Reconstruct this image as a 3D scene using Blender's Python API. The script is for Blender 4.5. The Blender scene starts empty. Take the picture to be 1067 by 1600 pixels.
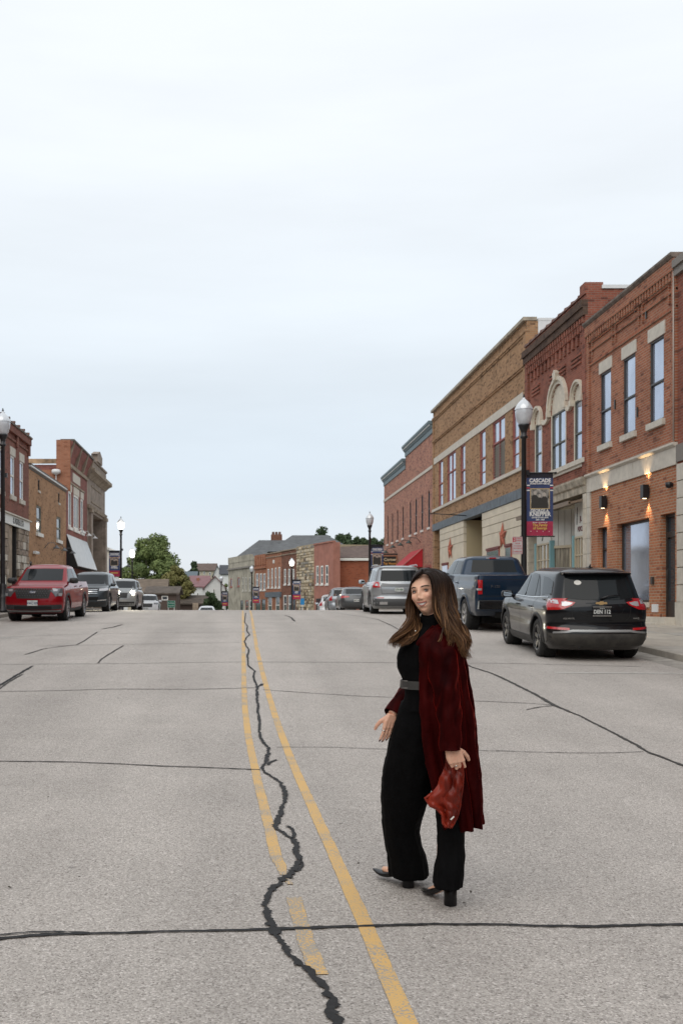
import bpy, bmesh, math, random
import numpy as np
from mathutils import Vector, Matrix, noise as mnoise
from mathutils.bvhtree import BVHTree
random.seed(7); np.random.seed(7)
R = math.radians
S = bpy.context.scene
COL = S.collection
# ------------------------------------------------------------------ camera
FPX = 1556.0; VX = 375.0; VY = 945.0; CAMZ = 1.53
cam = bpy.data.cameras.new('camera'); camo = bpy.data.objects.new('camera', cam); COL.objects.link(camo)
camo.location = (0, 0, CAMZ); camo.rotation_euler = (R(90), 0, 0)
cam.sensor_fit = 'VERTICAL'; cam.sensor_height = 36; cam.sensor_width = 24; cam.lens = FPX/1600*36
cam.shift_x = (533.5-VX)/1600; cam.shift_y = (VY-800)/1600
cam.clip_start = .1; cam.clip_end = 3000
cam.dof.use_dof = True; cam.dof.focus_distance = 5.1; cam.dof.aperture_fstop = 9
S.camera = camo
# ------------------------------------------------------------------ sky, sun, exposure
S.view_settings.view_transform = 'Standard'; S.view_settings.look = 'None'
S.view_settings.exposure = 0.07; S.view_settings.gamma = 1; S.view_settings.use_curve_mapping = False
w = bpy.data.worlds.new('World'); S.world = w; w.use_nodes = True
nt = w.node_tree; N = nt.nodes; L = nt.links
for n in list(N): N.remove(n)
out = N.new('ShaderNodeOutputWorld'); bg = N.new('ShaderNodeBackground'); L.new(bg.outputs[0], out.inputs[0])
bg.inputs[1].default_value = .1
sky = N.new('ShaderNodeTexSky'); sky.sky_type = 'NISHITA'; sky.sun_disc = False
sky.sun_elevation = R(38); sky.sun_rotation = R(200)
tc = N.new('ShaderNodeTexCoord'); sx = N.new('ShaderNodeSeparateXYZ'); L.new(tc.outputs['Generated'], sx.inputs[0])
ramp = N.new('ShaderNodeValToRGB'); L.new(sx.outputs[2], ramp.inputs[0])
cr = ramp.color_ramp
stops = [(0.0, (7.3, 7.7, 8.1)), (.05, (7.2, 7.65, 8.1)), (.11, (6.5, 7.3, 8.05)), (.17, (6.95, 7.75, 8.5)), (.26, (7.7, 8.35, 8.95)), (.42, (8.35, 8.8, 9.25)), (1.0, (8.7, 9.0, 9.35))]
while len(cr.elements) < len(stops): cr.elements.new(.5)
for e, (p, c) in zip(cr.elements, stops): e.position = p; e.color = (*[v/10 for v in c], 1)
mp = N.new('ShaderNodeMapping'); mp.inputs['Scale'].default_value = (1, 1, 6); mp.inputs['Rotation'].default_value = (0, R(-7), 0)
L.new(tc.outputs['Generated'], mp.inputs[0])
nz = N.new('ShaderNodeTexNoise'); nz.inputs['Scale'].default_value = 1.7; nz.inputs['Detail'].default_value = 6; nz.inputs['Roughness'].default_value = .52
L.new(mp.outputs[0], nz.inputs['Vector'])
mr = N.new('ShaderNodeMapRange'); mr.inputs[1].default_value = .34; mr.inputs[2].default_value = .68; mr.inputs[3].default_value = 9.95; mr.inputs[4].default_value = 11.0
L.new(nz.outputs[0], mr.inputs[0])
vm = N.new('ShaderNodeVectorMath'); vm.operation = 'SCALE'; L.new(ramp.outputs[0], vm.inputs[0]); L.new(mr.outputs[0], vm.inputs[3])
mx = N.new('ShaderNodeMixRGB'); mx.inputs[0].default_value = .97; L.new(sky.outputs[0], mx.inputs[1]); L.new(vm.outputs[0], mx.inputs[2])
L.new(mx.outputs[0], bg.inputs[0])
sun = bpy.data.lights.new('sun', 'SUN'); sun.energy = 1.35; sun.angle = R(62); sun.color = (1, .93, .84)
suno = bpy.data.objects.new('sun', sun); COL.objects.link(suno)
# light comes from behind the camera, to the left
sd = Vector((-.32, -.72, .78)).normalized(); suno.rotation_euler = sd.to_track_quat('Z', 'Y').to_euler()
sky.sun_rotation = math.atan2(sd.x, sd.y)
# ------------------------------------------------------------------ materials
MATS = {}
def mat(name, col, rough=.6, metal=0, n_scale=0, n_amt=.15, n_stretch=(1, 1, 1), bump=0, spec=.5, coat=0, col2=None, emit=0, coord='Object', n_detail=4, **kw):
    if name in MATS: return MATS[name]
    m = bpy.data.materials.new(name); m.use_nodes = True; MATS[name] = m
    t = m.node_tree; b = t.nodes['Principled BSDF']
    b.inputs['Base Color'].default_value = (*col, 1); b.inputs['Roughness'].default_value = rough; b.inputs['Metallic'].default_value = metal
    b.inputs['Specular IOR Level'].default_value = spec; b.inputs['Coat Weight'].default_value = coat; b.inputs['Coat Roughness'].default_value = .04
    if emit: b.inputs['Emission Color'].default_value = (*col, 1); b.inputs['Emission Strength'].default_value = emit
    for k, v in kw.items(): b.inputs[k.replace('_', ' ')].default_value = v
    if n_scale:
        c = t.nodes.new('ShaderNodeTexCoord'); mpp = t.nodes.new('ShaderNodeMapping'); mpp.inputs['Scale'].default_value = n_stretch
        t.links.new(c.outputs[coord], mpp.inputs[0])
        nn = t.nodes.new('ShaderNodeTexNoise'); nn.inputs['Scale'].default_value = n_scale; nn.inputs['Detail'].default_value = n_detail; nn.inputs['Roughness'].default_value = .6
        t.links.new(mpp.outputs[0], nn.inputs['Vector'])
        rr = t.nodes.new('ShaderNodeMapRange'); rr.inputs[1].default_value = .3; rr.inputs[2].default_value = .7
        t.links.new(nn.outputs[0], rr.inputs[0])
        mm = t.nodes.new('ShaderNodeMixRGB'); c2 = col2 or tuple(v*(1-2*n_amt) for v in col); c1 = col if col2 else tuple(min(1, v*(1+n_amt)) for v in col)
        mm.inputs[1].default_value = (*c2, 1); mm.inputs[2].default_value = (*c1, 1); t.links.new(rr.outputs[0], mm.inputs[0])
        t.links.new(mm.outputs[0], b.inputs['Base Color'])
        if bump:
            bb = t.nodes.new('ShaderNodeBump'); bb.inputs['Strength'].default_value = min(1, bump); bb.inputs['Distance'].default_value = .01*max(1, bump)
            t.links.new(nn.outputs[0], bb.inputs['Height']); t.links.new(bb.outputs[0], b.inputs['Normal'])
    return m
def brick_mat(name, c1, c2, mortar, row=.075, width=.215, dark=(.05, .03, .025), dark_amt=.25, stain=.35, bump=.6, msize=.011):
    if name in MATS: return MATS[name]
    m = bpy.data.materials.new(name); m.use_nodes = True; MATS[name] = m
    t = m.node_tree; n = t.nodes; l = t.links; b = n['Principled BSDF']; b.inputs['Roughness'].default_value = .88; b.inputs['Specular IOR Level'].default_value = .25
    g = n.new('ShaderNodeNewGeometry'); sp = n.new('ShaderNodeSeparateXYZ'); l.new(g.outputs['Position'], sp.inputs[0])
    ad = n.new('ShaderNodeMath'); ad.operation = 'ADD'; l.new(sp.outputs[0], ad.inputs[0]); l.new(sp.outputs[1], ad.inputs[1])
    cb = n.new('ShaderNodeCombineXYZ'); l.new(ad.outputs[0], cb.inputs[0]); l.new(sp.outputs[2], cb.inputs[1])
    bt = n.new('ShaderNodeTexBrick'); bt.inputs['Scale'].default_value = 1; bt.inputs['Brick Width'].default_value = width; bt.inputs['Row Height'].default_value = row
    bt.inputs['Mortar Size'].default_value = msize; bt.inputs['Mortar Smooth'].default_value = .3; bt.inputs['Bias'].default_value = 0
    bt.inputs['Color1'].default_value = (*c1, 1); bt.inputs['Color2'].default_value = (*c2, 1); bt.inputs['Mortar'].default_value = (*mortar, 1)
    l.new(cb.outputs[0], bt.inputs['Vector'])
    # per-brick odd dark bricks: white noise on snapped coords
    sn = n.new('ShaderNodeVectorMath'); sn.operation = 'SNAP'; sn.inputs[1].default_value = (width, row, 1); l.new(cb.outputs[0], sn.inputs[0])
    wn = n.new('ShaderNodeTexWhiteNoise'); wn.noise_dimensions = '2D'; l.new(sn.outputs[0], wn.inputs['Vector'])
    gt = n.new('ShaderNodeMapRange'); gt.inputs[1].default_value = 1-dark_amt; gt.inputs[2].default_value = 1; gt.inputs[4].default_value = .75; l.new(wn.outputs[0], gt.inputs[0])
    m1 = n.new('ShaderNodeMixRGB'); l.new(gt.outputs[0], m1.inputs[0]); l.new(bt.outputs[0], m1.inputs[1]); m1.inputs[2].default_value = (*dark, 1)
    nn = n.new('ShaderNodeTexNoise'); nn.inputs['Scale'].default_value = .9; nn.inputs['Detail'].default_value = 8; nn.inputs['Roughness'].default_value = .65; l.new(g.outputs['Position'], nn.inputs['Vector'])
    rr = n.new('ShaderNodeMapRange'); rr.inputs[1].default_value = .3; rr.inputs[2].default_value = .7; rr.inputs[3].default_value = 1-stain; rr.inputs[4].default_value = 1+stain*.45; l.new(nn.outputs[0], rr.inputs[0])
    sc = n.new('ShaderNodeVectorMath'); sc.operation = 'SCALE'; l.new(m1.outputs[0], sc.inputs[0]); l.new(rr.outputs[0], sc.inputs[3])
    l.new(sc.outputs[0], b.inputs['Base Color'])
    inv = n.new('ShaderNodeMath'); inv.operation = 'SUBTRACT'; inv.inputs[0].default_value = 1; l.new(bt.outputs['Fac'], inv.inputs[1])
    bb = n.new('ShaderNodeBump'); bb.inputs['Strength'].default_value = bump; bb.inputs['Distance'].default_value = .012; l.new(inv.outputs[0], bb.inputs['Height']); l.new(bb.outputs[0], b.inputs['Normal'])
    return m
glass_win = mat('window_glass', (.50, .56, .68), .06, .7, n_scale=.8, n_amt=.1, bump=.05)
glass_dark = mat('dark_glass', (.10, .12, .14), .05, .55)
white_paint = mat('white_paint', (.72, .71, .67), .55, n_scale=6, n_amt=.06)
black_paint = mat('black_paint', (.012, .012, .014), .35, n_scale=4, n_amt=.2)
limestone = mat('limestone', (.57, .53, .46), .85, n_scale=5, n_amt=.08, bump=.3, n_detail=8)
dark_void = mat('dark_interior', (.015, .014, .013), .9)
concrete = mat('concrete_pavement', (.37, .34, .30), .9, n_scale=4, n_amt=.14, bump=.3, n_detail=10)
# ------------------------------------------------------------------ helpers
class MB:
    """collects faces, builds one mesh object"""
    def __init__(s): s.v = []; s.f = []; s.m = []; s.sm = []
    def add(s, vs, fs, mi=0, smooth=False):
        o = len(s.v); s.v += [tuple(v) for v in vs]
        for f in fs: s.f.append(tuple(i+o for i in f)); s.m.append(mi); s.sm.append(smooth)
    def box(s, x0, x1, y0, y1, z0, z1, mi=0, M=None):
        vs = [Vector((x, y, z)) for x in (x0, x1) for y in (y0, y1) for z in (z0, z1)]
        if M: vs = [M @ v for v in vs]
        s.add(vs, [(0, 1, 3, 2), (4, 6, 7, 5), (0, 4, 5, 1), (2, 3, 7, 6), (0, 2, 6, 4), (1, 5, 7, 3)], mi)
    def tube(s, pts, rad, n=8, mi=0, caps=True, smooth=True, squash=None):
        pts = [Vector(p) for p in pts]; k = len(pts)
        rs = rad if hasattr(rad, '__len__') else [rad]*k
        ref = Vector((0, 0, 1)); d0 = (pts[-1]-pts[0]).normalized()
        if abs(d0.z) > .9: ref = Vector((1, 0, 0))
        vs = []
        for i, p in enumerate(pts):
            d = (pts[min(i+1, k-1)]-pts[max(i-1, 0)])
            if d.length < 1e-9: d = d0
            d.normalize(); a = d.cross(ref)
            if a.length < 1e-4: a = d.cross(Vector((0, 1, 0)))
            a.normalize(); b = a.cross(d)
            for j in range(n):
                t = 2*math.pi*j/n
                vs.append(p + a*math.cos(t)*rs[i] + b*math.sin(t)*rs[i]*(squash or 1))
        fs = [(i*n+j, i*n+(j+1) % n, (i+1)*n+(j+1) % n, (i+1)*n+j) for i in range(k-1) for j in range(n)]
        if caps: fs += [tuple(range(n)), tuple(range(k*n-1, (k-1)*n-1, -1))]
        s.add(vs, fs, mi, smooth)
    def lathe(s, prof, c=(0, 0, 0), n=16, mi=0, axis='z', smooth=True):
        vs = []
        for r, h in prof:
            for j in range(n):
                t = 2*math.pi*j/n; a, b = r*math.cos(t), r*math.sin(t)
                v = (a, b, h) if axis == 'z' else (h, a, b) if axis == 'x' else (a, h, b)
                vs.append((v[0]+c[0], v[1]+c[1], v[2]+c[2]))
        k = len(prof)
        fs = [(i*n+j, i*n+(j+1) % n, (i+1)*n+(j+1) % n, (i+1)*n+j) for i in range(k-1) for j in range(n)]
        s.add(vs, fs, mi, smooth)
    def rings(s, rs, mi=0, smooth=True, caps=True, closed=True):
        n = len(rs[0]); vs = [p for r in rs for p in r]; k = len(rs); fs = []
        for i in range(k-1):
            for j in range(n if closed else n-1): fs.append((i*n+j, i*n+(j+1) % n, (i+1)*n+(j+1) % n, (i+1)*n+j))
        if caps and closed: fs += [tuple(range(n-1, -1, -1)), tuple(range((k-1)*n, k*n))]
        s.add(vs, fs, mi, smooth)
    def build(s, name, mats, parent=None, fix=True):
        me = bpy.data.meshes.new(name); me.from_pydata(s.v, [], s.f)
        for m in (mats if isinstance(mats, (list, tuple)) else [mats]): me.materials.append(m)
        me.polygons.foreach_set('material_index', s.m); me.polygons.foreach_set('use_smooth', s.sm)
        if fix:
            bm = bmesh.new(); bm.from_mesh(me); bmesh.ops.recalc_face_normals(bm, faces=bm.faces); bm.to_mesh(me); bm.free()
        me.update()
        o = bpy.data.objects.new(name, me); COL.objects.link(o)
        if parent: o.parent = parent
        return o
def tag(o, label=None, cat=None, group=None, kind=None):
    if label: o['label'] = label
    if cat: o['category'] = cat
    if group: o['group'] = group
    if kind: o['kind'] = kind
    return o
def empty(name, loc, rz=0, label=None, cat=None, group=None):
    o = bpy.data.objects.new(name, None); COL.objects.link(o); o.location = loc; o.rotation_euler = (0, 0, rz); o.empty_display_size = .2
    return tag(o, label, cat, group)
KIDS = {}
def copy_tree(o, parent=None):
    kids = [c for c in o.children]
    c = o.copy(); COL.objects.link(c); c.parent = parent
    for k in kids: copy_tree(k, c)
    return c
def text_mesh(s, size, name, m, parent, M, bold=0, ext=.002, align='CENTER', sx=1.0, shear=0):
    cu = bpy.data.curves.new(name, 'FONT'); cu.body = s; cu.size = size; cu.align_x = align; cu.align_y = 'CENTER'; cu.extrude = ext; cu.offset = bold; cu.resolution_u = 2; cu.shear = shear
    to = bpy.data.objects.new('t', cu); COL.objects.link(to); dg = bpy.context.evaluated_depsgraph_get(); dg.update()
    me = bpy.data.meshes.new_from_object(to.evaluated_get(dg)); bpy.data.objects.remove(to); bpy.data.curves.remove(cu)
    me.transform(M @ Matrix.Diagonal((sx, 1, 1, 1))); me.materials.clear(); me.materials.append(m)
    o = bpy.data.objects.new(name, me); COL.objects.link(o); o.parent = parent
    return o
def eval_mesh(o):
    dg = bpy.context.evaluated_depsgraph_get(); dg.update()
    me = bpy.data.meshes.new_from_object(o.evaluated_get(dg)); o.modifiers.clear(); old = o.data; o.data = me
    return o
# ------------------------------------------------------------------ ground profile (the street climbs to a crest, then drops)
_ky = [-130, 0, 6, 9, 12, 17, 22, 26, 30, 34, 38, 44, 50, 60, 70, 80, 90, 107, 150, 200, 260, 340, 900, 3000]
_kz = [-.6, 0, 0, .05, .2, .48, .72, .88, 1.01, 1.13, 1.22, 1.295, 1.265, 1.12, .85, .45, .02, -.55, -2.0, -2.6, -1.5, 0, 2, 6]
_yy = np.arange(-130, 900, .25); _zz = np.interp(_yy, _ky, _kz)
_k = np.hanning(21); _k /= _k.sum(); _zz = np.convolve(np.pad(_zz, 10, mode='edge'), _k, 'valid')
def g(y): return float(np.interp(y, _yy, _zz)) if y < 899 else float(np.interp(y, _ky, _kz))
_gy = np.arange(3, 43.5, .01); _gp = VY+(CAMZ-np.interp(_gy, _yy, _zz))*FPX/_gy
def gpt(px, py, off=0.0):
    """the place on the road seen at photo pixel (px, py)"""
    y = float(np.interp(-py, -_gp, _gy)); return Vector(((px-VX)/FPX*y, y, g(y)+off))
def W(px, py, y): return Vector(((px-VX)/FPX*y, y, CAMZ-(py-VY)/FPX*y))
KX = 7.85
def road_mat():
    m = bpy.data.materials.new('worn_asphalt'); m.use_nodes = True; t = m.node_tree; n = t.nodes; l = t.links; b = n['Principled BSDF']
    b.inputs['Roughness'].default_value = .82; b.inputs['Specular IOR Level'].default_value = .3
    g_ = n.new('ShaderNodeNewGeometry')
    v = n.new('ShaderNodeTexVoronoi'); v.inputs['Scale'].default_value = 120; l.new(g_.outputs['Position'], v.inputs['Vector'])
    hs = n.new('ShaderNodeSeparateColor'); l.new(v.outputs['Color'], hs.inputs[0])
    r1 = n.new('ShaderNodeValToRGB'); l.new(hs.outputs[0], r1.inputs[0]); e = r1.color_ramp
    cols = [(0, (.21, .190, .173)), (.15, (.33, .303, .278)), (.5, (.415, .383, .354)), (.85, (.475, .440, .408)), (1, (.64, .60, .565))]
    while len(e.elements) < len(cols): e.elements.new(.5)
    for a, (p, c) in zip(e.elements, cols): a.position = p; a.color = (*c, 1)
    nz = n.new('ShaderNodeTexNoise'); nz.inputs['Scale'].default_value = 210; nz.inputs['Detail'].default_value = 2; l.new(g_.outputs['Position'], nz.inputs['Vector'])
    mr = n.new('ShaderNodeMapRange'); mr.inputs[1].default_value = .3; mr.inputs[2].default_value = .7; mr.inputs[3].default_value = .82; mr.inputs[4].default_value = 1.18; l.new(nz.outputs[0], mr.inputs[0])
    s1 = n.new('ShaderNodeVectorMath'); s1.operation = 'SCALE'; l.new(r1.outputs[0], s1.inputs[0]); l.new(mr.outputs[0], s1.inputs[3])
    # long faint wear along the lanes and broad patches
    mp = n.new('ShaderNodeMapping'); mp.inputs['Scale'].default_value = (1.1, .06, 1); l.new(g_.outputs['Position'], mp.inputs[0])
    n2 = n.new('ShaderNodeTexNoise'); n2.inputs['Scale'].default_value = 1; n2.inputs['Detail'].default_value = 4; l.new(mp.outputs[0], n2.inputs['Vector'])
    n3 = n.new('ShaderNodeTexNoise'); n3.inputs['Scale'].default_value = .55; n3.inputs['Detail'].default_value = 7; n3.inputs['Roughness'].default_value = .65; l.new(g_.outputs['Position'], n3.inputs['Vector'])
    a1 = n.new('ShaderNodeMath'); a1.operation = 'ADD'; l.new(n2.outputs[0], a1.inputs[0]); l.new(n3.outputs[0], a1.inputs[1])
    m2 = n.new('ShaderNodeMapRange'); m2.inputs[1].default_value = .7; m2.inputs[2].default_value = 1.3; m2.inputs[3].default_value = .84; m2.inputs[4].default_value = 1.15; l.new(a1.outputs[0], m2.inputs[0])
    s2 = n.new('ShaderNodeVectorMath'); s2.operation = 'SCALE'; l.new(s1.outputs[0], s2.inputs[0]); l.new(m2.outputs[0], s2.inputs[3])
    # small dark spots (gum, oil)
    v2 = n.new('ShaderNodeTexVoronoi'); v2.inputs['Scale'].default_value = 1.6; v2.inputs['Randomness'].default_value = 1; l.new(g_.outputs['Position'], v2.inputs['Vector'])
    m3 = n.new('ShaderNodeMapRange'); m3.inputs[1].default_value = .02; m3.inputs[2].default_value = .045; m3.inputs[3].default_value = .6; m3.inputs[4].default_value = 1; l.new(v2.outputs['Distance'], m3.inputs[0])
    s3 = n.new('ShaderNodeVectorMath'); s3.operation = 'SCALE'; l.new(s2.outputs[0], s3.inputs[0]); l.new(m3.outputs[0], s3.inputs[3])
    l.new(s3.outputs[0], b.inputs['Base Color'])
    bb = n.new('ShaderNodeBump'); bb.inputs['Strength'].default_value = .7; bb.inputs['Distance'].default_value = .005; l.new(v.outputs['Distance'], bb.inputs['Height']); bb.invert = True; l.new(bb.outputs[0], b.inputs['Normal'])
    return m
def bend(y):
    """the street swings left past the crest"""
    t = max(0, y-85); return -.26*t*min(1, t/25)
def strip(name, mt, xs, ys, off, bendit=True, zfun=None):
    mb = MB(); vs = []
    for y in ys:
        for x in xs: vs.append((x+(bend(y) if bendit else 0), y, g(y)+off))
    n = len(xs); mb.add(vs, [(i*n+j, i*n+j+1, (i+1)*n+j+1, (i+1)*n+j) for i in range(len(ys)-1) for j in range(n-1)], 0, True)
    return mb.build(name, mt, fix=False)
ys = list(np.arange(-80, 200, .5))
tag(strip('road', road_mat(), [-KX, -4, 0, 4, KX], ys, 0), kind='structure')
grass = mat('grass_ground', (.10, .12, .05), .95, n_scale=.3, n_amt=.3, n_detail=8)
gy = list(np.arange(-120, 400, 4))+[450, 600, 900, 1500, 2500]
tag(strip('ground', grass, [-1500, -300, -100, -40, -20, 0, 20, 40, 100, 300, 1500], gy, -.12, False), kind='structure')
def kerb(sgn):
    mb = MB(); yy = list(np.arange(-80, 198, 1.0))
    prof = [(KX, -.1), (KX+.015, .115), (KX+.035, .13), (KX+.155, .13), (KX+.16, -.1)]
    rs = [[(sgn*px+bend(y), y, g(y)+pz) for px, pz in prof] for y in yy]
    mb.rings(rs, closed=False, caps=False, smooth=False); o = mb.build('kerb', concrete); tag(o, kind='structure')
    gm = MB(); gm.rings([[(sgn*x+bend(y), y, g(y)+.004) for x in (KX-.5, KX)] for y in yy], closed=False, caps=False)
    tag(gm.build('gutter', mat('gutter_concrete', (.33, .31, .28), .85, n_scale=5, n_amt=.2, bump=.3)), kind='structure')
for sgn in (-1, 1): kerb(sgn)
slab_mats = [mat('slab_'+c, col, .9, n_scale=3, n_amt=.12, bump=.35, n_detail=10) for c, col in (('warm', (.40, .36, .31)), ('grey', (.37, .345, .31)), ('pale', (.43, .39, .335)))]
for sgn in (-1, 1):
    mb = MB()
    for (ya, yb) in ((-80, 14), (33.8, 198)) if sgn > 0 else ((-80, 198),):
        yy = list(np.arange(ya, yb+.01, 1.0))
        mb.rings([[(sgn*x+bend(y), y, g(y)+.125) for x in (KX+.16, 11.4)] for y in yy], closed=False, caps=False, smooth=True)
    swk = tag(mb.build('sidewalk', concrete), kind='structure')
    if sgn > 0:
        for iy in range(11):
            for ix in range(2):
                x0 = KX+.165+ix*1.7; x1 = x0+1.69 if ix == 0 else 11.39; y0 = 14+iy*1.8; y1 = y0+1.79
                b = MB(); d = random.uniform(-.003, .003)
                q = [(x0, y0), (x1, y0), (x1, y1), (x0, y1)]
                b.add([(x, y, g(y)+.127+d) for x, y in q]+[(x, y, g(y)+.0) for x, y in q], [(0, 1, 2, 3), (0, 4, 5, 1), (1, 5, 6, 2), (2, 6, 7, 3), (3, 7, 4, 0)])
                b.build('sidewalk_slab', slab_mats[(ix*2+iy*5) % 3], swk)
# ---- ribbons on the road
tar = mat('tar_sealant', (.015, .015, .016), .8, n_scale=30, n_amt=.3)
joint_m = mat('old_joint_filler', (.06, .056, .052), .85, n_scale=20, n_amt=.3)
hair_m = mat('faint_joint', (.15, .14, .13), .9, n_scale=10, n_amt=.3)
def yellow_mat(name, wear):
    m = mat(name, (.60, .36, .10), .7); t = m.node_tree; n = t.nodes; l = t.links; b = n['Principled BSDF']
    g_ = n.new('ShaderNodeNewGeometry'); z = n.new('ShaderNodeTexNoise'); z.inputs['Scale'].default_value = 110; z.inputs['Detail'].default_value = 5; l.new(g_.outputs['Position'], z.inputs['Vector'])
    z2 = n.new('ShaderNodeTexNoise'); z2.inputs['Scale'].default_value = 3; z2.inputs['Detail'].default_value = 5; l.new(g_.outputs['Position'], z2.inputs['Vector'])
    ad = n.new('ShaderNodeMath'); ad.operation = 'MULTIPLY_ADD'; l.new(z2.outputs[0], ad.inputs[0]); ad.inputs[1].default_value = .7; l.new(z.outputs[0], ad.inputs[2])
    mr = n.new('ShaderNodeMapRange'); mr.inputs[1].default_value = 1.10-wear; mr.inputs[2].default_value = 1.24-wear; l.new(ad.outputs[0], mr.inputs[0])
    mm = n.new('ShaderNodeMixRGB'); l.new(mr.outputs[0], mm.inputs[0]); mm.inputs[1].default_value = (.63, .40, .145, 1); mm.inputs[2].default_value = (.32, .30, .27, 1)
    l.new(mm.outputs[0], b.inputs['Base Color'])
    return m
def ribbon(name, mt, pts, width, off, jag=0, sub=.06, kind='structure', seed=1, raw=False, parent=None):
    """pts photo pixels on the road -> world ribbon of real width (metres)"""
    rnd = random.Random(seed); P = [p if raw else gpt(*p) for p in pts]
    ws = width if hasattr(width, '__len__') else [width]*len(P)
    Q = []; Wd = []
    for i in range(len(P)-1):
        d = (P[i+1]-P[i]).length; k = max(1, min(60, int(d/sub)))
        for j in range(k):
            t = j/k; Q.append(P[i].lerp(P[i+1], t)); Wd.append(ws[i]*(1-t)+ws[i+1]*t)
    Q.append(P[-1]); Wd.append(ws[-1]); rows = []; wob = 0
    for _ in range(2 if not raw else 0): Q = [Q[0]]+[(Q[i-1]+Q[i]*2+Q[i+1])/4 for i in range(1, len(Q)-1)]+[Q[-1]]
    for i, q in enumerate(Q):
        kk = 3 if jag > .3 else 1; d = Q[min(i+kk, len(Q)-1)]-Q[max(i-kk, 0)]; d.z = 0; d.normalize(); nrm = Vector((-d.y, d.x, 0))
        wd = Wd[i]; a = wd/2*(1+rnd.uniform(-jag, jag)); b = wd/2*(1+rnd.uniform(-jag, jag)); wob = .86*wob+rnd.uniform(-1, 1)*jag*wd*.22
        r = []
        for s_ in (a+wob, -b+wob):
            p = q+nrm*s_; r.append((p.x, p.y, g(p.y)+off))
        rows.append(r)
    mb = MB(); mb.rings(rows, closed=False, caps=False); o = mb.build(name, mt, parent, fix=False)
    if kind and not parent: tag(o, kind=kind)
    return o
yl = yellow_mat('yellow_line_paint', .25); yl2 = yellow_mat('worn_yellow_paint', .33)
ribbon('yellow_line', yl, [(668, 1660), (637, 1600), (606, 1530), (571, 1447), (538, 1372), (510, 1311), (481, 1246), (456, 1190), (437, 1140), (421, 1090), (410, 1050), (401, 1012), (396, 980), (391, 954)], .076, .005, .05)
ribbon('yellow_line', yl, [(431, 1338), (421, 1295), (410, 1250), (398, 1200), (388, 1150), (383, 1110), (381.5, 1075), (381, 1040), (380.5, 1000), (380, 975), (379.5, 954)], .073, .005, .05)
ribbon('yellow_line', yl2, [(443, 1368), (438, 1352), (431, 1338)], [.04, .065, .073], .005, .12)
ribbon('yellow_line', yl2, [(498, 1524), (489, 1500), (477, 1468), (466, 1434), (459, 1403)], .078, .005, .10)
ribbon('yellow_line', yl2, [(452, 1383), (447, 1374)], .035, .005, .6)
crack = [(540, 1660), (530, 1600), (520, 1570), (512, 1545), (490, 1525), (470, 1508), (455, 1495), (441, 1475), (432, 1458), (420, 1440), (414, 1412), (417, 1400), (425, 1390), (450, 1370), (463, 1356), (468, 1342), (462, 1325), (457, 1312), (445, 1303), (428, 1294), (430, 1288), (437, 1270), (443, 1250), (444, 1235), (436, 1223), (417, 1209), (409, 1201), (416, 1190), (419, 1175), (420, 1170), (411, 1160), (406, 1152), (405.5, 1135), (403, 1110), (401.5, 1090), (402, 1073)]
wc = [.07, .07, .065, .06, .06, .07, .06, .05, .07, .06, .06, .055, .06, .08, .07, .06, .065, .05, .05, .06, .07, .055, .06, .06, .05, .04, .045, .06, .06, .05, .05, .045, .05, .05, .06, .07]
ribbon('tar_crack', tar, crack, [w_*.56 for w_ in wc], .009, .75, .02, seed=3)
crack2 = [(402, 1073), (398, 1064), (396, 1054), (398, 1049), (390, 1043), (387.5, 1040), (386.5, 1025), (389, 1016), (385, 1010), (382, 1003), (386, 996), (390.5, 992), (386, 986), (387, 979), (382, 972), (383, 966), (384, 958)]
ribbon('tar_crack', tar, crack2, [.03]*len(crack2), .009, .5, .08, seed=4)
ribbon('tar_crack', tar, [(448, 1292), (456, 1296), (461, 1306), (457, 1313)], .022, .009, .5, .02, seed=5)
ribbon('tar_crack', tar, [(470, 1345), (472, 1353), (467, 1362), (458, 1363)], .018, .009, .5, .02, seed=6)
ribbon('tar_crack', tar, [(402, 1073), (407, 1072), (411, 1069)], .05, .0085, .4, .05, seed=6)
ribbon('tar_crack', tar, [(418, 1196), (425, 1190), (431, 1188)], .03, .0085, .5, .05, seed=8)
ribbon('tar_joint', tar, [(-2100, 1490), (-60, 1472), (0, 1468), (60, 1462), (150, 1460), (250, 1457), (360, 1455), (425, 1453), (500, 1450), (560, 1448.5), (680, 1446), (760, 1446), (850, 1448), (940, 1449), (1000, 1447), (1067, 1446), (1150, 1444), (2850, 1430)], [.03, .04, .038, .03, .024, .022, .024, .036, .034, .028, .025, .023, .026, .03, .028, .024, .022, .02], .007, .35, .03, seed=9)
ribbon('tar_joint', tar, [(0, 1462), (50, 1458), (105, 1458), (140, 1459)], .016, .0065, .6, .03, seed=10)
ribbon('tar_joint', joint_m, [(-60, 1190), (0, 1190), (110, 1191), (180, 1194), (250, 1197.5), (330, 1200), (407, 1203.5)], .026, .0065, .3, .05, seed=11)
ribbon('tar_joint', joint_m, [(-60, 1082), (0, 1081), (90, 1079.5), (180, 1077), (300, 1077.5), (400, 1075)], .026, .0065, .3, .05, seed=12)
ribbon('tar_joint', joint_m, [(411, 1078), (480, 1083), (560, 1088), (620, 1090), (700, 1094), (800, 1098), (866, 1102)], .022, .0065, .4, .05, seed=13)
ribbon('tar_joint', hair_m, [(432, 1168), (520, 1168), (600, 1171), (700, 1172), (780, 1174)], .014, .0065, .4, .05, seed=14)
ribbon('tar_joint', joint_m, [(775, 1173.5), (840, 1176), (900, 1177), (950, 1177), (1004, 1175)], .016, .0065, .5, .05, seed=14)
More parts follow.
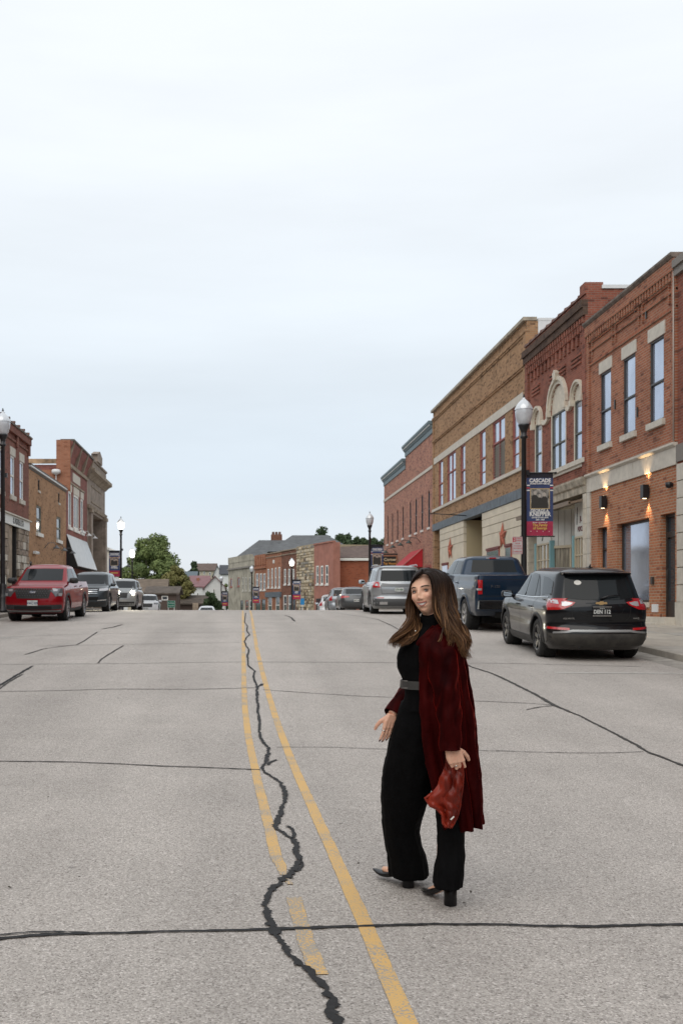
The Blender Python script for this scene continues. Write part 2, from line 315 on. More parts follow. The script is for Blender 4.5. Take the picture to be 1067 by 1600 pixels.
ribbon('tar_joint', hair_m, [(-60, 1039), (0, 1038.5), (200, 1037), (370, 1034.5), (520, 1035), (800, 1037), (1000, 1042)], .028, .0065, .3, .1, seed=15)
ribbon('tar_joint', hair_m, [(60, 1010), (200, 1007), (375, 1004)], .03, .0065, .3, .1, seed=16)
ribbon('tar_joint', hair_m, [(0, 996), (130, 991), (300, 988), (500, 988)], .03, .0065, .3, .1, seed=17)
ribbon('tar_joint', hair_m, [(120, 975), (300, 973), (500, 973), (640, 976)], .04, .0065, .3, .1, seed=18)
diag = [(500, 955.5), (560, 963), (590, 968), (610, 977), (640, 994), (680, 1014), (735, 1042), (770, 1053), (830, 1082), (866, 1103), (905, 1119), (960, 1147), (985, 1160), (1010, 1175), (1040, 1187), (1067, 1197), (1120, 1215)]
ribbon('tar_crack', joint_m, diag, [.03]*5+[.03, .04, .04, .05, .05, .03, .03, .035, .035, .035, .04, .04], .008, .4, .06, seed=19)
ribbon('tar_crack', joint_m, [(866, 1103), (845, 1104.5), (822, 1109.5)], .025, .0075, .5, .05, seed=20)
ribbon('tar_crack', tar, [(-20, 1083), (0, 1072), (18, 1061), (51, 1041)], .045, .008, .5, .06, seed=21)
ribbon('tar_crack', joint_m, [(0, 1077), (15, 1066), (36, 1054)], .03, .008, .5, .06, seed=21)
ribbon('tar_crack', joint_m, [(40, 1023), (70, 1014), (100, 1010), (120, 1008), (135, 1000), (152, 988)], .035, .008, .5, .06, seed=22)
ribbon('tar_crack', joint_m, [(154, 1036), (162, 1028), (178, 1018), (193, 1009)], .035, .008, .5, .06, seed=23)
ribbon('tar_crack', joint_m, [(160, 983), (178, 980), (192, 976)], .06, .008, .5, .06, seed=24)
ribbon('tar_crack', joint_m, [(446, 962), (455, 965), (461, 971)], .06, .008, .5, .06, seed=25)
wl = yellow_mat('faded_white_paint', .18)
for nd in wl.node_tree.nodes:
    if nd.type == 'MIX_RGB': nd.inputs[1].default_value = (.5, .49, .46, 1)
tag(ribbon('parking_line', wl, [Vector((5.1, 16.1, 0)), Vector((7.3, 16.0, 0))], .10, .005, .1, raw=True, kind=None), kind='structure')
tag(ribbon('parking_line', wl, [Vector((-7.3, 23.0, 0)), Vector((-5.1, 23.1, 0))], .10, .005, .1, raw=True, kind=None), kind='structure')
# little bits lying on the road
deb = mat('dead_leaf', (.05, .042, .03), .9)
for i, (px, py, lb) in enumerate([(726, 1413, 'dark leaf scrap just right of the near shoe heel'), (735, 1397, 'tiny dark leaf scrap right of the near trouser hem'), (738, 1268, 'dark leaf scrap beside the right edge of the coat hem'), (185, 1092, 'pair of dark scraps on the left lane, upper one'), (188, 1097, 'pair of dark scraps on the left lane, lower one'), (270, 1158, 'small scrap on the left lane near the middle joint'), (76, 1247, 'small scrap far out on the left lane'), (125, 1373, 'dark scrap on the left lane above the wide tar joint'), (17, 1389, 'dark scrap at the left picture edge above the wide tar joint'), (560, 1352, 'small scrap between the yellow line and the lifted shoe')]):
    b = MB(); c = gpt(px, py, .012); r = random.uniform(.006, .011); n = 6
    b.add([(c.x+r*math.cos(k*6.283/n)*random.uniform(.6, 1.6), c.y+r*math.sin(k*6.283/n)*random.uniform(.5, 1.2), c.z+random.uniform(-.006, .006)) for k in range(n)], [tuple(range(n))])
    tag(b.build('dry_leaf', deb), lb, 'leaf', 'leaf scraps on the road')
# =================================================================== buildings
class Facade:
    """A (near end) to B (far end) in plan; side=+1 when the street is on the +x side"""
    def __init__(s, A, B, side):
        s.A = Vector((A[0], A[1], 0)); s.B = Vector((B[0], B[1], 0)); s.d = (s.B-s.A); s.L = s.d.length; s.d.normalize()
        s.n = Vector((s.d.y, -s.d.x, 0)) if side > 0 else Vector((-s.d.y, s.d.x, 0))
        s.M = Matrix(((s.d.x, s.n.x, 0, A[0]), (s.d.y, s.n.y, 0, A[1]), (0, 0, 1, 0), (0, 0, 0, 1)))
    def w(s, a, o, h): return s.M @ Vector((a, o, h))
    def y(s, px):
        """s and depth at photo column px"""
        k = (px-VX)/FPX   # x = k*y
        den = s.d.x-k*s.d.y; t = (k*s.A.y-s.A.x)/den; return t, s.A.y+s.d.y*t
    def s_(s, px): return s.y(px)[0]
    def h(s, px, py): return CAMZ+(VY-py)*s.y(px)[1]/FPX
    def box(s, mb, s0, s1, o0, o1, h0, h1, mi=0): mb.box(s0, s1, o0, o1, h0, h1, mi, s.M)
    def prism(s, mb, s0, s1, prof, mi=0):
        """profile [(o,h)] extruded along the facade"""
        n = len(prof); vs = [s.w(s0, o, h) for o, h in prof]+[s.w(s1, o, h) for o, h in prof]
        mb.add(vs, [(i, (i+1) % n, (i+1) % n+n, i+n) for i in range(n)]+[tuple(range(n-1, -1, -1)), tuple(range(n, 2*n))], mi)
    def poly(s, mb, pts, o0, o1, mi=0):
        """outline [(s,h)] given thickness o0..o1"""
        n = len(pts); vs = [s.w(a, o0, h) for a, h in pts]+[s.w(a, o1, h) for a, h in pts]
        mb.add(vs, [(i, (i+1) % n, (i+1) % n+n, i+n) for i in range(n)]+[tuple(range(n-1, -1, -1)), tuple(range(n, 2*n))], mi)
def wall_skin(F, mb, s0, s1, h0, h1, holes, rev=.3, mi=0, o=0):
    """front skin with holes [(s0,s1,h0,h1)] and their reveals"""
    ss = sorted({s0, s1, *[v for q in holes for v in q[:2]]}); hh = sorted({h0, h1, *[v for q in holes for v in q[2:4]]})
    ss = [v for v in ss if s0 <= v <= s1]; hh = [v for v in hh if h0 <= v <= h1]
    idx = {}; vs = []
    def vi(i, j):
        if (i, j) not in idx: idx[i, j] = len(vs); vs.append(F.w(ss[i], o, hh[j]))
        return idx[i, j]
    fs = []
    for i in range(len(ss)-1):
        for j in range(len(hh)-1):
            cs, ch = (ss[i]+ss[i+1])/2, (hh[j]+hh[j+1])/2
            if any(q[0] < cs < q[1] and q[2] < ch < q[3] for q in holes): continue
            fs.append((vi(i, j), vi(i+1, j), vi(i+1, j+1), vi(i, j+1)))
    mb.add(vs, fs, mi)
    for q in holes:
        a, b, c, d = max(q[0], s0), min(q[1], s1), max(q[2], h0), min(q[3], h1)
        if b <= a or d <= c: continue
        P = [F.w(a, o, c), F.w(b, o, c), F.w(b, o, d), F.w(a, o, d)]+[F.w(a, o-rev, c), F.w(b, o-rev, c), F.w(b, o-rev, d), F.w(a, o-rev, d)]
        mb.add(P, [(0, 1, 5, 4), (1, 2, 6, 5), (2, 3, 7, 6), (3, 0, 4, 7)], mi)
roof_tar = mat('flat_roof_membrane', (.10, .10, .10), .9, n_scale=2, n_amt=.3)
white_metal = mat('white_metal', (.70, .71, .71), .45, n_scale=3, n_amt=.05)
def shell(F, root, name_mat, L0, L1, zb, zt, depth, holes, rev=.3, top_mat=None, back_drop=0, back_h=None, mats=None):
    """front wall with holes + solid body behind"""
    mb = MB(); wall_skin(F, mb, L0, L1, zb, zt, holes, rev)
    # end faces and top of the front wall
    for a in (L0, L1): mb.add([F.w(a, 0, zb), F.w(a, -rev-.02, zb), F.w(a, -rev-.02, zt), F.w(a, 0, zt)], [(0, 1, 2, 3)])
    mb.add([F.w(L0, 0, zt), F.w(L1, 0, zt), F.w(L1, -rev-.02, zt), F.w(L0, -rev-.02, zt)], [(0, 1, 2, 3)])
    o = mb.build('wall', name_mat, root, fix=False)
    bm_ = MB(); bh = back_h or zt-.02
    F.box(bm_, L0+.003, L1-.003, -depth, -rev-.025, zb, bh)
    body = bm_.build('side_wall', name_mat, root)
    rm = MB(); F.box(rm, L0+.3, L1-.3, -depth+.3, -rev-.4, bh-.9, bh+.005); rm.build('roof', top_mat or roof_tar, root)
    return o
def window(F, root, s0, s1, h0, h1, fm, gm=None, frame=.06, back=.045, mid=.5, mull=0, muntin=(), sill=None, lintel=None, arch=0, archm=None, louver=None, trans=None):
    """sash window: frame with rails, pane, sill, lintel"""
    mb = MB(); o0, o1 = -back-.05, -back+.03
    F.box(mb, s0, s0+frame, o0, o1, h0, h1); F.box(mb, s1-frame, s1, o0, o1, h0, h1)
    F.box(mb, s0+frame, s1-frame, o0, o1, h0, h0+frame); F.box(mb, s0+frame, s1-frame, o0, o1, h1-frame, h1)
    if mid: hm = h0+(h1-h0)*mid; F.box(mb, s0+frame, s1-frame, o0, o1+.01, hm-frame*.45, hm+frame*.45)
    for k in range(mull): c = s0+(s1-s0)*(k+1)/(mull+1); F.box(mb, c-frame*.35, c+frame*.35, o0+.005, o1-.005, h0+frame, h1-frame)
    for v in muntin: hm = h0+(h1-h0)*v; F.box(mb, s0+frame, s1-frame, o0+.01, o1-.012, hm-.018, hm+.018)
    wd = mb.build('window', fm, root)
    p = MB(); jo = random.uniform(-.01, .01)
    lo = h0
    if louver: lo = h0+(h1-h0)*louver
    p.add([F.w(s0+.01, -back-.02+jo, lo+.01), F.w(s1-.01, -back-.02-jo, lo+.01), F.w(s1-.01, -back-.02-jo*.4, h1-.01), F.w(s0+.01, -back-.02+jo*.6, h1-.01)], [(0, 1, 2, 3)])
    p.build('pane', gm or glass_win, wd)
    if louver:
        lv = MB(); k = int((lo-h0)/.12)
        for i in range(k):
            z = h0+.06+i*(lo-h0-.08)/k; F.prism(lv, s0+frame, s1-frame, [(-back-.04, z+.07), (-back-.05, z+.06), (-back+.02, z), (-back+.03, z+.01)])
        F.box(lv, s0+frame, s1-frame, -back-.08, -back-.06, h0+frame, lo)
        lv.build('louver', louver_m, wd)
    if sill: q = MB(); F.box(q, s0-sill[1], s1+sill[1], -.1, sill[2] if len(sill) > 2 else .07, h0-sill[0], h0-.002); q.build('sill', sill[3] if len(sill) > 3 else limestone, wd)
    if lintel:
        q = MB(); F.box(q, s0-lintel[1], s1+lintel[1], -.05, .03, h1+.002, h1+lintel[0]); q.build('lintel', lintel[2] if len(lintel) > 2 else limestone, wd)
    return wd
def arch_pts(sc, hw, hs, rise, n=10, e=1.0):
    return [(sc+hw*math.cos(math.pi*k/n), hs+rise*abs(math.sin(math.pi*k/n))**e) for k in range(n+1)]
louver_m = mat('louver_slats', (.42, .40, .36), .6)
red_trim = mat('red_window_trim', (.32, .09, .07), .55, n_scale=8, n_amt=.15)
cream_panel = mat('cream_panel', (.63, .56, .44), .65, n_scale=1.5, n_amt=.07)
bronze = mat('dark_bronze', (.035, .032, .03), .4)
brick_red = brick_mat('red_brick', (.40, .145, .078), (.31, .105, .06), (.36, .26, .19), dark=(.12, .05, .038), dark_amt=.2, stain=.22)
brick_new = brick_mat('new_orange_brick', (.45, .175, .085), (.37, .135, .068), (.42, .31, .22), row=.08, dark_amt=.1, dark=(.2, .07, .045), stain=.12, bump=.8, msize=.013)
brick_deep = brick_mat('dark_red_brick', (.31, .098, .062), (.24, .075, .05), (.27, .16, .12), dark=(.08, .032, .027), dark_amt=.2, stain=.35)
brick_tan = brick_mat('tan_brick', (.44, .25, .13), (.33, .182, .094), (.36, .26, .17), dark=(.11, .062, .035), dark_amt=.33, stain=.2)
brick_pink = brick_mat('mottled_pink_brick', (.47, .205, .14), (.37, .15, .105), (.44, .32, .25), dark=(.10, .055, .055), dark_amt=.3, stain=.15)
brick_buff = brick_mat('buff_brick', (.47, .26, .135), (.37, .195, .10), (.38, .27, .18), dark=(.13, .07, .04), dark_amt=.2, stain=.28)
brick_maroon = brick_mat('maroon_brick', (.30, .105, .088), (.25, .087, .072), (.22, .14, .12), dark_amt=.1, dark=(.12, .045, .04), stain=.2)
brick_orange = brick_mat('orange_brick', (.40, .155, .085), (.33, .12, .065), (.36, .24, .17), dark_amt=.12, dark=(.2, .07, .04), stain=.2)
brick_brown = brick_mat('brown_red_brick', (.22, .085, .055), (.18, .07, .045), (.22, .15, .11), dark_amt=.2, stain=.2)
sandstone = mat('sandstone', (.33, .265, .20), .9, n_scale=2.2, n_amt=.25, bump=.6, n_detail=8)
FX = 11.4
def yy(px): return FX*FPX/(px-VX)
def bld(name, y, label, x=FX): return empty(name, (x, y, g(y)), 0, label, 'building')
def reparent_fix(root):
    """children were built in world space: keep them there"""
    bpy.context.view_layer.update()
    inv = Matrix.Translation(-Vector(root.location))
    for c in root.children: c.matrix_parent_inverse = inv
    return root
# ---------- R0: slim edge of the next building with pale stone shopfront
ROOT = bld('brick_shop', 25.9, 'dark brick building cut off by the right picture edge, pale stone blocks below')
F = Facade((FX, 18.0), (FX, 25.97), -1)
shell(F, ROOT, brick_deep, 0, F.L, 5.2, 10.45, 14, [(5.2, 6.3, 6.5, 8.9), (2.2, 3.3, 6.5, 8.9)])
for a in (2.2, 5.2): window(F, ROOT, a, a+1.1, 6.5, 8.9, bronze, sill=(.14, .1))
q = MB(); F.box(q, -.05, F.L-.004, 0, .16, 10.3, 10.5); F.box(q, 0, F.L-.004, 0, .1, 10.1, 10.3); q.build('cornice', mat('grey_coping', (.2, .18, .16), .7), ROOT)
q = MB(); F.box(q, 0, F.L-.004, -.3, .05, 5.25, 5.7); q.build('belt_course', MATS['grey_coping'], ROOT)
z0 = g(22)-.2
b = MB(); F.box(b, 0, F.L-1.3, -.3, -.02, z0, 5.2); b.build('shopfront_panel', glass_dark, ROOT)
q = MB(); F.box(q, F.L-1.3, F.L, -.3, -.02, z0, 5.2); q.build('pier', limestone, ROOT)
hz = [1.6, 2.05, 2.5, 2.95, 3.4, 3.85, 4.3, 4.75, 5.2]
for i in range(len(hz)-1):
    q = MB(); F.box(q, F.L-.98, F.L-.01, -.3, .035+random.uniform(-.004, .004), hz[i]+.012, hz[i+1]-.012); q.build('stone_block', limestone, ROOT)
q = MB(); F.box(q, F.L-1.0, F.L-.01, -.3, .08, z0, 1.6); q.build('plinth', limestone, ROOT)
q = MB(); F.box(q, F.L-.2, F.L-.05, -3, -2.85, 10.4, 12.4); F.box(q, F.L-1.2, F.L-.05, -3.4, -2.4, 10.4, 12.2); q.build('chimney', white_metal, ROOT)
reparent_fix(ROOT)
# ---------- R1: red brick, three windows, uplit brick shopfront
ya, yb = 25.97, yy(918)
ROOT = bld('brick_shop', ya, 'red brick building with three tall upper windows and lit sconces on its shopfront')
F = Facade((FX, ya), (FX, yb), -1)
zt = 10.6
wins = [(F.s_(954), F.s_(938)), (F.s_(992), F.s_(973.5)), (F.s_(1036.5), F.s_(1015))]
holes = [(a, b, 6.55, 8.82) for a, b in wins]
shell(F, ROOT, brick_red, 0, F.L, 5.78, zt, 16, holes, back_h=9.9)
for a, b in wins:
    window(F, ROOT, a, b, 6.55, 8.82, bronze, frame=.05, mid=.47, sill=(.17, .1, .09), lintel=(.36, .1))
q = MB()  # cornice and coping
F.prism(q, -.02, F.L-.004, [(-.35, zt+.001), (.14, zt+.001), (.2, zt+.07), (.2, zt+.13), (-.35, zt+.13)]); q.build('coping', mat('weathered_coping', (.17, .135, .11), .8, n_scale=4, n_amt=.3), ROOT)
q = MB(); F.box(q, 0, F.L-.004, 0, .12, 10.28, zt); F.box(q, 0, F.L-.004, 0, .05, 9.75, 9.82); F.box(q, 0, F.L-.004, 0, .04, 9.3, 9.36)
F.box(q, 0, .25, 0, .06, 5.8, 10.28); F.box(q, F.L-.25, F.L-.004, 0, .06, 5.8, 10.28)
for c in (F.L*.2, F.L*.5, F.L*.8):   # raised panel frames
    for (a0, a1, b0, b1) in ((-.85, .85, 9.68, 9.74), (-.85, .85, 9.4, 9.46)): pass
    F.box(q, c-.9, c+.9, 0, .045, 10.0, 10.05); F.box(q, c-.9, c-.84, 0, .045, 9.5, 10.0); F.box(q, c+.84, c+.9, 0, .045, 9.5, 10.0)
q.build('cornice', brick_red, ROOT)
q = MB(); k = 34
for i in range(k): a = .05+i*(F.L-.15)/k; F.box(q, a, a+.1, 0, .1, 10.05, 10.28)
tag(q.build('dentil', brick_red, ROOT), kind='stuff')
# stone band and surround (blocks)
blk = MB
for i in range(7):
    a = i*F.L/7; q = MB(); F.box(q, a+.006, a+F.L/7-.006, -.3, .05+random.uniform(-.003, .003), 5.2, 5.66); q.build('stone_block', limestone, ROOT)
q = MB(); F.prism(q, 0, F.L-.004, [(-.3, 5.665), (.06, 5.665), (.13, 5.72), (.13, 5.779), (-.3, 5.779)]); q.build('stone_band', limestone, ROOT)
zs = 1.0
for i in range(8):
    z = zs+.2+i*.5; q = MB(); F.box(q, F.L-.3, F.L-.004, -.3, .05+random.uniform(-.003, .003), z+.006, z+.494); q.build('stone_block', limestone, ROOT)
a1, b1 = F.s_(947.7), F.s_(932.5); a2, b2 = F.s_(1013.5), F.s_(962.3); a3, b3 = F.s_(1054), F.s_(1031)
Z = 3.97
q = MB(); wall_skin(F, q, 0, F.L-.3, .6, 5.2, [(a1, b1, 1.55, Z), (a2, b2, 1.6, Z), (a3, b3, 1.2, Z)], .32)
q.build('shopfront_wall', brick_new, ROOT, fix=False)
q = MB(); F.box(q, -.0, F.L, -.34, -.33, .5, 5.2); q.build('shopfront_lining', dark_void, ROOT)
w_ = window(F, ROOT, a1, b1, 1.55, Z, bronze, glass_win, .06, .2, mid=.72, sill=(.12, .02, .06))
w_ = window(F, ROOT, a2, b2, 1.6, Z, bronze, glass_win, .07, .2, mid=0, sill=(.14, .02, .07))
q = MB(); F.box(q, a3, a3+.08, -.25, -.15, 1.2, Z); F.box(q, b3-.08, b3, -.25, -.15, 1.2, Z); F.box(q, a3+.08, b3-.08, -.25, -.15, Z-.08, Z); F.box(q, a3+.08, b3-.08, -.25, -.15, 3.35, 3.5); F.box(q, a3+.08, b3-.08, -.24, -.16, 1.2, 1.62)
d = q.build('door', bronze, ROOT); q = MB(); F.box(q, a3+.08, b3-.08, -.215, -.2, 1.62, 3.35); F.box(q, a3+.08, b3-.08, -.215, -.2, 3.5, Z-.08); q.build('pane', glass_dark, d)
q = MB(); q.tube([F.w(b3-.2, -.15, 2.1), F.w(b3-.2, -.1, 2.15), F.w(b3-.2, -.1, 2.45), F.w(b3-.2, -.15, 2.5)], .012, 6); q.build('handle', bronze, d)
q = MB(); F.box(q, -.02, F.L*.72, 0, .35, .5, 1.2); F.box(q, -.02, 2.0, .35, .6, .5, 1.05); q.build('step', limestone, ROOT)
q = MB(); F.box(q, F.s_(1028), F.s_(1019), 0, .03, 1.33, 1.55); q.build('vent', white_metal, ROOT)
q = MB(); F.box(q, F.s_(1021.5), F.s_(1018.5), 0, .06, 2.1, 2.3); q.build('intercom', bronze, ROOT)
sc_lens = mat('sconce_lens', (1, .78, .48), .3, emit=5)
for i, (p0, p1, h1) in enumerate(((953.5, 941, 4.92), (1020, 1006, 4.88))):
    a, b = F.s_(p0), F.s_(p1); c = (a+b)/2
    lab = ['black box wall sconce over the pier left of the big window, lit up and down', 'black box wall sconce over the pier right of the big window, lit up and down'][i]
    q = MB(); F.box(q, c-.1, c+.1, .04, .2, h1-.38, h1); F.box(q, c-.05, c+.05, 0, .045, h1-.28, h1-.1)
    o = tag(q.build('wall_sconce', black_paint), lab, 'wall lamp', 'sconces on the brick shopfront')
    for up in (1, -1):
        q = MB(); ctr = F.w(c, .12, h1+.002 if up > 0 else h1-.382); q.lathe([(0.001, 0), (.055, 0), (.055, .004*up), (.001, .004*up)], ctr, 12); q.build('lens', sc_lens, o)
        l = bpy.data.lights.new('sconce_light', 'SPOT'); l.energy = 48; l.color = (1, .66, .34); l.spot_size = R(76); l.spot_blend = .7; l.shadow_soft_size = .02
        lo = bpy.data.objects.new('sconce_light', l); COL.objects.link(lo); lo.location = F.w(c, .11, h1+.02 if up > 0 else h1-.40); lo.rotation_euler = (R(180) if up > 0 else 0, 0, 0)
        lo.parent = o
c = F.s_(1050)
q2 = MB(); q2.lathe([(.001, -.02), (.06, 0), (.085, .06), (.085, .14), (.001, .14)], F.w(c, .1, 4.62), 12); F.box(q2, c-.05, c+.05, 0, .1, 4.66, 4.74)
tag(q2.build('security_camera', black_paint), 'small black dome camera high on the brick beside the door', 'camera')
q = MB(); q.tube([F.w(.06, .085, 5.8), F.w(.06, .085, 10.27)], .02, 8); q.build('downpipe', mat('pale_pipe', (.42, .36, .31), .5), ROOT)
for px_, py_ in ((961, 632), (996, 644), (993, 480), (1010, 490)):
    a = F.s_(px_); h_ = F.h(px_, py_); q = MB(); F.box(q, a-.03, a+.03, .0, .04, h_-.14, h_+.14); q.build('wall_anchor', bronze, ROOT)
reparent_fix(ROOT)
# ---------- R2: dark red brick with cream arched hoods
ya, yb = yy(918), yy(822.5)
ROOT = bld('brick_shop', ya, 'dark red brick building with cream arched window hoods and corbelled top')
F = Facade((FX, ya+.004), (FX, yb-.004), -1); zt = 11.75
cream = mat('cream_trim', (.60, .54, .44), .6, n_scale=5, n_amt=.1)
W2 = [(F.s_(910.5), F.s_(896), 8.95), (F.s_(884), F.s_(860.5), 9.4), (F.s_(846.5), F.s_(835), 8.95)]
shell(F, ROOT, brick_deep, 0, F.L, 5.75, zt, 13, [(a, b, 6.4, t-.0) for a, b, t in W2], back_h=11.9)
for i, (a, b, t) in enumerate(W2):
    hs = 8.45
    wdw = window(F, ROOT, a+.08, b-.08, 6.4, hs, mat('olive_sash', (.10, .10, .08), .5), frame=.05, mid=.45, mull=1 if i == 1 else 0)
    q = MB(); F.box(q, a, a+.085, -.2, .0, 6.4, hs); F.box(q, b-.085, b, -.2, .0, 6.4, hs); F.poly(q, [(a, hs)]+[(b, hs)]+[(b, t), (a, t)], -.2, -.03)
    q.build('casing', cream, wdw)
    # raised arch hood following the head
    sc, hw = (a+b)/2, (b-a)/2; q = MB(); n = 14; hb = t-hw*.9
    for r0, r1, oo in ((1.0, 1.16, .06), (1.16, 1.27, .12)):
        ins = [(sc+(hw*r0)*math.cos(math.pi*k/n), hb+(hw*r0*.95)*math.sin(math.pi*k/n)) for k in range(n+1)]; ous = [(sc+(hw*r1)*math.cos(math.pi*k/n), hb+(hw*r1)*math.sin(math.pi*k/n)) for k in range(n+1)]
        for k in range(n): F.poly(q, [ins[k], ous[k], ous[k+1], ins[k+1]], -.05, oo)
    for sg in (-1, 1): F.box(q, sc+sg*(hw*1.14)-.09, sc+sg*(hw*1.14)+.09, -.02, .14, hb-.22, hb-.01)
    if i == 1:
        F.poly(q, [(sc-.1, hb+hw*1.1), (sc+.1, hb+hw*1.1), (sc+.17, hb+hw*1.4), (sc, hb+hw*1.55), (sc-.17, hb+hw*1.4)], -.02, .18)
    q.build('hood', cream, wdw)
    # spandrel brick hiding the square corners of the opening
    q = MB()
    for sg in (-1, 1):
        pts = [(sc+sg*hw, t+.001)]+[(sc+sg*hw*math.cos(u), hb+hw*.95*math.sin(u)) for u in [k*math.pi/2/6 for k in range(7)]][::1]
        pts = [(sc+sg*hw, hb)]+[(sc+sg*hw*math.cos(k*math.pi/12), hb+hw*.95*math.sin(k*math.pi/12)) for k in range(1, 7)]+[(sc+sg*hw, t+.001)]
        pts = [(sc+sg*hw, t+.03)]+[(sc+sg*hw*math.cos(k*math.pi/12), hb+hw*.95*math.sin(k*math.pi/12)) for k in range(0, 7)]+[(sc, t+.03)]
        F.poly(q, pts, -.025, .004)
    q.build('spandrel', brick_deep, wdw)
q = MB()   # linking wavy hood pieces
for (x0, x1) in ((W2[0][1]+.12, W2[1][0]-.15), (W2[1][1]+.15, W2[2][0]-.12)):
    n = 8; pt = [(x0+(x1-x0)*k/n, 8.35-.12*math.sin(math.pi*k/n)) for k in range(n+1)]
    for k in range(n): F.poly(q, [pt[k], pt[k+1], (pt[k+1][0], pt[k+1][1]+.16), (pt[k][0], pt[k][1]+.16)], 0, .1)
q.build('hood_moulding', cream, ROOT)
q = MB(); F.box(q, .1, F.L-.1, -.05, .12, 6.24, 6.398); F.box(q, .1, F.L-.1, -.02, .06, 6.14, 6.24); q.build('sill_band', limestone, ROOT)
sooty = brick_mat('sooty_brick', (.12, .07, .05), (.09, .055, .04), (.11, .08, .06), dark_amt=.3, stain=.3)
q = MB(); F.box(q, 0, F.L, 0, .16, 11.05, 11.3); F.box(q, 0, F.L, 0, .22, 11.3, 11.55); q.build('corbel_course', sooty, ROOT)
q = MB(); F.box(q, 0, F.L, 0, .05, zt-.2, zt)
for r_, (h0, h1, oo) in enumerate(((10.85, 11.05, .13), (10.6, 10.85, .1))):
    for i in range(26): a = .12+i*(F.L-.24)/26; F.box(q, a, a+.14, 0, oo, h0, h1)
F.box(q, 0, .35, 0, .08, 5.8, 11.05); F.box(q, F.L-.35, F.L, 0, .08, 5.8, 11.05)
for i in range(14): a = .4+i*(F.L-.8)/14; F.box(q, a, a+.2, 0, .06, 10.25, 10.6)
tag(q.build('corbel', brick_deep, ROOT), kind='stuff')
q = MB()
for c, wd in ((1.1, .55), (2.7, .55), (3.5, .55), (5.7, .6)):
    for k in range(3): F.box(q, c-.5, c+.5, 0, .045, 9.62+k*.14, 9.69+k*.14)
tag(q.build('brick_panel', brick_deep, ROOT), kind='stuff')
for i in range(10):   # clay coping tiles along the top
    a = i*F.L/10; q = MB(); F.prism(q, a+.01, a+F.L/10-.05, [(-.4, zt+.01), (.1, zt+.01), (.08, zt+.09), (-.15, zt+.19), (-.38, zt+.09)]); F.prism(q, a+F.L/10-.05, a+F.L/10, [(-.42, zt+.01), (.12, zt+.01), (.1, zt+.12), (-.15, zt+.24), (-.4, zt+.12)])
    q.build('coping_tile', mat('clay_coping', (.17, .09, .07), .7, n_scale=5, n_amt=.3), ROOT)
q = MB(); F.box(q, -.05, .3, -12, -.45, 11.905, 12.02); q.build('flashing', white_metal, ROOT)
q = MB(); F.box(q, 0, .5, -.5, .1, 11.75, 12.12); q.build('parapet_end', brick_deep, ROOT)
# shopfront
q = MB(); F.prism(q, 0, F.L, [(-.3, 5.22), (.08, 5.22), (.08, 5.45), (.14, 5.5), (.2, 5.68), (.2, 5.748), (-.3, 5.748)]); q.build('stone_cornice', mat('weathered_stone', (.42, .37, .29), .85, n_scale=3, n_amt=.3, bump=.5), ROOT)
q = MB(); F.prism(q, .35, F.L-.4, [(-.2, 5.02), (.5, 4.88), (.52, 4.93), (-.2, 5.12)]); F.prism(q, .35, F.L-.4, [(.46, 4.84), (.54, 4.84), (.54, 4.98), (.46, 4.98)]); q.build('canopy', mat('brown_canopy', (.20, .15, .11), .6), ROOT)
for s0, s1 in ((0, .34), (F.L-.4, F.L)):
    for i in range(9):
        z = .7+i*.5; q = MB(); F.box(q, s0+.004, s1-.004, -.3, .06, z+.005, min(z+.495, 5.2)); q.build('stone_block', cream, ROOT)
q = MB(); F.box(q, .34, F.L-.4, -2.4, -2.2, .6, 5.2); F.box(q, .34, F.L-.4, -2.2, -.3, 5.0, 5.2); q.build('recess_wall', cream_panel, ROOT)
board = mat('painted_board', (.62, .61, .56), .6, n_scale=3, n_amt=.06); teal = mat('teal_trim', (.19, .36, .39), .5); tan_trim = mat('tan_trim', (.50, .43, .31), .55)
curtain = mat('curtain_behind_glass', (.30, .27, .21), .25, n_scale=2.5, n_amt=.35, n_stretch=(1, 6, .4), spec=.8, coat=1)
def bay(p0, p1, ztop, rows, cols, tealside):
    """painted shop window with board panel above"""
    a, b = F.s_(p0), F.s_(p1); q = MB()
    F.box(q, a, a+.06, -.12, -.04, 1.9, ztop); F.box(q, b-.06, b, -.12, -.04, 1.9, ztop); F.box(q, a+.06, b-.06, -.12, -.04, ztop-.06, ztop); F.box(q, a+.06, b-.06, -.12, -.04, 1.9, 1.98)
    for k in range(1, cols): c = a+(b-a)*k/cols; F.box(q, c-.02, c+.02, -.11, -.05, 1.98, ztop-.06)
    for k in range(1, rows): c = 1.95+(ztop-1.95)*k/rows; F.box(q, a+.06, b-.06, -.105, -.055, c-.02, c+.02)
    wd = q.build('window', tan_trim, ROOT); q = MB(); F.box(q, a, b, -.1, -.09, 1.95, ztop-.02); q.build('pane', curtain, wd)
    q = MB(); F.box(q, a, b, -.12, -.03, .7, 1.9); q.build('stall_riser', teal, ROOT)
    q = MB(); F.box(q, a-.12, a-.004, -.16, -.0, .7, ztop+.05); q.build('post', teal, ROOT); q = MB(); F.box(q, b+.004, b+.14, -.16, -.0, .7, ztop+.05); q.build('post', teal, ROOT)
    n = max(3, int((b-a)/.24)); q = None
    for k in range(n):
        q = MB(); F.box(q, a+(b-a)*k/n+.004, a+(b-a)*(k+1)/n-.004, -.14, -.05, ztop+.005, 4.99); q.build('board', board, ROOT)
bay(914.5, 895, 3.85, 3, 4, 1); bay(857.5, 836, 3.85, 3, 4, 1)
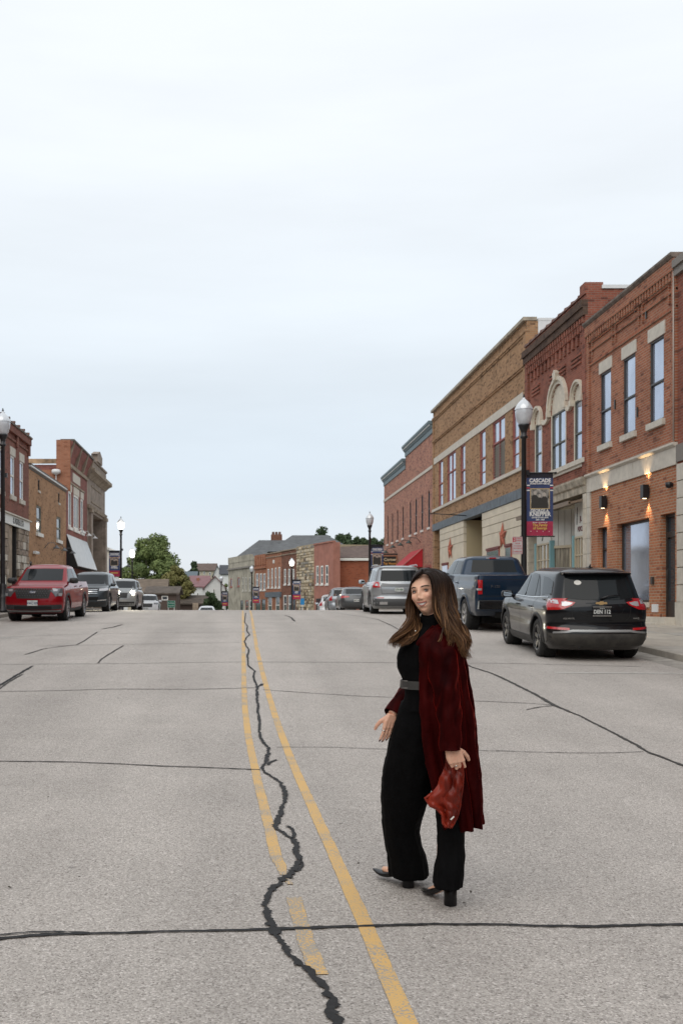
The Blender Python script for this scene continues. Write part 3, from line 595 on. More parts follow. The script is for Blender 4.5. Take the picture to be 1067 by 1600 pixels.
# angled recess board wall and its muntin window
s0, s1 = F.s_(890), F.s_(861)
def diag_box(q, u0, u1, h0, h1, t0=0, t1=.05):
    A0 = F.w(s0, -1.5, 0); B0 = F.w(s1+.3, -.15, 0); d = (B0-A0); n = Vector((d.y, -d.x, 0)).normalized()
    if n.y > 0: n = -n
    P = [A0+d*u0+n*t0, A0+d*u1+n*t0, A0+d*u1+n*t1, A0+d*u0+n*t1]
    q.add([(p.x, p.y, h0) for p in P]+[(p.x, p.y, h1) for p in P], [(0, 1, 5, 4), (1, 2, 6, 5), (2, 3, 7, 6), (3, 0, 4, 7), (0, 3, 2, 1), (4, 5, 6, 7)])
for k in range(9): q = MB(); diag_box(q, k/9+.004, (k+1)/9-.004, 3.7, 5.0); q.build('board', board, ROOT)
q = MB(); diag_box(q, 0, 1, 3.6, 3.7, 0, .09); diag_box(q, 0, .04, 1.9, 3.6, 0, .07); diag_box(q, .96, 1, 1.9, 3.6, 0, .07); diag_box(q, .34, .37, 1.9, 3.6, 0, .07); diag_box(q, .66, .69, 1.9, 3.6, 0, .07); diag_box(q, 0.04, .96, 2.65, 2.71, 0, .068); diag_box(q, 0, 1, .7, 1.9)
wd = q.build('window', tan_trim, ROOT); q = MB(); diag_box(q, .02, .98, 1.9, 3.6, .015, .025); q.build('pane', curtain, wd)
q = MB(); diag_box(q, .02, .34, 3.75, 4.5, .06, .3)
for k in range(6): diag_box(q, .04, .32, 3.8+k*.115, 3.86+k*.115, .3, .33)
q.build('air_conditioner', mat('tan_grille', (.30, .21, .14), .6), ROOT)
# lettering and knives painted on the boards
sgn_m = mat('sign_black', (.02, .02, .02), .6)
a, b = F.s_(914.5), F.s_(895); c = (a+b)/2
MW = F.M @ Matrix(((-1, 0, 0, 0), (0, 0, 1, 0), (0, 1, 0, 0), (0, 0, 0, 1)))
def ftext(s, size, sc, hc, o, name, m, root, **k): return text_mesh(s, size, name, m, root, F.M @ Matrix.Translation((sc, o, hc)) @ Matrix(((FL, 0, 0, 0), (0, 0, 1, 0), (0, 1, 0, 0), (0, 0, 0, 1))), **k)
FL = -1
ftext('POPCUL', .23, c-.0, 4.08, -.045, 'lettering', mat('sign_maroon', (.12, .03, .03), .6), ROOT, bold=.012, sx=.7)
ftext('JL', .24, c, 4.42, -.045, 'lettering', mat('sign_maroon', (.12, .03, .03), .6), ROOT, bold=.01)
q = MB(); F.poly(q, [(c-.42, 3.9), (c-.36, 3.9), (c-.30, 4.75), (c-.34, 4.9), (c-.44, 4.6)], -.05, -.04); F.poly(q, [(c+.36, 4.25), (c+.41, 4.25), (c+.36, 4.8), (c+.32, 4.85)], -.05, -.04); q.build('painted_knife', sgn_m, ROOT)
a, b = F.s_(857.5), F.s_(836); c = (a+b)/2
q = MB(); F.poly(q, [(c+.1, 3.95), (c+.2, 3.95), (c-.05, 4.4), (c-.1, 4.75), (c-.14, 4.7), (c-.1, 4.3)], -.05, -.04); q.build('painted_knife', sgn_m, ROOT)
reparent_fix(ROOT)
# ---------- R3: big tan brick block with painted cream shopfront
ya, yb = yy(822.5), yy(676.5)
ROOT = bld('brick_shop', ya, 'tall tan brick building with pale stone bands and rusty stars on cream panels')
F = Facade((FX, ya+.004), (FX, yb-.004), -1); zt = 12.85; Lr = F.L
grp = [(691.6, 685, 0), (711.6, 698.4, 1), (726.4, 719, 0), (758, 749, 0), (788.4, 769, 2), (810.4, 800, 0)]
WS = [(F.s_(a), F.s_(b), k) for a, b, k in grp]
shell(F, ROOT, brick_tan, 0, Lr, 6.25, zt, 20, [(a, b, 7.12, 9.74) for a, b, k in WS])
for a, b, k in WS:
    window(F, ROOT, a, b, 7.12, 9.74, red_trim, frame=.07, mid=.62 if k else .5, mull=1 if k == 1 else (1 if k == 2 else 0), louver=.6 if k == 2 else None, back=.06, muntin=(.25,) if k == 0 else ())
q = MB()
for i in range(14):
    q = MB(); F.box(q, i*Lr/14+.006, (i+1)*Lr/14-.006, -.05, .04+random.uniform(-.004, .004), 9.745, 10.1); q.build('stone_block', limestone, ROOT)
for i in range(14):
    q = MB(); F.box(q, i*Lr/14+.006, (i+1)*Lr/14-.006, -.1, .09+random.uniform(-.004, .004), 6.97, 7.115); q.build('stone_block', limestone, ROOT)
q = MB(); F.box(q, 0, Lr, 0, .06, 11.0, 11.08); F.box(q, 0, Lr, 0, .1, 11.08, 11.16); F.box(q, 0, Lr, 0, .05, 12.3, 12.38); F.box(q, 0, Lr, 0, .09, 12.38, 12.5); F.box(q, 0, .35, 0, .05, 6.3, 12.3); F.box(q, Lr-.35, Lr, 0, .05, 6.3, 12.3); q.build('cornice', brick_tan, ROOT)
q = MB(); F.box(q, -.03, Lr+.03, -.4, .15, zt+.001, zt+.14); q.build('coping', mat('stone_coping', (.38, .33, .26), .8, n_scale=3, n_amt=.2), ROOT)
q = MB(); F.box(q, -.02, .25, -16, -.45, zt-.01, zt+.1); F.box(q, -.02, .0, -6, -.45, zt-.8, zt-.02); q.build('flashing', white_metal, ROOT)
q = MB(); F.box(q, 0, Lr, -.3, .06, 5.85, 6.249)
for i in range(11): a = .7+i*1.75; q.lathe([(.06, 0), (.06, .03)], (0, 0, 0), 8) if 0 else None
q.build('steel_beam', mat('blue_grey_steel', (.115, .14, .165), .6, n_scale=3, n_amt=.2), ROOT)
q = MB(); F.box(q, 0, Lr, -2.3, -2.2, .8, 5.85); q.build('recess_wall', cream_panel, ROOT)
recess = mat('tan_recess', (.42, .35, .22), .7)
segs = [(0.0, F.s_(812), 'c'), (F.s_(812), F.s_(753), 'p'), (F.s_(753), F.s_(724), 'r'), (F.s_(724), F.s_(687), 'p'), (F.s_(687), Lr-.5, 'd')]
for a, b, k in segs:
    if k in 'pc':
        lines = [.9, 4.75, 5.15, 5.5, 5.84]
        for i in range(4):
            q = MB(); F.box(q, a, b, -.14 if k == 'p' else -.12, .0+(.012 if i > 1 else 0), lines[i]+.012, lines[i+1]-.012); q.build('panel', cream_panel, ROOT)
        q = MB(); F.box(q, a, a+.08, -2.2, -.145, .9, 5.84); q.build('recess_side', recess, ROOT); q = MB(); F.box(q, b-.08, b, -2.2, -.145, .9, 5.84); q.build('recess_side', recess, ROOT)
    if k == 'd':
        q = MB(); F.box(q, a, b, -2.19, -2.0, .9, 5.84); q.build('door', dark_void, ROOT)  # near-black sheet: the narrow recess's darkness is put into its colour
q = MB(); F.box(q, Lr-.5, Lr, -.3, .03, .7, 5.849); q.build('pier', brick_tan, ROOT)
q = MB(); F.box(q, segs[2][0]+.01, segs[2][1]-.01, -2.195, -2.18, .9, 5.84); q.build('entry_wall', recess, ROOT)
for p0, p1, zz in ((780, 762, 3.95), (799, 791, 3.95), (700, 692, 3.7)):
    a, b = F.s_(p0), F.s_(p1); q = MB(); F.box(q, a-.06, b+.06, .0, .05, 1.9, zz+.06); wd = q.build('window', red_trim, ROOT); q = MB(); F.box(q, a, b, .05, .056, 1.95, zz); q.build('pane', glass_win, wd)
    q = MB(); F.box(q, a-.1, b+.1, 0, .09, zz+.062, zz+.16); q.build('lintel', mat('dark_red_trim', (.16, .04, .035), .6), wd)
reparent_fix(ROOT)
FR3 = F
# rusty metal stars on the panels
rust = mat('rusted_metal', (.42, .12, .07), .7, n_scale=6, n_amt=.3)
def star(F, sc, hc, r, label):
    pts = []
    for k in range(10):
        t = math.pi/2+k*math.pi/5; rr = r if k % 2 == 0 else r*.4; pts.append((sc+rr*math.cos(t), hc+rr*math.sin(t)))
    mb = MB(); vs = [F.w(a, .03, h) for a, h in pts]+[F.w(sc, .16, hc), F.w(sc, .02, hc)]
    mb.add(vs, [(k, (k+1) % 10, 10) for k in range(10)]+[((k+1) % 10, k, 11) for k in range(10)])
    return tag(mb.build('metal_star', rust), label, 'star', 'barn stars on the cream shopfront')
star(F, F.s_(786), 4.5, .66, 'rust red metal star on the cream panel just left of the banner post')
star(F, F.s_(704), 4.55, .66, 'rust red metal star on the farther narrow cream panel')
a = F.s_(730); q = MB(); q.tube([F.w(a, 0, 6.0), F.w(a, 1.9, 6.12)], .025, 6); q.tube([F.w(a, 0, 6.3), F.w(a, .9, 6.06)], .012, 6)
tag(q.build('sign_bracket', black_paint), 'empty black iron sign arm sticking out from the tan brick building', 'bracket')
# ---------- R4: mottled pink brick with teal cornice
ya, yb = yy(676.5), yy(600)
ROOT = bld('brick_tavern', ya, 'mottled pink brick building with stepped grey cornice and narrow arched windows')
F = Facade((FX, ya+.004), (FX, yb), -1); sm = F.s_(633.5)
slate = mat('slate_blue_cornice', (.14, .19, .21), .6); white_sill = white_paint
WN = [(F.s_(p)-.22, F.s_(p)+.22) for p in (605.8, 613, 621, 629.5)]+[(F.s_(p)-.27, F.s_(p)+.27) for p in (641, 650, 659.5, 670)]
nar = [q_ for q_ in WN]
for (a0, a1, zt) in ((0, sm, 12.0), (sm+.004, F.L, 11.2)):
    hol = [(a, b, 6.2, 8.45) for a, b in nar if a0 < a < a1]
    mid = 4.0
    shell(F, ROOT, brick_pink, a0, a1, .3, zt, 18, hol, rev=.2)
    q = MB(); F.prism(q, a0, a1-.002, [(-.3, zt+.001), (.1, zt+.001), (.28, zt+.3), (.28, zt+.42), (-.3, zt+.42)]); F.box(q, a0, a1-.002, -.3, .06, zt-.3, zt); q.build('cornice', slate, ROOT)
    q = MB(); F.box(q, a0, a1-.002, -.02, .05, zt-.06, zt-.0); F.box(q, a0, a1-.002, -.0, .22, zt+.16, zt+.2); q.build('cornice_trim', white_paint, ROOT)
q = MB(); F.box(q, 0, F.L, -.02, .06, 9.62, 9.8); q.build('stone_band', limestone, ROOT)
for a, b in nar:
    wd = window(F, ROOT, a, b, 6.2, 8.45, black_paint, frame=.05, back=.04, mid=.5, sill=(.12, .08, .08, white_paint))
    q = MB()
    sc, hw = (a+b)/2, (b-a)/2
    F.poly(q, [(a, 8.46), (a, 8.25)]+[(sc-hw*math.cos(math.pi*k/8), 8.25+.2*math.sin(math.pi*k/8)) for k in range(1, 8)]+[(b, 8.25), (b, 8.46)], -.1, .003); q.build('arch_infill', brick_pink, wd)
q = MB(); a, b = F.s_(673), F.s_(664); F.box(q, a, b, 0, .05, 1.2, 3.95); wd = q.build('window', red_trim, ROOT); q = MB(); F.box(q, a+.1, b-.1, .05, .056, 1.4, 3.8); q.build('pane', glass_dark, wd)
for p in (648, 636, 622, 609):
    a = F.s_(p); q = MB(); F.box(q, a-.9, a+.9, 0, .05, 1.2, 3.7); wd = q.build('window', bronze, ROOT); q = MB(); F.box(q, a-.8, a+.8, .05, .056, 1.4, 3.6); q.build('pane', glass_dark, wd)
reparent_fix(ROOT)
FR4 = F
dk_green = mat('dark_green_metal', (.03, .05, .045), .45)
def gooseneck(F, s, h, m, label, grp, out=.75):
    q = MB(); q.tube([F.w(s, 0, h), F.w(s, .25, h+.3), F.w(s, out*.8, h+.32), F.w(s, out, h+.12)], .02, 6)
    o = tag(q.build('gooseneck_lamp', m), label, 'lamp', grp)
    q = MB(); q.lathe([(.04, .16), (.07, .1), (.2, 0), (.21, -.03), (.19, -.02), (.001, .05)], F.w(s, out, h), 14); q.build('lamp_shade', m, o)
for p, hh, lb in ((630.5, 5.55, 'green gooseneck lamp under the far windows, above the gap between sign and awning'), (643, 5.5, 'green gooseneck lamp above the red awning, left one of the pair'), (657, 5.45, 'green gooseneck lamp above the red awning, right one of the pair'), (618.5, 4.95+.4, 'green gooseneck lamp over the right end of the hanging sign'), (608.5, 4.95+.4, 'green gooseneck lamp over the left end of the hanging sign')):
    gooseneck(F, F.s_(p), hh, dk_green, lb, 'gooseneck lamps on the pink brick wall')
# red awning
aw = mat('red_canvas', (.42, .012, .02), .75, n_scale=4, n_amt=.08)
s0 = F.s_(660.5); s1 = F.s_(642); q = MB(); F.prism(q, s0, s1, [(.02, 5.05), (.02, 3.9), (1.2, 3.9), (1.22, 4.0)])
aw_o = tag(q.build('awning', aw), 'bright red canvas awning on the mottled pink brick wall', 'awning')
q = MB(); q.tube([F.w(s0-.01, .02, 5.06), F.w(s0-.01, 1.22, 4.0)], .025, 5); q.tube([F.w(s0-.01, 1.22, 4.0), F.w(s1, 1.22, 4.0)], .025, 5); q.build('piping', mat('faded_red_piping', (.5, .2, .18), .7), aw_o)
# hanging tavern sign
s0 = F.s_(621); y0 = F.w(s0, 0, 0).y
q = MB(); q.box(10.25, 11.38, y0-.04, y0+.04, 4.25, 5.12); sg_o = tag(q.build('hanging_sign', mat('sign_frame_wood', (.30, .13, .07), .6)), 'black and gold hanging sign in a dark frame with faded lettering', 'sign')
q = MB(); q.box(10.35, 11.28, y0-.05, y0+.05, 4.33, 5.03); q.build('sign_face', mat('sign_face_black', (.01, .009, .008), .5), sg_o)
gold = mat('gold_paint', (.55, .26, .06), .5)
FR = Matrix.Rotation(R(90), 4, 'X')
text_mesh('Corner', .30, 'lettering', mat('cream_paint', (.6, .5, .33), .5), sg_o, Matrix.Translation((10.85, y0-.054, 4.80)) @ FR, bold=.008)
text_mesh('Tap House', .25, 'lettering', gold, sg_o, Matrix.Translation((10.82, y0-.054, 4.52)) @ FR, bold=.008, sx=.85)
q = MB(); q.box(10.15, 11.4, y0-.03, y0+.03, 5.14, 5.24); q.box(10.12, 10.19, y0-.03, y0+.03, 4.2, 5.135); q.build('sign_bracket', black_paint, sg_o)
# =================================================================== left side of the street
def yl_(px): return -FX*FPX/(px-VX)
glass_grey = mat('dim_window_glass', (.16, .18, .21), .08, .5, n_scale=1, n_amt=.15)
# L1 red-brown brick with white sign band
ya, yb = 36.0, yl_(45.5)
ROOT = bld('brick_office', ya, 'red brick building with a white lettered sign band at the left picture edge', -FX)
F = Facade((-FX, ya), (-FX, yb), 1); zt = 10.45
hl = [(F.s_(17), F.s_(23)), (F.s_(31.5), F.s_(37)), (F.s_(-2), F.s_(5)), (3.0, 3.95)]
brick_l1 = brick_mat('left_red_brick', (.26, .09, .065), (.21, .07, .052), (.22, .15, .12), dark_amt=.15, dark=(.1, .04, .03), stain=.25)
shell(F, ROOT, brick_l1, 0, F.L, 6.05, zt, 14, [(a, b, 7.0, 9.0) for a, b in hl])
for a, b in hl: window(F, ROOT, a, b, 7.0, 9.0, white_paint, glass_win, .09, sill=(.22, .15, .09), lintel=(.42, .15))
q = MB(); F.box(q, 0, F.L, 0, .16, zt-.35, zt); F.box(q, 0, F.L, 0, .07, 9.75, 9.85)
for i in range(7): a = .3+i*(F.L-.7)/6; F.box(q, a, a+.35, 0, .12, 9.55, zt-.35)
q.build('cornice', brick_l1, ROOT)
q = MB(); F.box(q, -.02, F.L+.02, -.3, .22, zt+.001, zt+.09); q.build('coping', mat('weathered_coping', (.17, .135, .11)), ROOT)
for i in range(16): q = MB(); a = i*F.L/16; F.box(q, a, a+.14, -.25, .26, zt+.092, zt+.2); q.build('coping_tile', MATS['clay_coping'], ROOT)
q = MB(); F.box(q, 0, F.L, -.3, .06, 6.0, 6.049); F.prism(q, 0, F.L, [(.06, 5.98), (.2, 5.98), (.2, 6.03), (.06, 6.1)]); q.build('ledge', limestone, ROOT)
q = MB(); F.box(q, 6.5, F.L-.15, .0, .09, 5.5, 5.97); sb = q.build('sign_band', mat('sign_white', (.66, .68, .66), .5), ROOT)
FL = 1
ftext('RS. INSUR/REAL ESTA', .42, (F.s_(8)+F.L)/2-.15, 5.735, .092, 'lettering', mat('sign_black', (.02, .02, .02)), sb, bold=.014, sx=.62)
rub = mat('rubble_stone', (.30, .24, .19), .9, n_scale=5, n_amt=.35, bump=.8, n_detail=6)
q = MB(); F.box(q, 0, F.L, -.5, -.32, .5, 6.0); q.build('backing_wall', rub, ROOT)
rr_ = random.Random(5)
for (a0, a1) in ((F.s_(28), F.L-.05), (F.s_(5.5), F.s_(13.5))):
    h = 3.0
    while h < 5.4:
        hh = rr_.uniform(.28, .42); a = a0
        while a < a1:
            ww = min(rr_.uniform(.45, .8), a1-a); q = MB(); F.box(q, a+.015, a+ww-.015, -.32, rr_.uniform(.0, .07), h+.015, min(h+hh, 5.48)-.015)
            q.build('stone_block', [rub, limestone, sandstone, rub][rr_.randrange(4)], ROOT); a += ww
        h += hh
for a0, a1, m_, nm in ((F.s_(13.5), F.s_(21), sandstone, 'pier'), (F.s_(27), F.s_(29), bronze, 'post'), (F.s_(29), F.s_(34), brick_buff, 'pier'), (F.s_(34.5), F.s_(40), white_paint, 'door'), (F.s_(8.5), F.s_(12), white_paint, 'door')):
    q = MB(); F.box(q, a0, a1, -.31, -.05, .5, 3.0 if m_ != sandstone and m_ != bronze else 5.45); q.build(nm, m_, ROOT)
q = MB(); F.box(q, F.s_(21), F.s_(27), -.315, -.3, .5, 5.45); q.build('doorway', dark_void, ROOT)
reparent_fix(ROOT)
# L2 buff brick with small windows
ya, yb = yl_(45.5)+.01, yl_(103.7)
ROOT = bld('brick_shop', ya, 'low buff brick building with two narrow windows and gooseneck lamps', -FX)
F = Facade((-FX, ya), (-FX, yb), 1); zt = 9.1
hl = [(F.s_(57.5), F.s_(65), 5.6, 7.15), (F.s_(89), F.s_(95.5), 5.6, 7.05), (F.s_(60), F.s_(62.5), 8.0, 8.65), (F.s_(91.5), F.s_(93.5), 7.95, 8.6)]
gh = [(F.s_(47), F.s_(51), 1, 3.9), (F.s_(55), F.s_(66), 1, 3.7), (F.s_(75), F.s_(86), 1, 3.8)]
shell(F, ROOT, brick_buff, 0, F.L, .4, zt, 16, hl+gh)
olive = mat('olive_frame', (.16, .15, .11), .6)
for i, (a, b, c, d) in enumerate(hl):
    window(F, ROOT, a, b, c, d, olive if i < 2 else bronze, glass_grey if i < 2 else glass_dark, .1 if i < 2 else .05, mid=.5 if i < 2 else 0, sill=(.2, .15, .12, white_paint) if i < 2 else (.12, .05), lintel=(.28, .12, brick_buff) if i < 2 else None)
for a, b, c, d in gh: window(F, ROOT, a, b, c, d, bronze, glass_dark, .1, mid=.7)
q = MB(); F.box(q, -.0, F.L, -.35, .12, zt+.001, zt+.1); F.box(q, 0, F.L, 0, .04, zt-.2, zt-.12); q.build('coping', mat('dark_coping', (.10, .09, .075), .7), ROOT)
q = MB(); F.box(q, 0, F.L, 0, .13, zt-.075, zt-.001); q.build('gutter', white_metal, ROOT)
reparent_fix(ROOT)
for p, hh, lb in ((70, 4.85, 'grey gooseneck lamp on the buff brick wall, nearest one'), (83, 4.85, 'grey gooseneck lamp on the buff brick wall, middle one'), (97, 4.85, 'grey gooseneck lamp on the buff brick wall, beside the awning')):
    gooseneck(F, F.s_(p), hh, mat('grey_metal', (.12, .13, .14), .4), lb, 'gooseneck lamps on the buff brick wall', .7)
q = MB(); a = F.s_(54); F.box(q, a-.4, a+.4, .02, .2, 4.35, 4.5); q.tube([F.w(a, 0, 4.42), F.w(a, .3, 4.4)], .05, 6); tag(q.build('wall_light', white_metal), 'white box light on the buff brick wall above the red pickup', 'wall lamp')
# L3 maroon brick with awning
ya, yb = yl_(103.7)+.01, yl_(136.5)
ROOT = bld('brick_shop', ya, 'maroon brick building with grouped white windows and a stepped cornice', -FX)
F = Facade((-FX, ya), (-FX, yb), 1); zt = 10.75
g3 = [(F.s_(107.2), F.s_(112)), (F.s_(115.5), F.s_(123.5)), (F.s_(126.5), F.s_(130.5))]
shell(F, ROOT, brick_maroon, 0, F.L, .3, zt, 16, [(a, b, 6.75, 9.15) for a, b in g3])
for i, (a, b) in enumerate(g3): window(F, ROOT, a, b, 6.75, 9.15, white_paint, glass_grey, .16, mid=0, mull=1 if i == 1 else 0, sill=(.2, .15, .1, white_paint), lintel=(.5, .12))
q = MB(); F.box(q, 0, F.L, -.2, .1, 10.76, 11.0); q.build('stone_band', sandstone, ROOT)
q = MB(); F.box(q, g3[0][0]-.3, g3[2][1]+.3, 0, .08, 9.68, 9.8); q.build('label_mould', sandstone, ROOT)
q = MB(); F.prism(q, 0, F.L, [(-.35, 11.0), (.02, 11.0), (.12, 11.5), (.45, 12.15), (.45, 12.3), (-.35, 12.3)]); q.build('flared_cornice', brick_maroon, ROOT)
q = MB(); F.box(q, 0, F.L, -.37, .55, 12.302, 12.42); q.build('coping', mat('dark_coping', (.1, .09, .075)), ROOT)
for a in (.15, F.L*.36, F.L*.68, F.L-.3): q = MB(); F.prism(q, a, a+.2, [(.02, 11.0), (.2, 11.0), (.52, 12.15), (.52, 12.3), (.02, 12.3)]); q.build('bracket', sandstone, ROOT)
q = MB(); F.box(q, -.12, -.002, -.62, .3, 9.0, 12.35); q.build('corner_pier', brick_orange, ROOT)
q = MB(); F.box(q, -.12, -.002, -6, -.63, 10.8, 11.1); F.box(q, -.05, -.001, -12, -6, 10.4, 11.0); q.build('patched_parapet', mat('patched_parapet', (.42, .27, .16), .8, n_scale=1.5, n_amt=.4), ROOT)
q = MB(); F.box(q, F.s_(113.7), F.s_(125), 0, .05, 9.95, 10.55); q.build('date_stone', limestone, ROOT)
q = MB(); F.box(q, -.06, -.004, -10, -.64, 9.15, 10.395); q.build('upper_side_wall', brick_orange, ROOT)
reparent_fix(ROOT)
FL3 = F
for i, (p, lb) in enumerate(((119.5, 'white dish lamp over the near end of the shed awning'), (129, 'white dish lamp over the middle of the shed awning'), (138.5, 'white dish lamp over the far end of the shed awning'))):
    gooseneck(F, F.s_(p), 6.55, white_metal, lb, 'dish lamps above the shed awning', .5)
q = MB(); s0, s1 = .15, F.L-.1; F.prism(q, s0+.02, s1, [(.01, 6.15), (.01, 4.05), (.7, 4.05), (.72, 4.1)]); ao = tag(q.build('shed_awning', mat('black_canvas', (.012, .012, .013), .8)), 'steep shed awning of white sheet metal with black side on the maroon building', 'awning')
for k in range(12):
    q = MB(); a = s0+(s1-s0)*k/12; b = s0+(s1-s0)*(k+1)/12; F.prism(q, a+.01, b-.01, [(.02, 6.2), (.02, 6.16), (.74, 4.08), (.78, 4.1)]); q.build('metal_panel', mat('pale_sheet_metal', (.55, .57, .58), .4, n_scale=3, n_amt=.08), ao)
q = MB(); c = F.w(-.3, -.6, 10.2); q.lathe([(.001, .2), (.22, .18), (.3, .1), (.3, -.05), (.001, -.2)], c, 12); q.tube([c, c-Vector((0, 0, 1.0))], .03, 6)
tag(q.build('satellite_dish', white_metal), 'white dish antenna mounted on the side wall of the maroon building', 'antenna')
q = MB(); q.tube([(-14.4, 57, 9.0), (-14.4, 57, 10.3)], .05, 6); q.box(-14.7, -14.1, 56.8, 57.2, 10.3, 11.0); tag(q.build('roof_vent', white_metal), 'white vent box on a thin post on the buff brick roof', 'vent')
# L4 stone bank
ya, yb = yl_(136.5)+.01, yl_(164.5)
ROOT = bld('stone_bank', ya, 'grey brown stone bank building with heavy cornice and deep dark portal', -FX)
F = Facade((-FX, ya), (-FX, yb), 1); zt = 11.1
bankst = mat('bank_stone', (.30, .24, .195), .85, n_scale=1.6, n_amt=.22, bump=.5, n_detail=8)
P0, P1 = F.s_(141), F.s_(161)
shell(F, ROOT, bankst, 0, F.L, .2, zt, 16, [(P0, P1, .2, 8.6)], rev=1.2)
q = MB(); F.prism(q, -.1, F.L+.1, [(-.3, 11.1), (.05, 11.1), (.3, 11.35), (.6, 11.5), (.6, 11.75), (-.3, 11.75)]); q.build('cornice', sandstone, ROOT)
q = MB(); F.prism(q, 0, F.L, [(0, 8.8), (.12, 8.8), (.22, 9.05), (0, 9.05)]); q.build('string_course', sandstone, ROOT)
q = MB(); F.box(q, 0, F.L, -.35, .1, 11.751, 12.6); F.box(q, 0, F.L, -.38, .2, 12.601, 12.75); q.build('parapet', bankst, ROOT)
q = MB(); F.box(q, F.L*.35, F.L*.62, -.2, .3, 12.751, 13.3); F.poly(q, [(F.L*.33, 13.3), (F.L*.64, 13.3), (F.L*.485, 13.7)], -.2, .3); q.build('pediment', bankst, ROOT)
q = MB(); F.box(q, F.L*.2, F.L*.8, 0, .05, 9.4, 9.5); F.box(q, F.L*.2, F.L*.8, 0, .05, 10.6, 10.7); q.build('frieze_panel', sandstone, ROOT)
for a in (P0-.9, P1+.05):
    q = MB(); F.box(q, a, a+.85, 0, .25, 1.2, 8.5); q.build('pilaster', bankst, ROOT); q = MB(); F.box(q, a-.08, a+.93, 0, .33, 8.5, 8.78); q.build('capital', sandstone, ROOT)
q = MB(); F.box(q, P0, P1, -1.21, -1.15, 3.5, 8.5); q.build('portal_wall', mat('brown_portal', (.10, .055, .045), .8), ROOT)
for k in range(3): a = P0+(P1-P0)*(k+.15)/3; q = MB(); F.box(q, a, a+(P1-P0)*.22, -1.15, -1.05, 1, 8.0); q.build('window', olive, ROOT)
for i in range(12):
    for j, (a0, a1) in enumerate(((0, P0-.95),)):
        q = MB(); F.box(q, a0+.01, a1-.01, 0, .04, 2+i*.55, 2.53+i*.55); q.build('stone_block', bankst, ROOT)
reparent_fix(ROOT)
ROOT = empty('corner_house', (-12, 92, g(92)), 0, 'narrow white clapboard house corner behind the stone bank', 'house')
q = MB(); q.box(-16.5, -12.0, 88, 96, -.5, 6.3); q.build('wall', white_paint, ROOT); q = MB(); q.box(-17, -11.5, 87.6, 96.4, 6.3, 6.5); q.box(-16.8, -11.8, 87.8, 96.2, 6.5, 6.7); q.build('eave', white_paint, ROOT)
q = MB(); q.box(-12.3, -11.98, 87.9, 88.2, -.5, 6.3); q.build('corner_board', limestone, ROOT)
reparent_fix(ROOT)
# =================================================================== far row, where the street swings left
RA, RB = Vector(((520.5-VX)/FPX*107, 107, 0)), Vector(((356.5-VX)/FPX*150, 150, 0))
F = Facade((RA.x, RA.y), (RB.x, RB.y), -1)
def far(px0, px1, pytop, name, label, wm, depth=12, pyref=None):
    s0, s1 = F.s_(px0), F.s_(px1); zt = F.h((px0+px1)/2, pytop)
    root = empty(name, tuple(F.w(s0, 0, g(F.w(s0, 0, 0).y))), 0, label, 'building')
    return root, s0, s1, zt
def far_win(root, px0, px1, py0, py1, fm, gm=None, fr=.14, **k):
    a, b = F.s_(px1), F.s_(px0); a, b = min(a, b), max(a, b); m = (px0+px1)/2
    return (a, b, F.h(m, py1), F.h(m, py0), fm, gm, fr)
def far_build(px0, px1, pytop, name, label, wm, wins, depth=12, extra=None):
    root, s0, s1, zt = far(px0, px1, pytop, name, label, wm)
    ws = [far_win(root, *w[:4], *w[4:]) for w in wins]
    shell(F, root, wm, s0+.003, s1-.003, -3, zt, depth, [w[:4] for w in ws], rev=.25)
    for a, b, c, d, fm, gm, fr in ws: window(F, root, a, b, c, d, fm, gm or glass_dark, fr, back=.03, mid=.5 if d-c > 1.5 else 0, sill=(.15, .1, .08, fm))
    if extra: extra(root, s0, s1, zt)
    reparent_fix(root); return root, s0, s1, zt
stucco = mat('salmon_brick', (.36, .155, .115), .85, n_scale=1.2, n_amt=.12); fieldstone = mat('backing_mortar', (.33, .27, .18), .9)
def ex_end(root, s0, s1, zt):
    q = MB(); F.box(q, s0-.02, s1, -.3, .12, zt+.001, zt+.15); F.box(q, s0, s1, 0, .08, F.h(505, 905)-7.2+7.2-.05, F.h(505, 905)+.02) if 0 else None; q.build('coping', stucco, root)
far_build(520.5, 490.8, 849.3, 'brick_shop', 'salmon brick corner building with three white upper windows and long red side', stucco, [(494, 498, 884, 913, white_paint), (501, 505, 884, 913, white_paint), (508.5, 513, 883, 913, white_paint), (494, 506, 935, 958, bronze)], depth=.8, extra=ex_end)
# its side wing, seen side on
ROOT = empty('brick_wing', (12, 108.5, g(108)), 0, 'long orange brick wing with a brown shingle roof beside the corner building', 'building')
zz = lambda py, y: CAMZ+(VY-py)/FPX*y
q = MB(); q.box(RA.x+.2, 17.0, 108.6, 120, -3, zz(873, 108.6)); q.build('wall', brick_mat('wing_brick', (.32, .085, .04), (.27, .07, .035), (.28, .14, .09), dark_amt=.12, dark=(.16, .05, .03), stain=.15), ROOT)
q = MB(); q.box(RA.x, 17.2, 108.35, 108.58, zz(876, 108.6), zz(872, 108.6)); q.build('gutter', white_paint, ROOT)
sh = mat('brown_shingles', (.135, .095, .08), .9, n_scale=2, n_amt=.25, n_stretch=(1, 1, 8)); zl, zh = zz(872, 108.6), zz(853, 114.6)
for k in range(6):
    q = MB(); t0, t1 = k/6, (k+1)/6+.02; q.box(RA.x, 17.4, 0, 1, 0, .08); q.v = [(v[0], 108.4+6.2*(t0+(t1-t0)*v[1]), zl+(zh-zl)*(t0+(t1-t0)*v[1])+v[2]+.02*(1-v[1])) for v in q.v]; q.build('shingle_course', sh, ROOT)
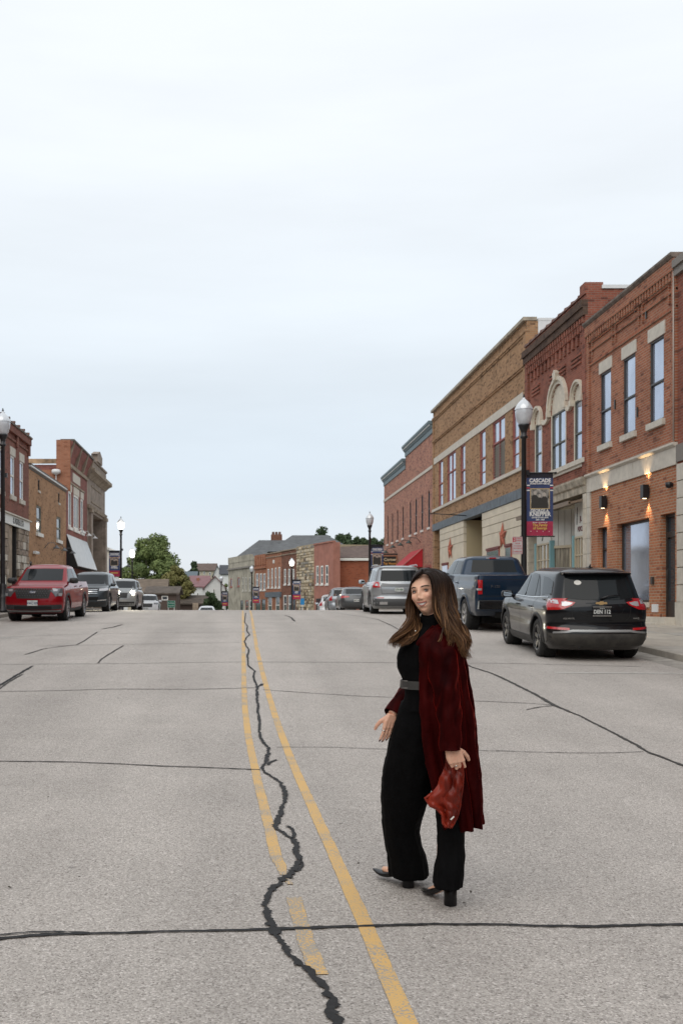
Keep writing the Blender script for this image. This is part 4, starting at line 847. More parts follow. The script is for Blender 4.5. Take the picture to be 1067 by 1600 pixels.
q = MB(); q.add([(RA.x, 108.6, zl), (RA.x, 120.6, zl), (RA.x, 114.6, zh)], [(0, 1, 2)]); q.add([(RA.x, 114.6, zh), (17.4, 114.6, zh), (17.4, 121, zl), (RA.x, 121, zl)], [(0, 1, 2, 3)]); q.build('gable', sh, ROOT)
reparent_fix(ROOT)
# fieldstone facade: hundreds of boulders
def ex_stone(root, s0, s1, zt):
    r = random.Random(3); mats = [mat('fieldstone_'+n_, c, .9, n_scale=2, n_amt=.3) for n_, c in (('tan', (.42, .33, .22)), ('cream', (.55, .47, .35)), ('brown', (.16, .11, .075)), ('grey', (.27, .25, .22)))]
    h = 0.5; 
    while h < zt-.2:
        hh = r.uniform(.28, .45); a = s0+.03
        while a < s1-.1:
            ww = min(r.uniform(.3, .8), s1-a-.03)
            q = MB(); m = .04; o1 = r.uniform(.04, .14)
            vs = [F.w(a+m, 0, h+m), F.w(a+ww-m, 0, h+m), F.w(a+ww-m, 0, h+hh-m), F.w(a+m, 0, h+hh-m)]+[F.w(a+m*2, o1, h+m*2), F.w(a+ww-m*2, o1, h+m*2+.02), F.w(a+ww-m*2, o1*.8, h+hh-m*2), F.w(a+m*2, o1*.9, h+hh-m*2)]
            q.add(vs, [(4, 5, 6, 7), (0, 1, 5, 4), (1, 2, 6, 5), (2, 3, 7, 6), (3, 0, 4, 7)]); q.build('fieldstone', mats[r.choice([0, 0, 1, 1, 2, 3])], root)
            a += ww
        h += hh
far_build(490.8, 463.4, 852, 'stone_front_shop', 'shop with a front of rounded tan fieldstones between brick neighbours', fieldstone, [(473, 475, 893, 908, limestone), (480, 483, 891, 906, limestone), (470, 476, 940, 960, bronze)], extra=ex_stone)
def ex_c(root, s0, s1, zt): q = MB(); F.box(q, s0, s1, -.3, .15, zt+.001, zt+.12); F.box(q, s0, s1, 0, .1, zt-.5, zt-.4); q.build('cornice', sandstone, root)
far_build(463.4, 440, 860, 'brick_shop', 'brown brick building with three narrow white windows beside the fieldstone front', brick_brown, [(444, 447, 889, 913, white_paint), (450.5, 453.5, 889, 913, white_paint), (457.5, 460, 889, 912, white_paint), (443, 448, 930, 958, white_paint), (450.5, 456, 930, 958, white_paint), (458, 461.5, 931, 958, glass_dark)], extra=ex_c)
def ex_d(root, s0, s1, zt):
    ex_c(root, s0, s1, zt); q = MB(); F.box(q, s0, s1, 0, .2, F.h(428, 933), F.h(428, 925)); q.build('shop_beam', MATS['blue_grey_steel'], root); q = MB(); a = F.s_(428); F.box(q, a-.3, a+.3, 0, .06, F.h(428, 880), F.h(428, 875)); q.build('date_stone', white_paint, root)
far_build(440, 416.3, 864.5, 'brick_shop', 'orange brick building with four tall white windows and a blue grey shop beam', brick_orange, [(418, 421, 889, 918, white_paint), (424, 426.6, 888, 918, white_paint), (429.5, 432.3, 887, 918, white_paint), (435, 438, 886, 918, white_paint), (419, 425, 932, 960, white_paint), (431, 437, 931, 960, white_paint)], extra=ex_d)
def ex_e(root, s0, s1, zt):
    for k in range(5):
        q = MB(); a = s0+(s1-s0)*(k+.1)/5; F.box(q, a, a+(s1-s0)*.11, 0, .15, zt-1.4, zt-.1); q.build('corbel', brick_orange, root)
    q = MB(); F.box(q, s0, s1, 0, .2, zt-1.9, zt-1.6); q.build('string_course', brick_orange, root)
far_build(416.3, 398, 866.5, 'brick_shop', 'orange brick building with corbelled top and three white headed windows', brick_orange, [(400, 404, 896, 917, white_paint), (406, 409.5, 896, 922, white_paint), (411.5, 415, 896, 922, white_paint), (400, 407, 936, 960, glass_dark), (409, 415, 936, 960, bronze)], extra=ex_e)
pale_st = mat('pale_ashlar', (.40, .37, .30), .9, n_scale=.9, n_amt=.22, n_detail=8, bump=.3)
def ex_f(root, s0, s1, zt):
    q = MB(); n = 5; a0 = F.s_(391); 
    for k in range(n): F.box(q, a0-(a0-s0)*(k+1)/n, a0-(a0-s0)*k/n, -.3, .05, zt-.02, zt+.9-k*.2-.1+.0)
    F.box(q, a0, s1, -.3, .05, zt-.02, zt+.85); q.build('stepped_parapet', pale_st, root)
    q = MB(); F.box(q, s0, s1, 0, .25, F.h(375, 889), F.h(375, 886.5)); q.build('string_course', MATS['grey_coping'], root)
    q = MB(); F.box(q, F.s_(376), s1, 0, .06, F.h(365, 932), F.h(365, 887.5)) ; q.build('tan_panel', mat('tan_plaster', (.36, .29, .21), .9, n_scale=1, n_amt=.2), root) if 0 else None
far_build(398, 357, 877.5, 'stone_shop', 'long pale grey stone building with a stepped parapet, last in the row', pale_st, [(360, 363, 904, 917, red_trim), (371.5, 374.5, 902, 916, red_trim), (379, 381, 902, 923, mat('pale_trim', (.5, .48, .43), .7)), (383.5, 385.5, 902, 923, MATS['pale_trim']), (389.5, 392, 902, 923, MATS['pale_trim']), (376, 380, 938, 958, bronze), (384, 388, 938, 958, red_trim), (390, 393, 938, 958, white_paint)], extra=ex_f)
# hip roofed hall behind the row
ROOT = empty('hall', (6, 150, -2), 0, 'large hall with slate grey hipped roofs rising behind the row', 'building')
slate_r = mat('slate_shingles', (.115, .12, .125), .85, n_scale=1.2, n_amt=.2, n_stretch=(1, 1, 6), bump=.4)
def hip(x0, x1, y0, y1, ze, zr, r0, r1, name, mt, root, over=.5):
    x0 -= over; x1 += over; y0 -= over; y1 += over; ym = (y0+y1)/2; q = MB()
    vs = [(x0, y0, ze), (x1, y0, ze), (x1, y1, ze), (x0, y1, ze), (r0, ym, zr), (r1, ym, zr)]
    q.add(vs, [(0, 1, 5, 4), (1, 2, 5), (2, 3, 4, 5), (3, 0, 4), (0, 3, 2, 1)]); return q.build(name, mt, root)
def X(px, y): return (px-VX)/FPX*y
q = MB(); q.box(X(372, 158), X(470, 158), 158, 172, -3, zz(874, 158)); q.box(X(425, 148), X(548, 148), 148, 165, -3, zz(862, 148)); q.build('wall', brick_brown, ROOT)
hip(X(368, 157), X(468, 157), 157, 173, zz(875, 157), zz(844, 165), X(405, 165), X(450, 165), 'roof', slate_r, ROOT)
hip(X(424, 147), X(552, 147), 147, 166, zz(862, 147), zz(836, 156), X(457, 156), X(512, 156), 'roof', slate_r, ROOT)
q = MB(); q.box(X(424, 165), X(441, 165), 165, 167, 6, zz(835, 165)); ch = q.build('chimney', brick_brown, ROOT)
for k in range(3): q = MB(); x = X(427+k*5, 166); q.lathe([(.25, 0), (.2, .5)], (x, 166, zz(835, 165)), 8); q.build('chimney_pot', MATS['clay_coping'], ch)
reparent_fix(ROOT)
# =================================================================== houses beyond the crest
def gable_house(x0, x1, y0, y1, zb, ze, zr, axis, wm, rm, name, label, wins=(), cat='house', over=.35):
    """axis 'y': ridge runs away from us (gable faces us); 'x': ridge runs across"""
    root = empty(name, ((x0+x1)/2, y0, g(y0)), 0, label, cat); q = MB(); q.box(x0, x1, y0, y1, zb, ze)
    xm, ym = (x0+x1)/2, (y0+y1)/2
    if axis == 'y':
        for yy_, s_ in ((y0, 1), (y1, -1)): q.add([(x0, yy_, ze), (x1, yy_, ze), (xm, yy_, zr)], [(0, 1, 2)])
    else:
        for xx_ in (x0, x1): q.add([(xx_, y0, ze), (xx_, y1, ze), (xx_, ym, zr)], [(0, 1, 2)])
    q.build('wall', wm, root); q = MB(); t = .16
    if axis == 'y':
        sl = (zr-ze)/(xm-x0)
        for sg, xe in ((-1, x0-over), (1, x1+over)):
            z_e = zr-sl*abs(xe-xm); q.add([(xm, y0-over, zr+.02), (xe, y0-over, z_e+.02), (xe, y1+over, z_e+.02), (xm, y1+over, zr+.02), (xm, y0-over, zr+t+.02), (xe, y0-over, z_e+t+.02), (xe, y1+over, z_e+t+.02), (xm, y1+over, zr+t+.02)], [(0, 1, 2, 3), (4, 7, 6, 5), (0, 4, 5, 1), (1, 5, 6, 2), (2, 6, 7, 3)])
    else:
        sl = (zr-ze)/(ym-y0)
        for ye in (y0-over, y1+over):
            z_e = zr-sl*abs(ye-ym); q.add([(x0-over, ym, zr+.02), (x0-over, ye, z_e+.02), (x1+over, ye, z_e+.02), (x1+over, ym, zr+.02), (x0-over, ym, zr+t+.02), (x0-over, ye, z_e+t+.02), (x1+over, ye, z_e+t+.02), (x1+over, ym, zr+t+.02)], [(0, 1, 2, 3), (4, 7, 6, 5), (0, 4, 5, 1), (1, 5, 6, 2), (2, 6, 7, 3)])
    q.build('roof', rm, root)
    for (a, b, c, d) in wins:
        q = MB(); q.box(a, b, y0-.06, y0-.005, c, d); w_ = q.build('window', white_paint, root); q = MB(); q.box(a+.1, b-.1, y0-.08, y0-.062, c+.1, d-.1); q.build('pane', glass_dark, w_)
    return reparent_fix(root)
greyroof = mat('grey_shingles', (.13, .135, .14), .9, n_scale=1.5, n_amt=.2); brownroof = mat('tan_brown_shingles', (.16, .125, .095), .9, n_scale=1.5, n_amt=.2, n_stretch=(1, 1, 6)); maroonroof = mat('maroon_metal_roof', (.21, .10, .105), .5, n_scale=1, n_amt=.1)
beige = mat('beige_siding', (.42, .38, .29), .7); wsid = mat('white_siding', (.66, .67, .66), .6, n_scale=2, n_amt=.05)
def hs(px0, px1, y, dy, pb, pe, pr, axis, wm, rm, name, label, wins=(), **k):
    gable_house(X(px0, y), X(px1, y), y, y+dy, -5, zz(pe, y), zz(pr, y+(dy/2 if axis == 'x' else 0)), axis, wm, rm, name, label, [(X(a, y), X(b, y), zz(d, y), zz(c, y)) for a, b, c, d in wins], **k)
hs(172, 229, 140, 9, 0, 902, 884.5, 'y', wsid, greyroof, 'white_house', 'white gabled house behind the left lamp posts, small dark attic window', [(211, 215, 893, 896.5)])
hs(200, 257, 118, 6, 0, 930, 907, 'x', beige, brownroof, 'low_building', 'low building with a long tan shingle roof just past the parked white car')
hs(230, 276, 108, 7, 0, 928, 918.5, 'x', mat('dark_brown_siding', (.07, .045, .035), .7), mat('dark_brown_shingles', (.10, .08, .065), .9, n_scale=2, n_amt=.25), 'brown_building', 'dark brown low building behind the green road sign', [(253, 263, 931, 938)])
hs(278, 328, 125, 6, 0, 943.5, 932, 'x', MATS['dark_brown_siding'], MATS['dark_brown_shingles'], 'carport', 'long low brown roofed carport in the dip past the crest')
q = MB(); q.box(X(301, 112), X(310, 112), 112, 112.6, -3, zz(942, 112)); tag(q.build('stone_pillar', sandstone), 'squat stone pillar standing in front of the brown carport', 'pillar')
hs(297, 325, 170, 8, 0, 916.5, 901, 'x', wsid, maroonroof, 'white_house', 'white house with a maroon roof and brick chimney below the hill', [(301, 304, 918, 925), (308, 311, 926, 932)])
hs(320, 352, 168, 10, 0, 918, 901, 'y', wsid, maroonroof, 'white_house', 'white gable wing standing right of the maroon roofed house', [(333, 336, 920, 927)])
q = MB(); q.box(X(307.5, 172), X(312, 172), 172, 173, 3, zz(903, 172)); tag(q.build('chimney', brick_orange), 'orange brick chimney poking out of the maroon roof', 'chimney')
hs(305.5, 337, 235, 10, 0, 891.5, 881.5, 'x', beige, MATS['brown_shingles'], 'beige_house', 'beige two storey house with a brown roof high on the far hill', [(310, 313, 893, 898), (318, 321, 893, 898), (327, 330, 894, 899)])
hs(334, 346, 215, 10, 0, 897, 884, 'y', wsid, greyroof, 'white_house', 'narrow white gabled house right of the beige house')
hs(345, 359, 213, 10, 0, 897, 884, 'x', wsid, mat('charcoal_shingles', (.06, .065, .075), .9), 'white_house', 'white house with a charcoal roof next to the pale stone building')
hs(284, 296, 200, 10, 0, 913, 903, 'y', wsid, greyroof, 'white_house', 'small white gable half hidden by the big tree')
hs(290, 306, 215, 8, 0, 903, 894, 'x', wsid, mat('blue_grey_shingles', (.11, .14, .16), .9), 'white_house', 'small white house with a blue grey roof under the dark round tree')
# =================================================================== trees
def leaf_mat(name, c1, c2):
    if name in MATS: return MATS[name]
    m = mat(name, c1, .65, n_scale=.55, col2=c2, coord='Object', n_detail=5, spec=.25); m.node_tree.nodes['Principled BSDF'].inputs['Subsurface Weight'].default_value = 0
    return m
bark = mat('bark', (.09, .07, .055), .95, n_scale=6, n_amt=.3)
def tree(x, y, h, r, label, lm, seed=1, n=6000, ls=.22, trunk_h=.3, fl=1.0, name='tree', shape=1.0):
    rnd = random.Random(seed); z0 = g(y)-.1; root = empty(name, (x, y, z0), 0, label, 'tree')
    tb = MB(); th = h*trunk_h; tb.tube([(0, 0, 0), (.05*r, 0, th*.6), (0, .03*r, th), (.08*r, 0, h*.7)], [h*.035, h*.026, h*.022, h*.006], 8)
    clumps = []
    for k in range(34):
        u = rnd.uniform(-1, 1); t = rnd.uniform(0, 6.283); s_ = math.sqrt(1-u*u); rr = rnd.uniform(.45, .95)
        c = Vector((r*rr*s_*math.cos(t), r*rr*s_*math.sin(t)*fl, th+(h-th)*(.5+.46*u*rr*(1.0)))); w_ = 1-.45*max(0, (c.z-th)/(h-th)-.55)*shape*2
        c.x *= w_; c.y *= w_
        clumps.append((c, r*rnd.uniform(.2, .38)))
    for c, cr_ in clumps[:16]:
        b0 = Vector((0, 0, th*rnd.uniform(.7, 1.3))); tb.tube([b0, (b0+c)/2+Vector((0, 0, -.05*h)), c], [h*.014, h*.008, .02], 5)
    tb.build('trunk', bark, root)
    P = np.zeros((n, 4, 3)); rs = np.random.RandomState(seed)
    idx = rs.randint(0, len(clumps), n); C = np.array([tuple(clumps[i][0]) for i in idx]); CR = np.array([clumps[i][1] for i in idx])
    d = rs.normal(size=(n, 3)); d /= np.linalg.norm(d, axis=1)[:, None]; rad = CR*rs.uniform(.35, 1.12, n)**.6
    pos = C+d*rad[:, None]*np.array([1, 1, .8])
    a = rs.normal(size=(n, 3)); a /= np.linalg.norm(a, axis=1)[:, None]; b = np.cross(a, d+.3*rs.normal(size=(n, 3))); b /= np.linalg.norm(b, axis=1)[:, None]+1e-6
    sz = ls*rs.uniform(.6, 1.4, n)[:, None]
    for k, (u, v) in enumerate(((-1, -.15), (0, -.6), (1, .1), (0, .6))): P[:, k] = pos+a*sz*u+b*sz*v
    me = bpy.data.meshes.new('crown'); me.from_pydata(P.reshape(-1, 3).tolist(), [], [(4*i, 4*i+1, 4*i+2, 4*i+3) for i in range(n)]); me.materials.append(lm)
    o = bpy.data.objects.new('crown', me); COL.objects.link(o); o.parent = root
    return root
lf_a = leaf_mat('leaf_green', (.20, .245, .085), (.07, .11, .04)); lf_b = leaf_mat('leaf_dark', (.07, .10, .045), (.025, .045, .02)); lf_c = leaf_mat('leaf_olive', (.25, .225, .085), (.12, .13, .045))
def tr(px, y, pytop, rpx, label, lm, seed, **k):
    zt = zz(pytop, y); tree(X(px, y), y, zt-g(y), rpx/FPX*y, label, lm, seed, **k)
tr(243, 132, 833, 50, 'big full green tree in the middle distance left of the road', lf_a, 11, n=30000, ls=.16, trunk_h=.2)
tr(276, 127, 868, 26, 'lower yellowish tree leaning against the right of the big green tree', lf_c, 12, n=11000, ls=.15, trunk_h=.2)
tr(212, 150, 862, 26, 'green tree between the lamp posts, left of the big tree', lf_a, 13, n=8000, ls=.2)
tr(180, 150, 866, 18, 'dark green tree behind the left banner', lf_b, 14, n=3500, ls=.25)
tr(301, 225, 872, 15, 'round dark tree on the hill right of the big tree', lf_b, 15, n=4500, ls=.3, trunk_h=.15)
tr(326, 262, 873, 13, 'olive tree behind the roof of the beige house', lf_c, 16, n=3000, ls=.3)
tr(345, 290, 877, 8, 'pale hazy tree far behind the white house', lf_c, 17, n=2000, ls=.3)
tr(332, 122, 916, 15, 'dark bushy evergreen beside the last lamp post', lf_b, 18, n=4500, ls=.2, trunk_h=.1)
tr(352, 180, 904, 8, 'small green tree beside the pale stone building', lf_a, 19, n=2000, ls=.25, trunk_h=.15)
for i, (px, pt, rp) in enumerate(((507, 824, 24), (531, 828, 24), (553, 830, 26), (577, 836, 26), (600, 843, 26))):
    tr(px, 172, pt, rp, ['dark tree top left of all those behind the hall roof', 'dark tree top second from left behind the hall roof', 'dark tree top over the brown shingle roof', 'dark tree top just left of the second lamp post', 'dark tree top hidden behind the pink brick building'][i], lf_b, 30+i, n=6000, ls=.24, trunk_h=.6)
for i, (px, y, pt, rp) in enumerate(((262, 240, 889, 14), (285, 250, 893, 12), (190, 230, 890, 20), (225, 260, 892, 20), (365, 300, 886, 14))):
    tr(px, y, pt, rp, ['distant tree seen under the right edge of the big tree', 'distant tree between the big tree and the small white gable', 'distant tree behind the white gabled house, left one', 'distant tree behind the white gabled house, right one', 'distant tree behind the pale stone building'][i], lf_a, 50+i, n=2200, ls=.35)

# =================================================================== unseen street added behind the viewer for reflections and fill light
for sgn, spans in ((1, [(-70, -52, 8.5), (-52, -36, 10.5), (-36, -19, 8), (-19, -2, 10), (-2, 17.9, 9)]), (-1, [(-70, -50, 9), (-50, -33, 8), (-33, -15, 10.5), (-15, 2, 8.2), (2, 19, 10), (19, 35.9, 9)])):
    for i, (a, b, h) in enumerate(spans):
        m = [brick_red, brick_buff, brick_deep, brick_tan, brick_l1][(i*2+(sgn > 0)) % 5]
        r_ = empty('brick_shop', (sgn*FX, a, g(a)), 0, ('right' if sgn > 0 else 'left')+' hand brick shop '+['farthest', 'second farthest', 'third farthest', 'third nearest', 'second nearest', 'nearest'][i]+' along the street behind the viewer', 'building')
        Fb = Facade((FX, a+.01), (FX, b-.01), -1) if sgn > 0 else Facade((-FX, a+.01), (-FX, b-.01), 1)
        n = max(3, int((b-a)/3)); hol = [(Fb.L*(k+.3)/n, Fb.L*(k+.65)/n, h*.55, h*.55+2.1) for k in range(n)]+[(Fb.L*(k+.1)/n, Fb.L*(k+.9)/n, .9, 3.6) for k in range(n)]
        shell(Fb, r_, m, 0, Fb.L, -1, h, 12, hol)
        for q_ in hol: window(Fb, r_, *q_, bronze, glass_dark)
        reparent_fix(r_)
for i, (x, r, h) in enumerate(((-22, 8, 13), (-9, 7, 12), (4, 8, 14), (17, 7, 12))):
    tree(x, -95, h, r, ['leafy tree closing the street behind the viewer, outer left', 'leafy tree closing the street behind the viewer, inner left', 'leafy tree closing the street behind the viewer, inner right', 'leafy tree closing the street behind the viewer, outer right'][i], lf_b, 70+i, n=5000, ls=.4)
# =================================================================== vehicles
tyre_m = mat('tyre_rubber', (.018, .018, .018), .85); rim_dark = mat('dark_alloy', (.05, .05, .055), .35, .7); rim_silver = mat('silver_alloy', (.35, .35, .36), .3, .8)
trim_blk = mat('black_plastic', (.022, .022, .023), .6, n_scale=12, n_amt=.15); well_m = mat('wheel_well_black', (.006, .006, .006), .95)
car_glass = mat('car_glass', (.012, .015, .017), .03, 0, spec=.22); chrome = mat('chrome', (.62, .63, .64), .12, 1); lamp_red = mat('red_lamp', (.42, .008, .012), .15, coat=1, n_scale=20, n_amt=.15); lamp_clear = mat('clear_lamp', (.5, .5, .52), .1, .4, coat=1); lamp_dark = mat('smoked_lamp', (.12, .12, .13), .1, .3, coat=1)
seam_m = mat('panel_gap', (.004, .004, .004), .8); plate_w = mat('plate_white', (.55, .57, .56), .5); plate_k = mat('plate_black', (.015, .015, .016), .5); plate_b = mat('plate_blue', (.25, .42, .55), .5)
def paint(name, c, metal=.35, dirt=None):
    m = mat(name, c, .3, metal, coat=.65, spec=.1, n_scale=3, n_amt=.04)
    if dirt:   # road dust low on the body
        t = m.node_tree; n = t.nodes; l = t.links; b = n['Principled BSDF']; src = b.inputs['Base Color'].links[0].from_socket
        tcx = n.new('ShaderNodeTexCoord'); sp = n.new('ShaderNodeSeparateXYZ'); l.new(tcx.outputs['Object'], sp.inputs[0])
        nn = n.new('ShaderNodeTexNoise'); nn.inputs['Scale'].default_value = 4; nn.inputs['Detail'].default_value = 8; l.new(tcx.outputs['Object'], nn.inputs['Vector'])
        ma = n.new('ShaderNodeMath'); ma.operation = 'MULTIPLY_ADD'; l.new(nn.outputs[0], ma.inputs[0]); ma.inputs[1].default_value = -.5; l.new(sp.outputs[2], ma.inputs[2])
        mr = n.new('ShaderNodeMapRange'); mr.inputs[1].default_value = .0; mr.inputs[2].default_value = .45; mr.inputs[3].default_value = dirt; mr.inputs[4].default_value = 0; l.new(ma.outputs[0], mr.inputs[0])
        mm = n.new('ShaderNodeMixRGB'); l.new(mr.outputs[0], mm.inputs[0]); l.new(src, mm.inputs[1]); mm.inputs[2].default_value = (.17, .15, .125, 1); l.new(mm.outputs[0], b.inputs['Base Color'])
        mr2 = n.new('ShaderNodeMapRange'); mr2.inputs[1].default_value = 0; mr2.inputs[2].default_value = 1; mr2.inputs[3].default_value = .28; mr2.inputs[4].default_value = .8; l.new(mr.outputs[0], mr2.inputs[0]); l.new(mr2.outputs[0], b.inputs['Roughness'])
        mr3 = n.new('ShaderNodeMapRange'); mr3.inputs[3].default_value = .65; mr3.inputs[4].default_value = .1; l.new(mr.outputs[0], mr3.inputs[0]); l.new(mr3.outputs[0], b.inputs['Coat Weight'])
    return m
def ring_pts(hw, yf, yr, rf, rr, bow=.03, nose=.10, tail=.05, z=0):
    """rounded rectangle, 84 pts, y forward"""
    pts = []; L2 = (yf-yr)
    rf = min(rf, hw*.95, L2*.45); rr = min(rr, hw*.95, L2*.45)
    def side(n, a, b): return [a+(b-a)*k/n for k in range(n)]
    for y in side(14, yr+rr, yf-rf): pts.append((hw, y))
    for k in range(8): t = math.pi/2*k/8; pts.append((hw-rf+rf*math.cos(t), yf-rf+rf*math.sin(t)))
    for x in side(12, hw-rf, -(hw-rf)): pts.append((x, yf))
    for k in range(8): t = math.pi/2+math.pi/2*k/8; pts.append((-(hw-rf)+rf*math.cos(t), yf-rf+rf*math.sin(t)))
    for y in side(14, yf-rf, yr+rr): pts.append((-hw, y))
    for k in range(8): t = math.pi+math.pi/2*k/8; pts.append((-(hw-rr)+rr*math.cos(t), yr+rr+rr*math.sin(t)))
    for x in side(12, -(hw-rr), hw-rr): pts.append((x, yr))
    for k in range(8): t = 1.5*math.pi+math.pi/2*k/8; pts.append((hw-rr+rr*math.cos(t), yr+rr+rr*math.sin(t)))
    out = []; ym = (yf+yr)/2
    for x, y in pts:
        v = (y-ym)/(L2/2); u = abs(x)/hw
        x2 = x*(1-bow*abs(v)**2.2); y2 = y
        if v > 0: y2 -= nose*u*u*max(0, v)**3
        else: y2 += tail*u*u*abs(v)**3
        out.append((x2, y2, z))
    return out
def make_body(keys, sub=4):
    """keys: (z, half width, y front, y rear, r front, r rear, nose, tail)"""
    rows = []; K = [tuple(k)+(.1, .05)[len(k)-6:] if len(k) < 8 else tuple(k) for k in keys]
    for i in range(len(K)-1):
        a, b = K[i], K[i+1]; big = max(abs(a[2]-b[2]), abs(a[3]-b[3])); n = max(2, min(10, int(big/.1)+2))
        for j in range(n):
            t = j/n; q = [u*(1-t)+v*t for u, v in zip(a, b)]; rows.append(ring_pts(q[1], q[2], q[3], q[4], q[5], .035, q[6], q[7], q[0]))
    q = K[-1]; rows.append(ring_pts(q[1], q[2], q[3], q[4], q[5], .035, q[6], q[7], q[0]))
    # roof cap: shrink rings
    last = rows[-1]; cx = sum(p[1] for p in last)/len(last)
    for k, (s_, dz) in enumerate(((.9, .028), (.72, .045), (.45, .058), (.15, .064))): rows.append([(p[0]*s_, cx+(p[1]-cx)*(1-(1-s_)*.62), p[2]+dz) for p in last])
    return rows
class Car:
    def __init__(s, name, label, cat, loc, heading, keys, pm, wheel_y, track, wr=.36, group=None, lip=None, rim=rim_silver, spokes=5, tyre_w=.23):
        s.root = empty(name, loc, heading, label, cat, group); s.pm = pm
        # pitch with the street
        rows = make_body(keys); mb = MB(); mb.rings(rows, smooth=True)
        o = mb.build('body', pm, s.root)
        s.bvh = BVHTree.FromPolygons([Vector(v) for v in mb.v], [tuple(f) for f in mb.f])
        # wheel arches cut out
        cm = MB()
        for wy in wheel_y:
            for sg in (-1, 1):
                x0, x1 = sorted((sg*(track/2-.2), sg*(track/2+.5))); n = 28; r = wr+.055
                vs = [(x, wy+r*math.cos(2*math.pi*k/n), wr+r*math.sin(2*math.pi*k/n)) for x in (x0, x1) for k in range(n)]
                cm.add(vs, [(k, (k+1) % n, (k+1) % n+n, k+n) for k in range(n)]+[tuple(range(n-1, -1, -1)), tuple(range(n, 2*n))], 0)
        co = cm.build('cut', well_m, s.root); md = o.modifiers.new('b', 'BOOLEAN'); md.operation = 'DIFFERENCE'; md.object = co; md.solver = 'EXACT'
        eval_mesh(o); bpy.data.objects.remove(co)
        s.body = o
        for p in o.data.polygons: p.use_smooth = True
        o.data.set_sharp_from_angle(angle=R(38))
        # dark liners
        for wy in wheel_y:
            for sg in (-1, 1):
                lm = MB(); n = 20; r = wr+.05; xi, xo = sg*(track/2-.19), sg*(track/2+.0)
                vs = [(x, wy+r*math.cos(2*math.pi*k/n), wr+r*math.sin(2*math.pi*k/n)) for x in (xi, xo) for k in range(n)]
                lm.add(vs, [(k, (k+1) % n, (k+1) % n+n, k+n) for k in range(n)]+[tuple(range(n))]); lm.build('wheel_well', well_m, s.root)
                s.wheel(sg, wy, wr, track, rim, spokes, tyre_w)
        ub = MB(); ub.box(-track/2+.25, track/2-.25, wheel_y[1]-.55, wheel_y[0]+.5, .19, .34); ub.build('underbody', well_m, s.root)
    def wheel(s, sg, wy, wr, track, rim, spokes, tw):
        mb = MB(); x = sg*(track/2-.02); rr = wr*.66
        o_ = lambda h: x-sg*tw/2+sg*h
        prof = [(rr, 0), (wr-.04, .0), (wr-.012, .02), (wr, .05), (wr, tw-.05), (wr-.012, tw-.02), (wr-.04, tw), (rr+.01, tw-.005), (rr, tw-.03)]
        mb.lathe([(r, o_(h)) for r, h in prof], (0, wy, wr), 36, axis='x'); t = mb.build('wheel', tyre_m, s.root)
        rb = MB(); rb.lathe([(rr+.004, o_(tw-.012)), (rr-.02, o_(tw-.02)), (rr-.03, o_(tw-.1)), (.06, o_(tw-.11)), (.001, o_(tw-.11))], (0, wy, wr), 30, axis='x'); rb.build('brake_disc', mat('brake_grey', (.03, .03, .03), .5), t)
        sp = MB()
        for k in range(spokes):
            a = 2*math.pi*k/spokes+.3
            for da in (-.1, .1) if spokes <= 6 else (0,):
                c0, c1 = a+da*2.2, a+da; w0 = .022
                P0 = Vector((0, math.cos(c0)*.05, math.sin(c0)*.05)); P1 = Vector((0, math.cos(c1)*(rr-.01), math.sin(c1)*(rr-.01))); d = (P1-P0).normalized(); nn = Vector((0, -d.z, d.y))*w0
                vs = []
                for P, xx in ((P0, o_(tw-.03)), (P1, o_(tw-.015))):
                    for q, dx in ((-1, 0), (1, 0), (1, -.03*sg), (-1, -.03*sg)): v = P+nn*q; vs.append((xx+dx, wy+v.y, wr+v.z))
                sp.add(vs, [(0, 1, 5, 4), (1, 2, 6, 5), (2, 3, 7, 6), (3, 0, 4, 7)])
        sp.lathe([(.001, o_(tw-.02)), (.055, o_(tw-.022)), (.07, o_(tw-.05))], (0, wy, wr), 14, axis='x'); sp.lathe([(rr+.003, o_(tw-.006)), (rr-.018, o_(tw-.004)), (rr-.024, o_(tw-.03))], (0, wy, wr), 30, axis='x')
        sp.build('rim', rim, t)
    def cast(s, ax, u, v):
        if ax == 'L': o, d = Vector((-3, u, v)), Vector((1, 0, 0))
        elif ax == 'R': o, d = Vector((3, u, v)), Vector((-1, 0, 0))
        elif ax == 'B': o, d = Vector((u, -9, v)), Vector((0, 1, 0))
        else: o, d = Vector((u, 9, v)), Vector((0, -1, 0))
        h = s.bvh.ray_cast(o, d); return (h[0], h[1]) if h[0] is not None else (None, None)
    def decal(s, ax, bot, top, m, name, off=.005, nu=14, nv=6, parent=None, skirt=True):
        """sheet moulded on the body between a lower and an upper outline"""
        def samp(P, t):
            n = len(P)-1; i = min(int(t*n), n-1); f = t*n-i; return (P[i][0]*(1-f)+P[i+1][0]*f, P[i][1]*(1-f)+P[i+1][1]*f)
        G = []
        for j in range(nv+1):
            row = []
            for i in range(nu+1):
                a, b = samp(bot, i/nu), samp(top, i/nu); t = j/nv; u, v = a[0]*(1-t)+b[0]*t, a[1]*(1-t)+b[1]*t
                h, nrm = s.cast(ax, u, v)
                row.append((h, nrm))
            G.append(row)
        # fill misses with nearest hit
        for row in G:
            for i in range(len(row)):
                if row[i][0] is None:
                    for k in range(1, len(row)):
                        for jj in (i-k, i+k):
                            if 0 <= jj < len(row) and row[jj][0] is not None: row[i] = row[jj]; break
                        if row[i][0] is not None: break
        if any(c[0] is None for r in G for c in r): return None
        vs = []; ax_n = {'L': Vector((-1, 0, 0)), 'R': Vector((1, 0, 0)), 'B': Vector((0, -1, 0)), 'F': Vector((0, 1, 0))}[ax]
        for r in G:
            for h, nrm in r:
                if nrm.dot(ax_n) < 0: nrm = -nrm
                vs.append(h+nrm*off)
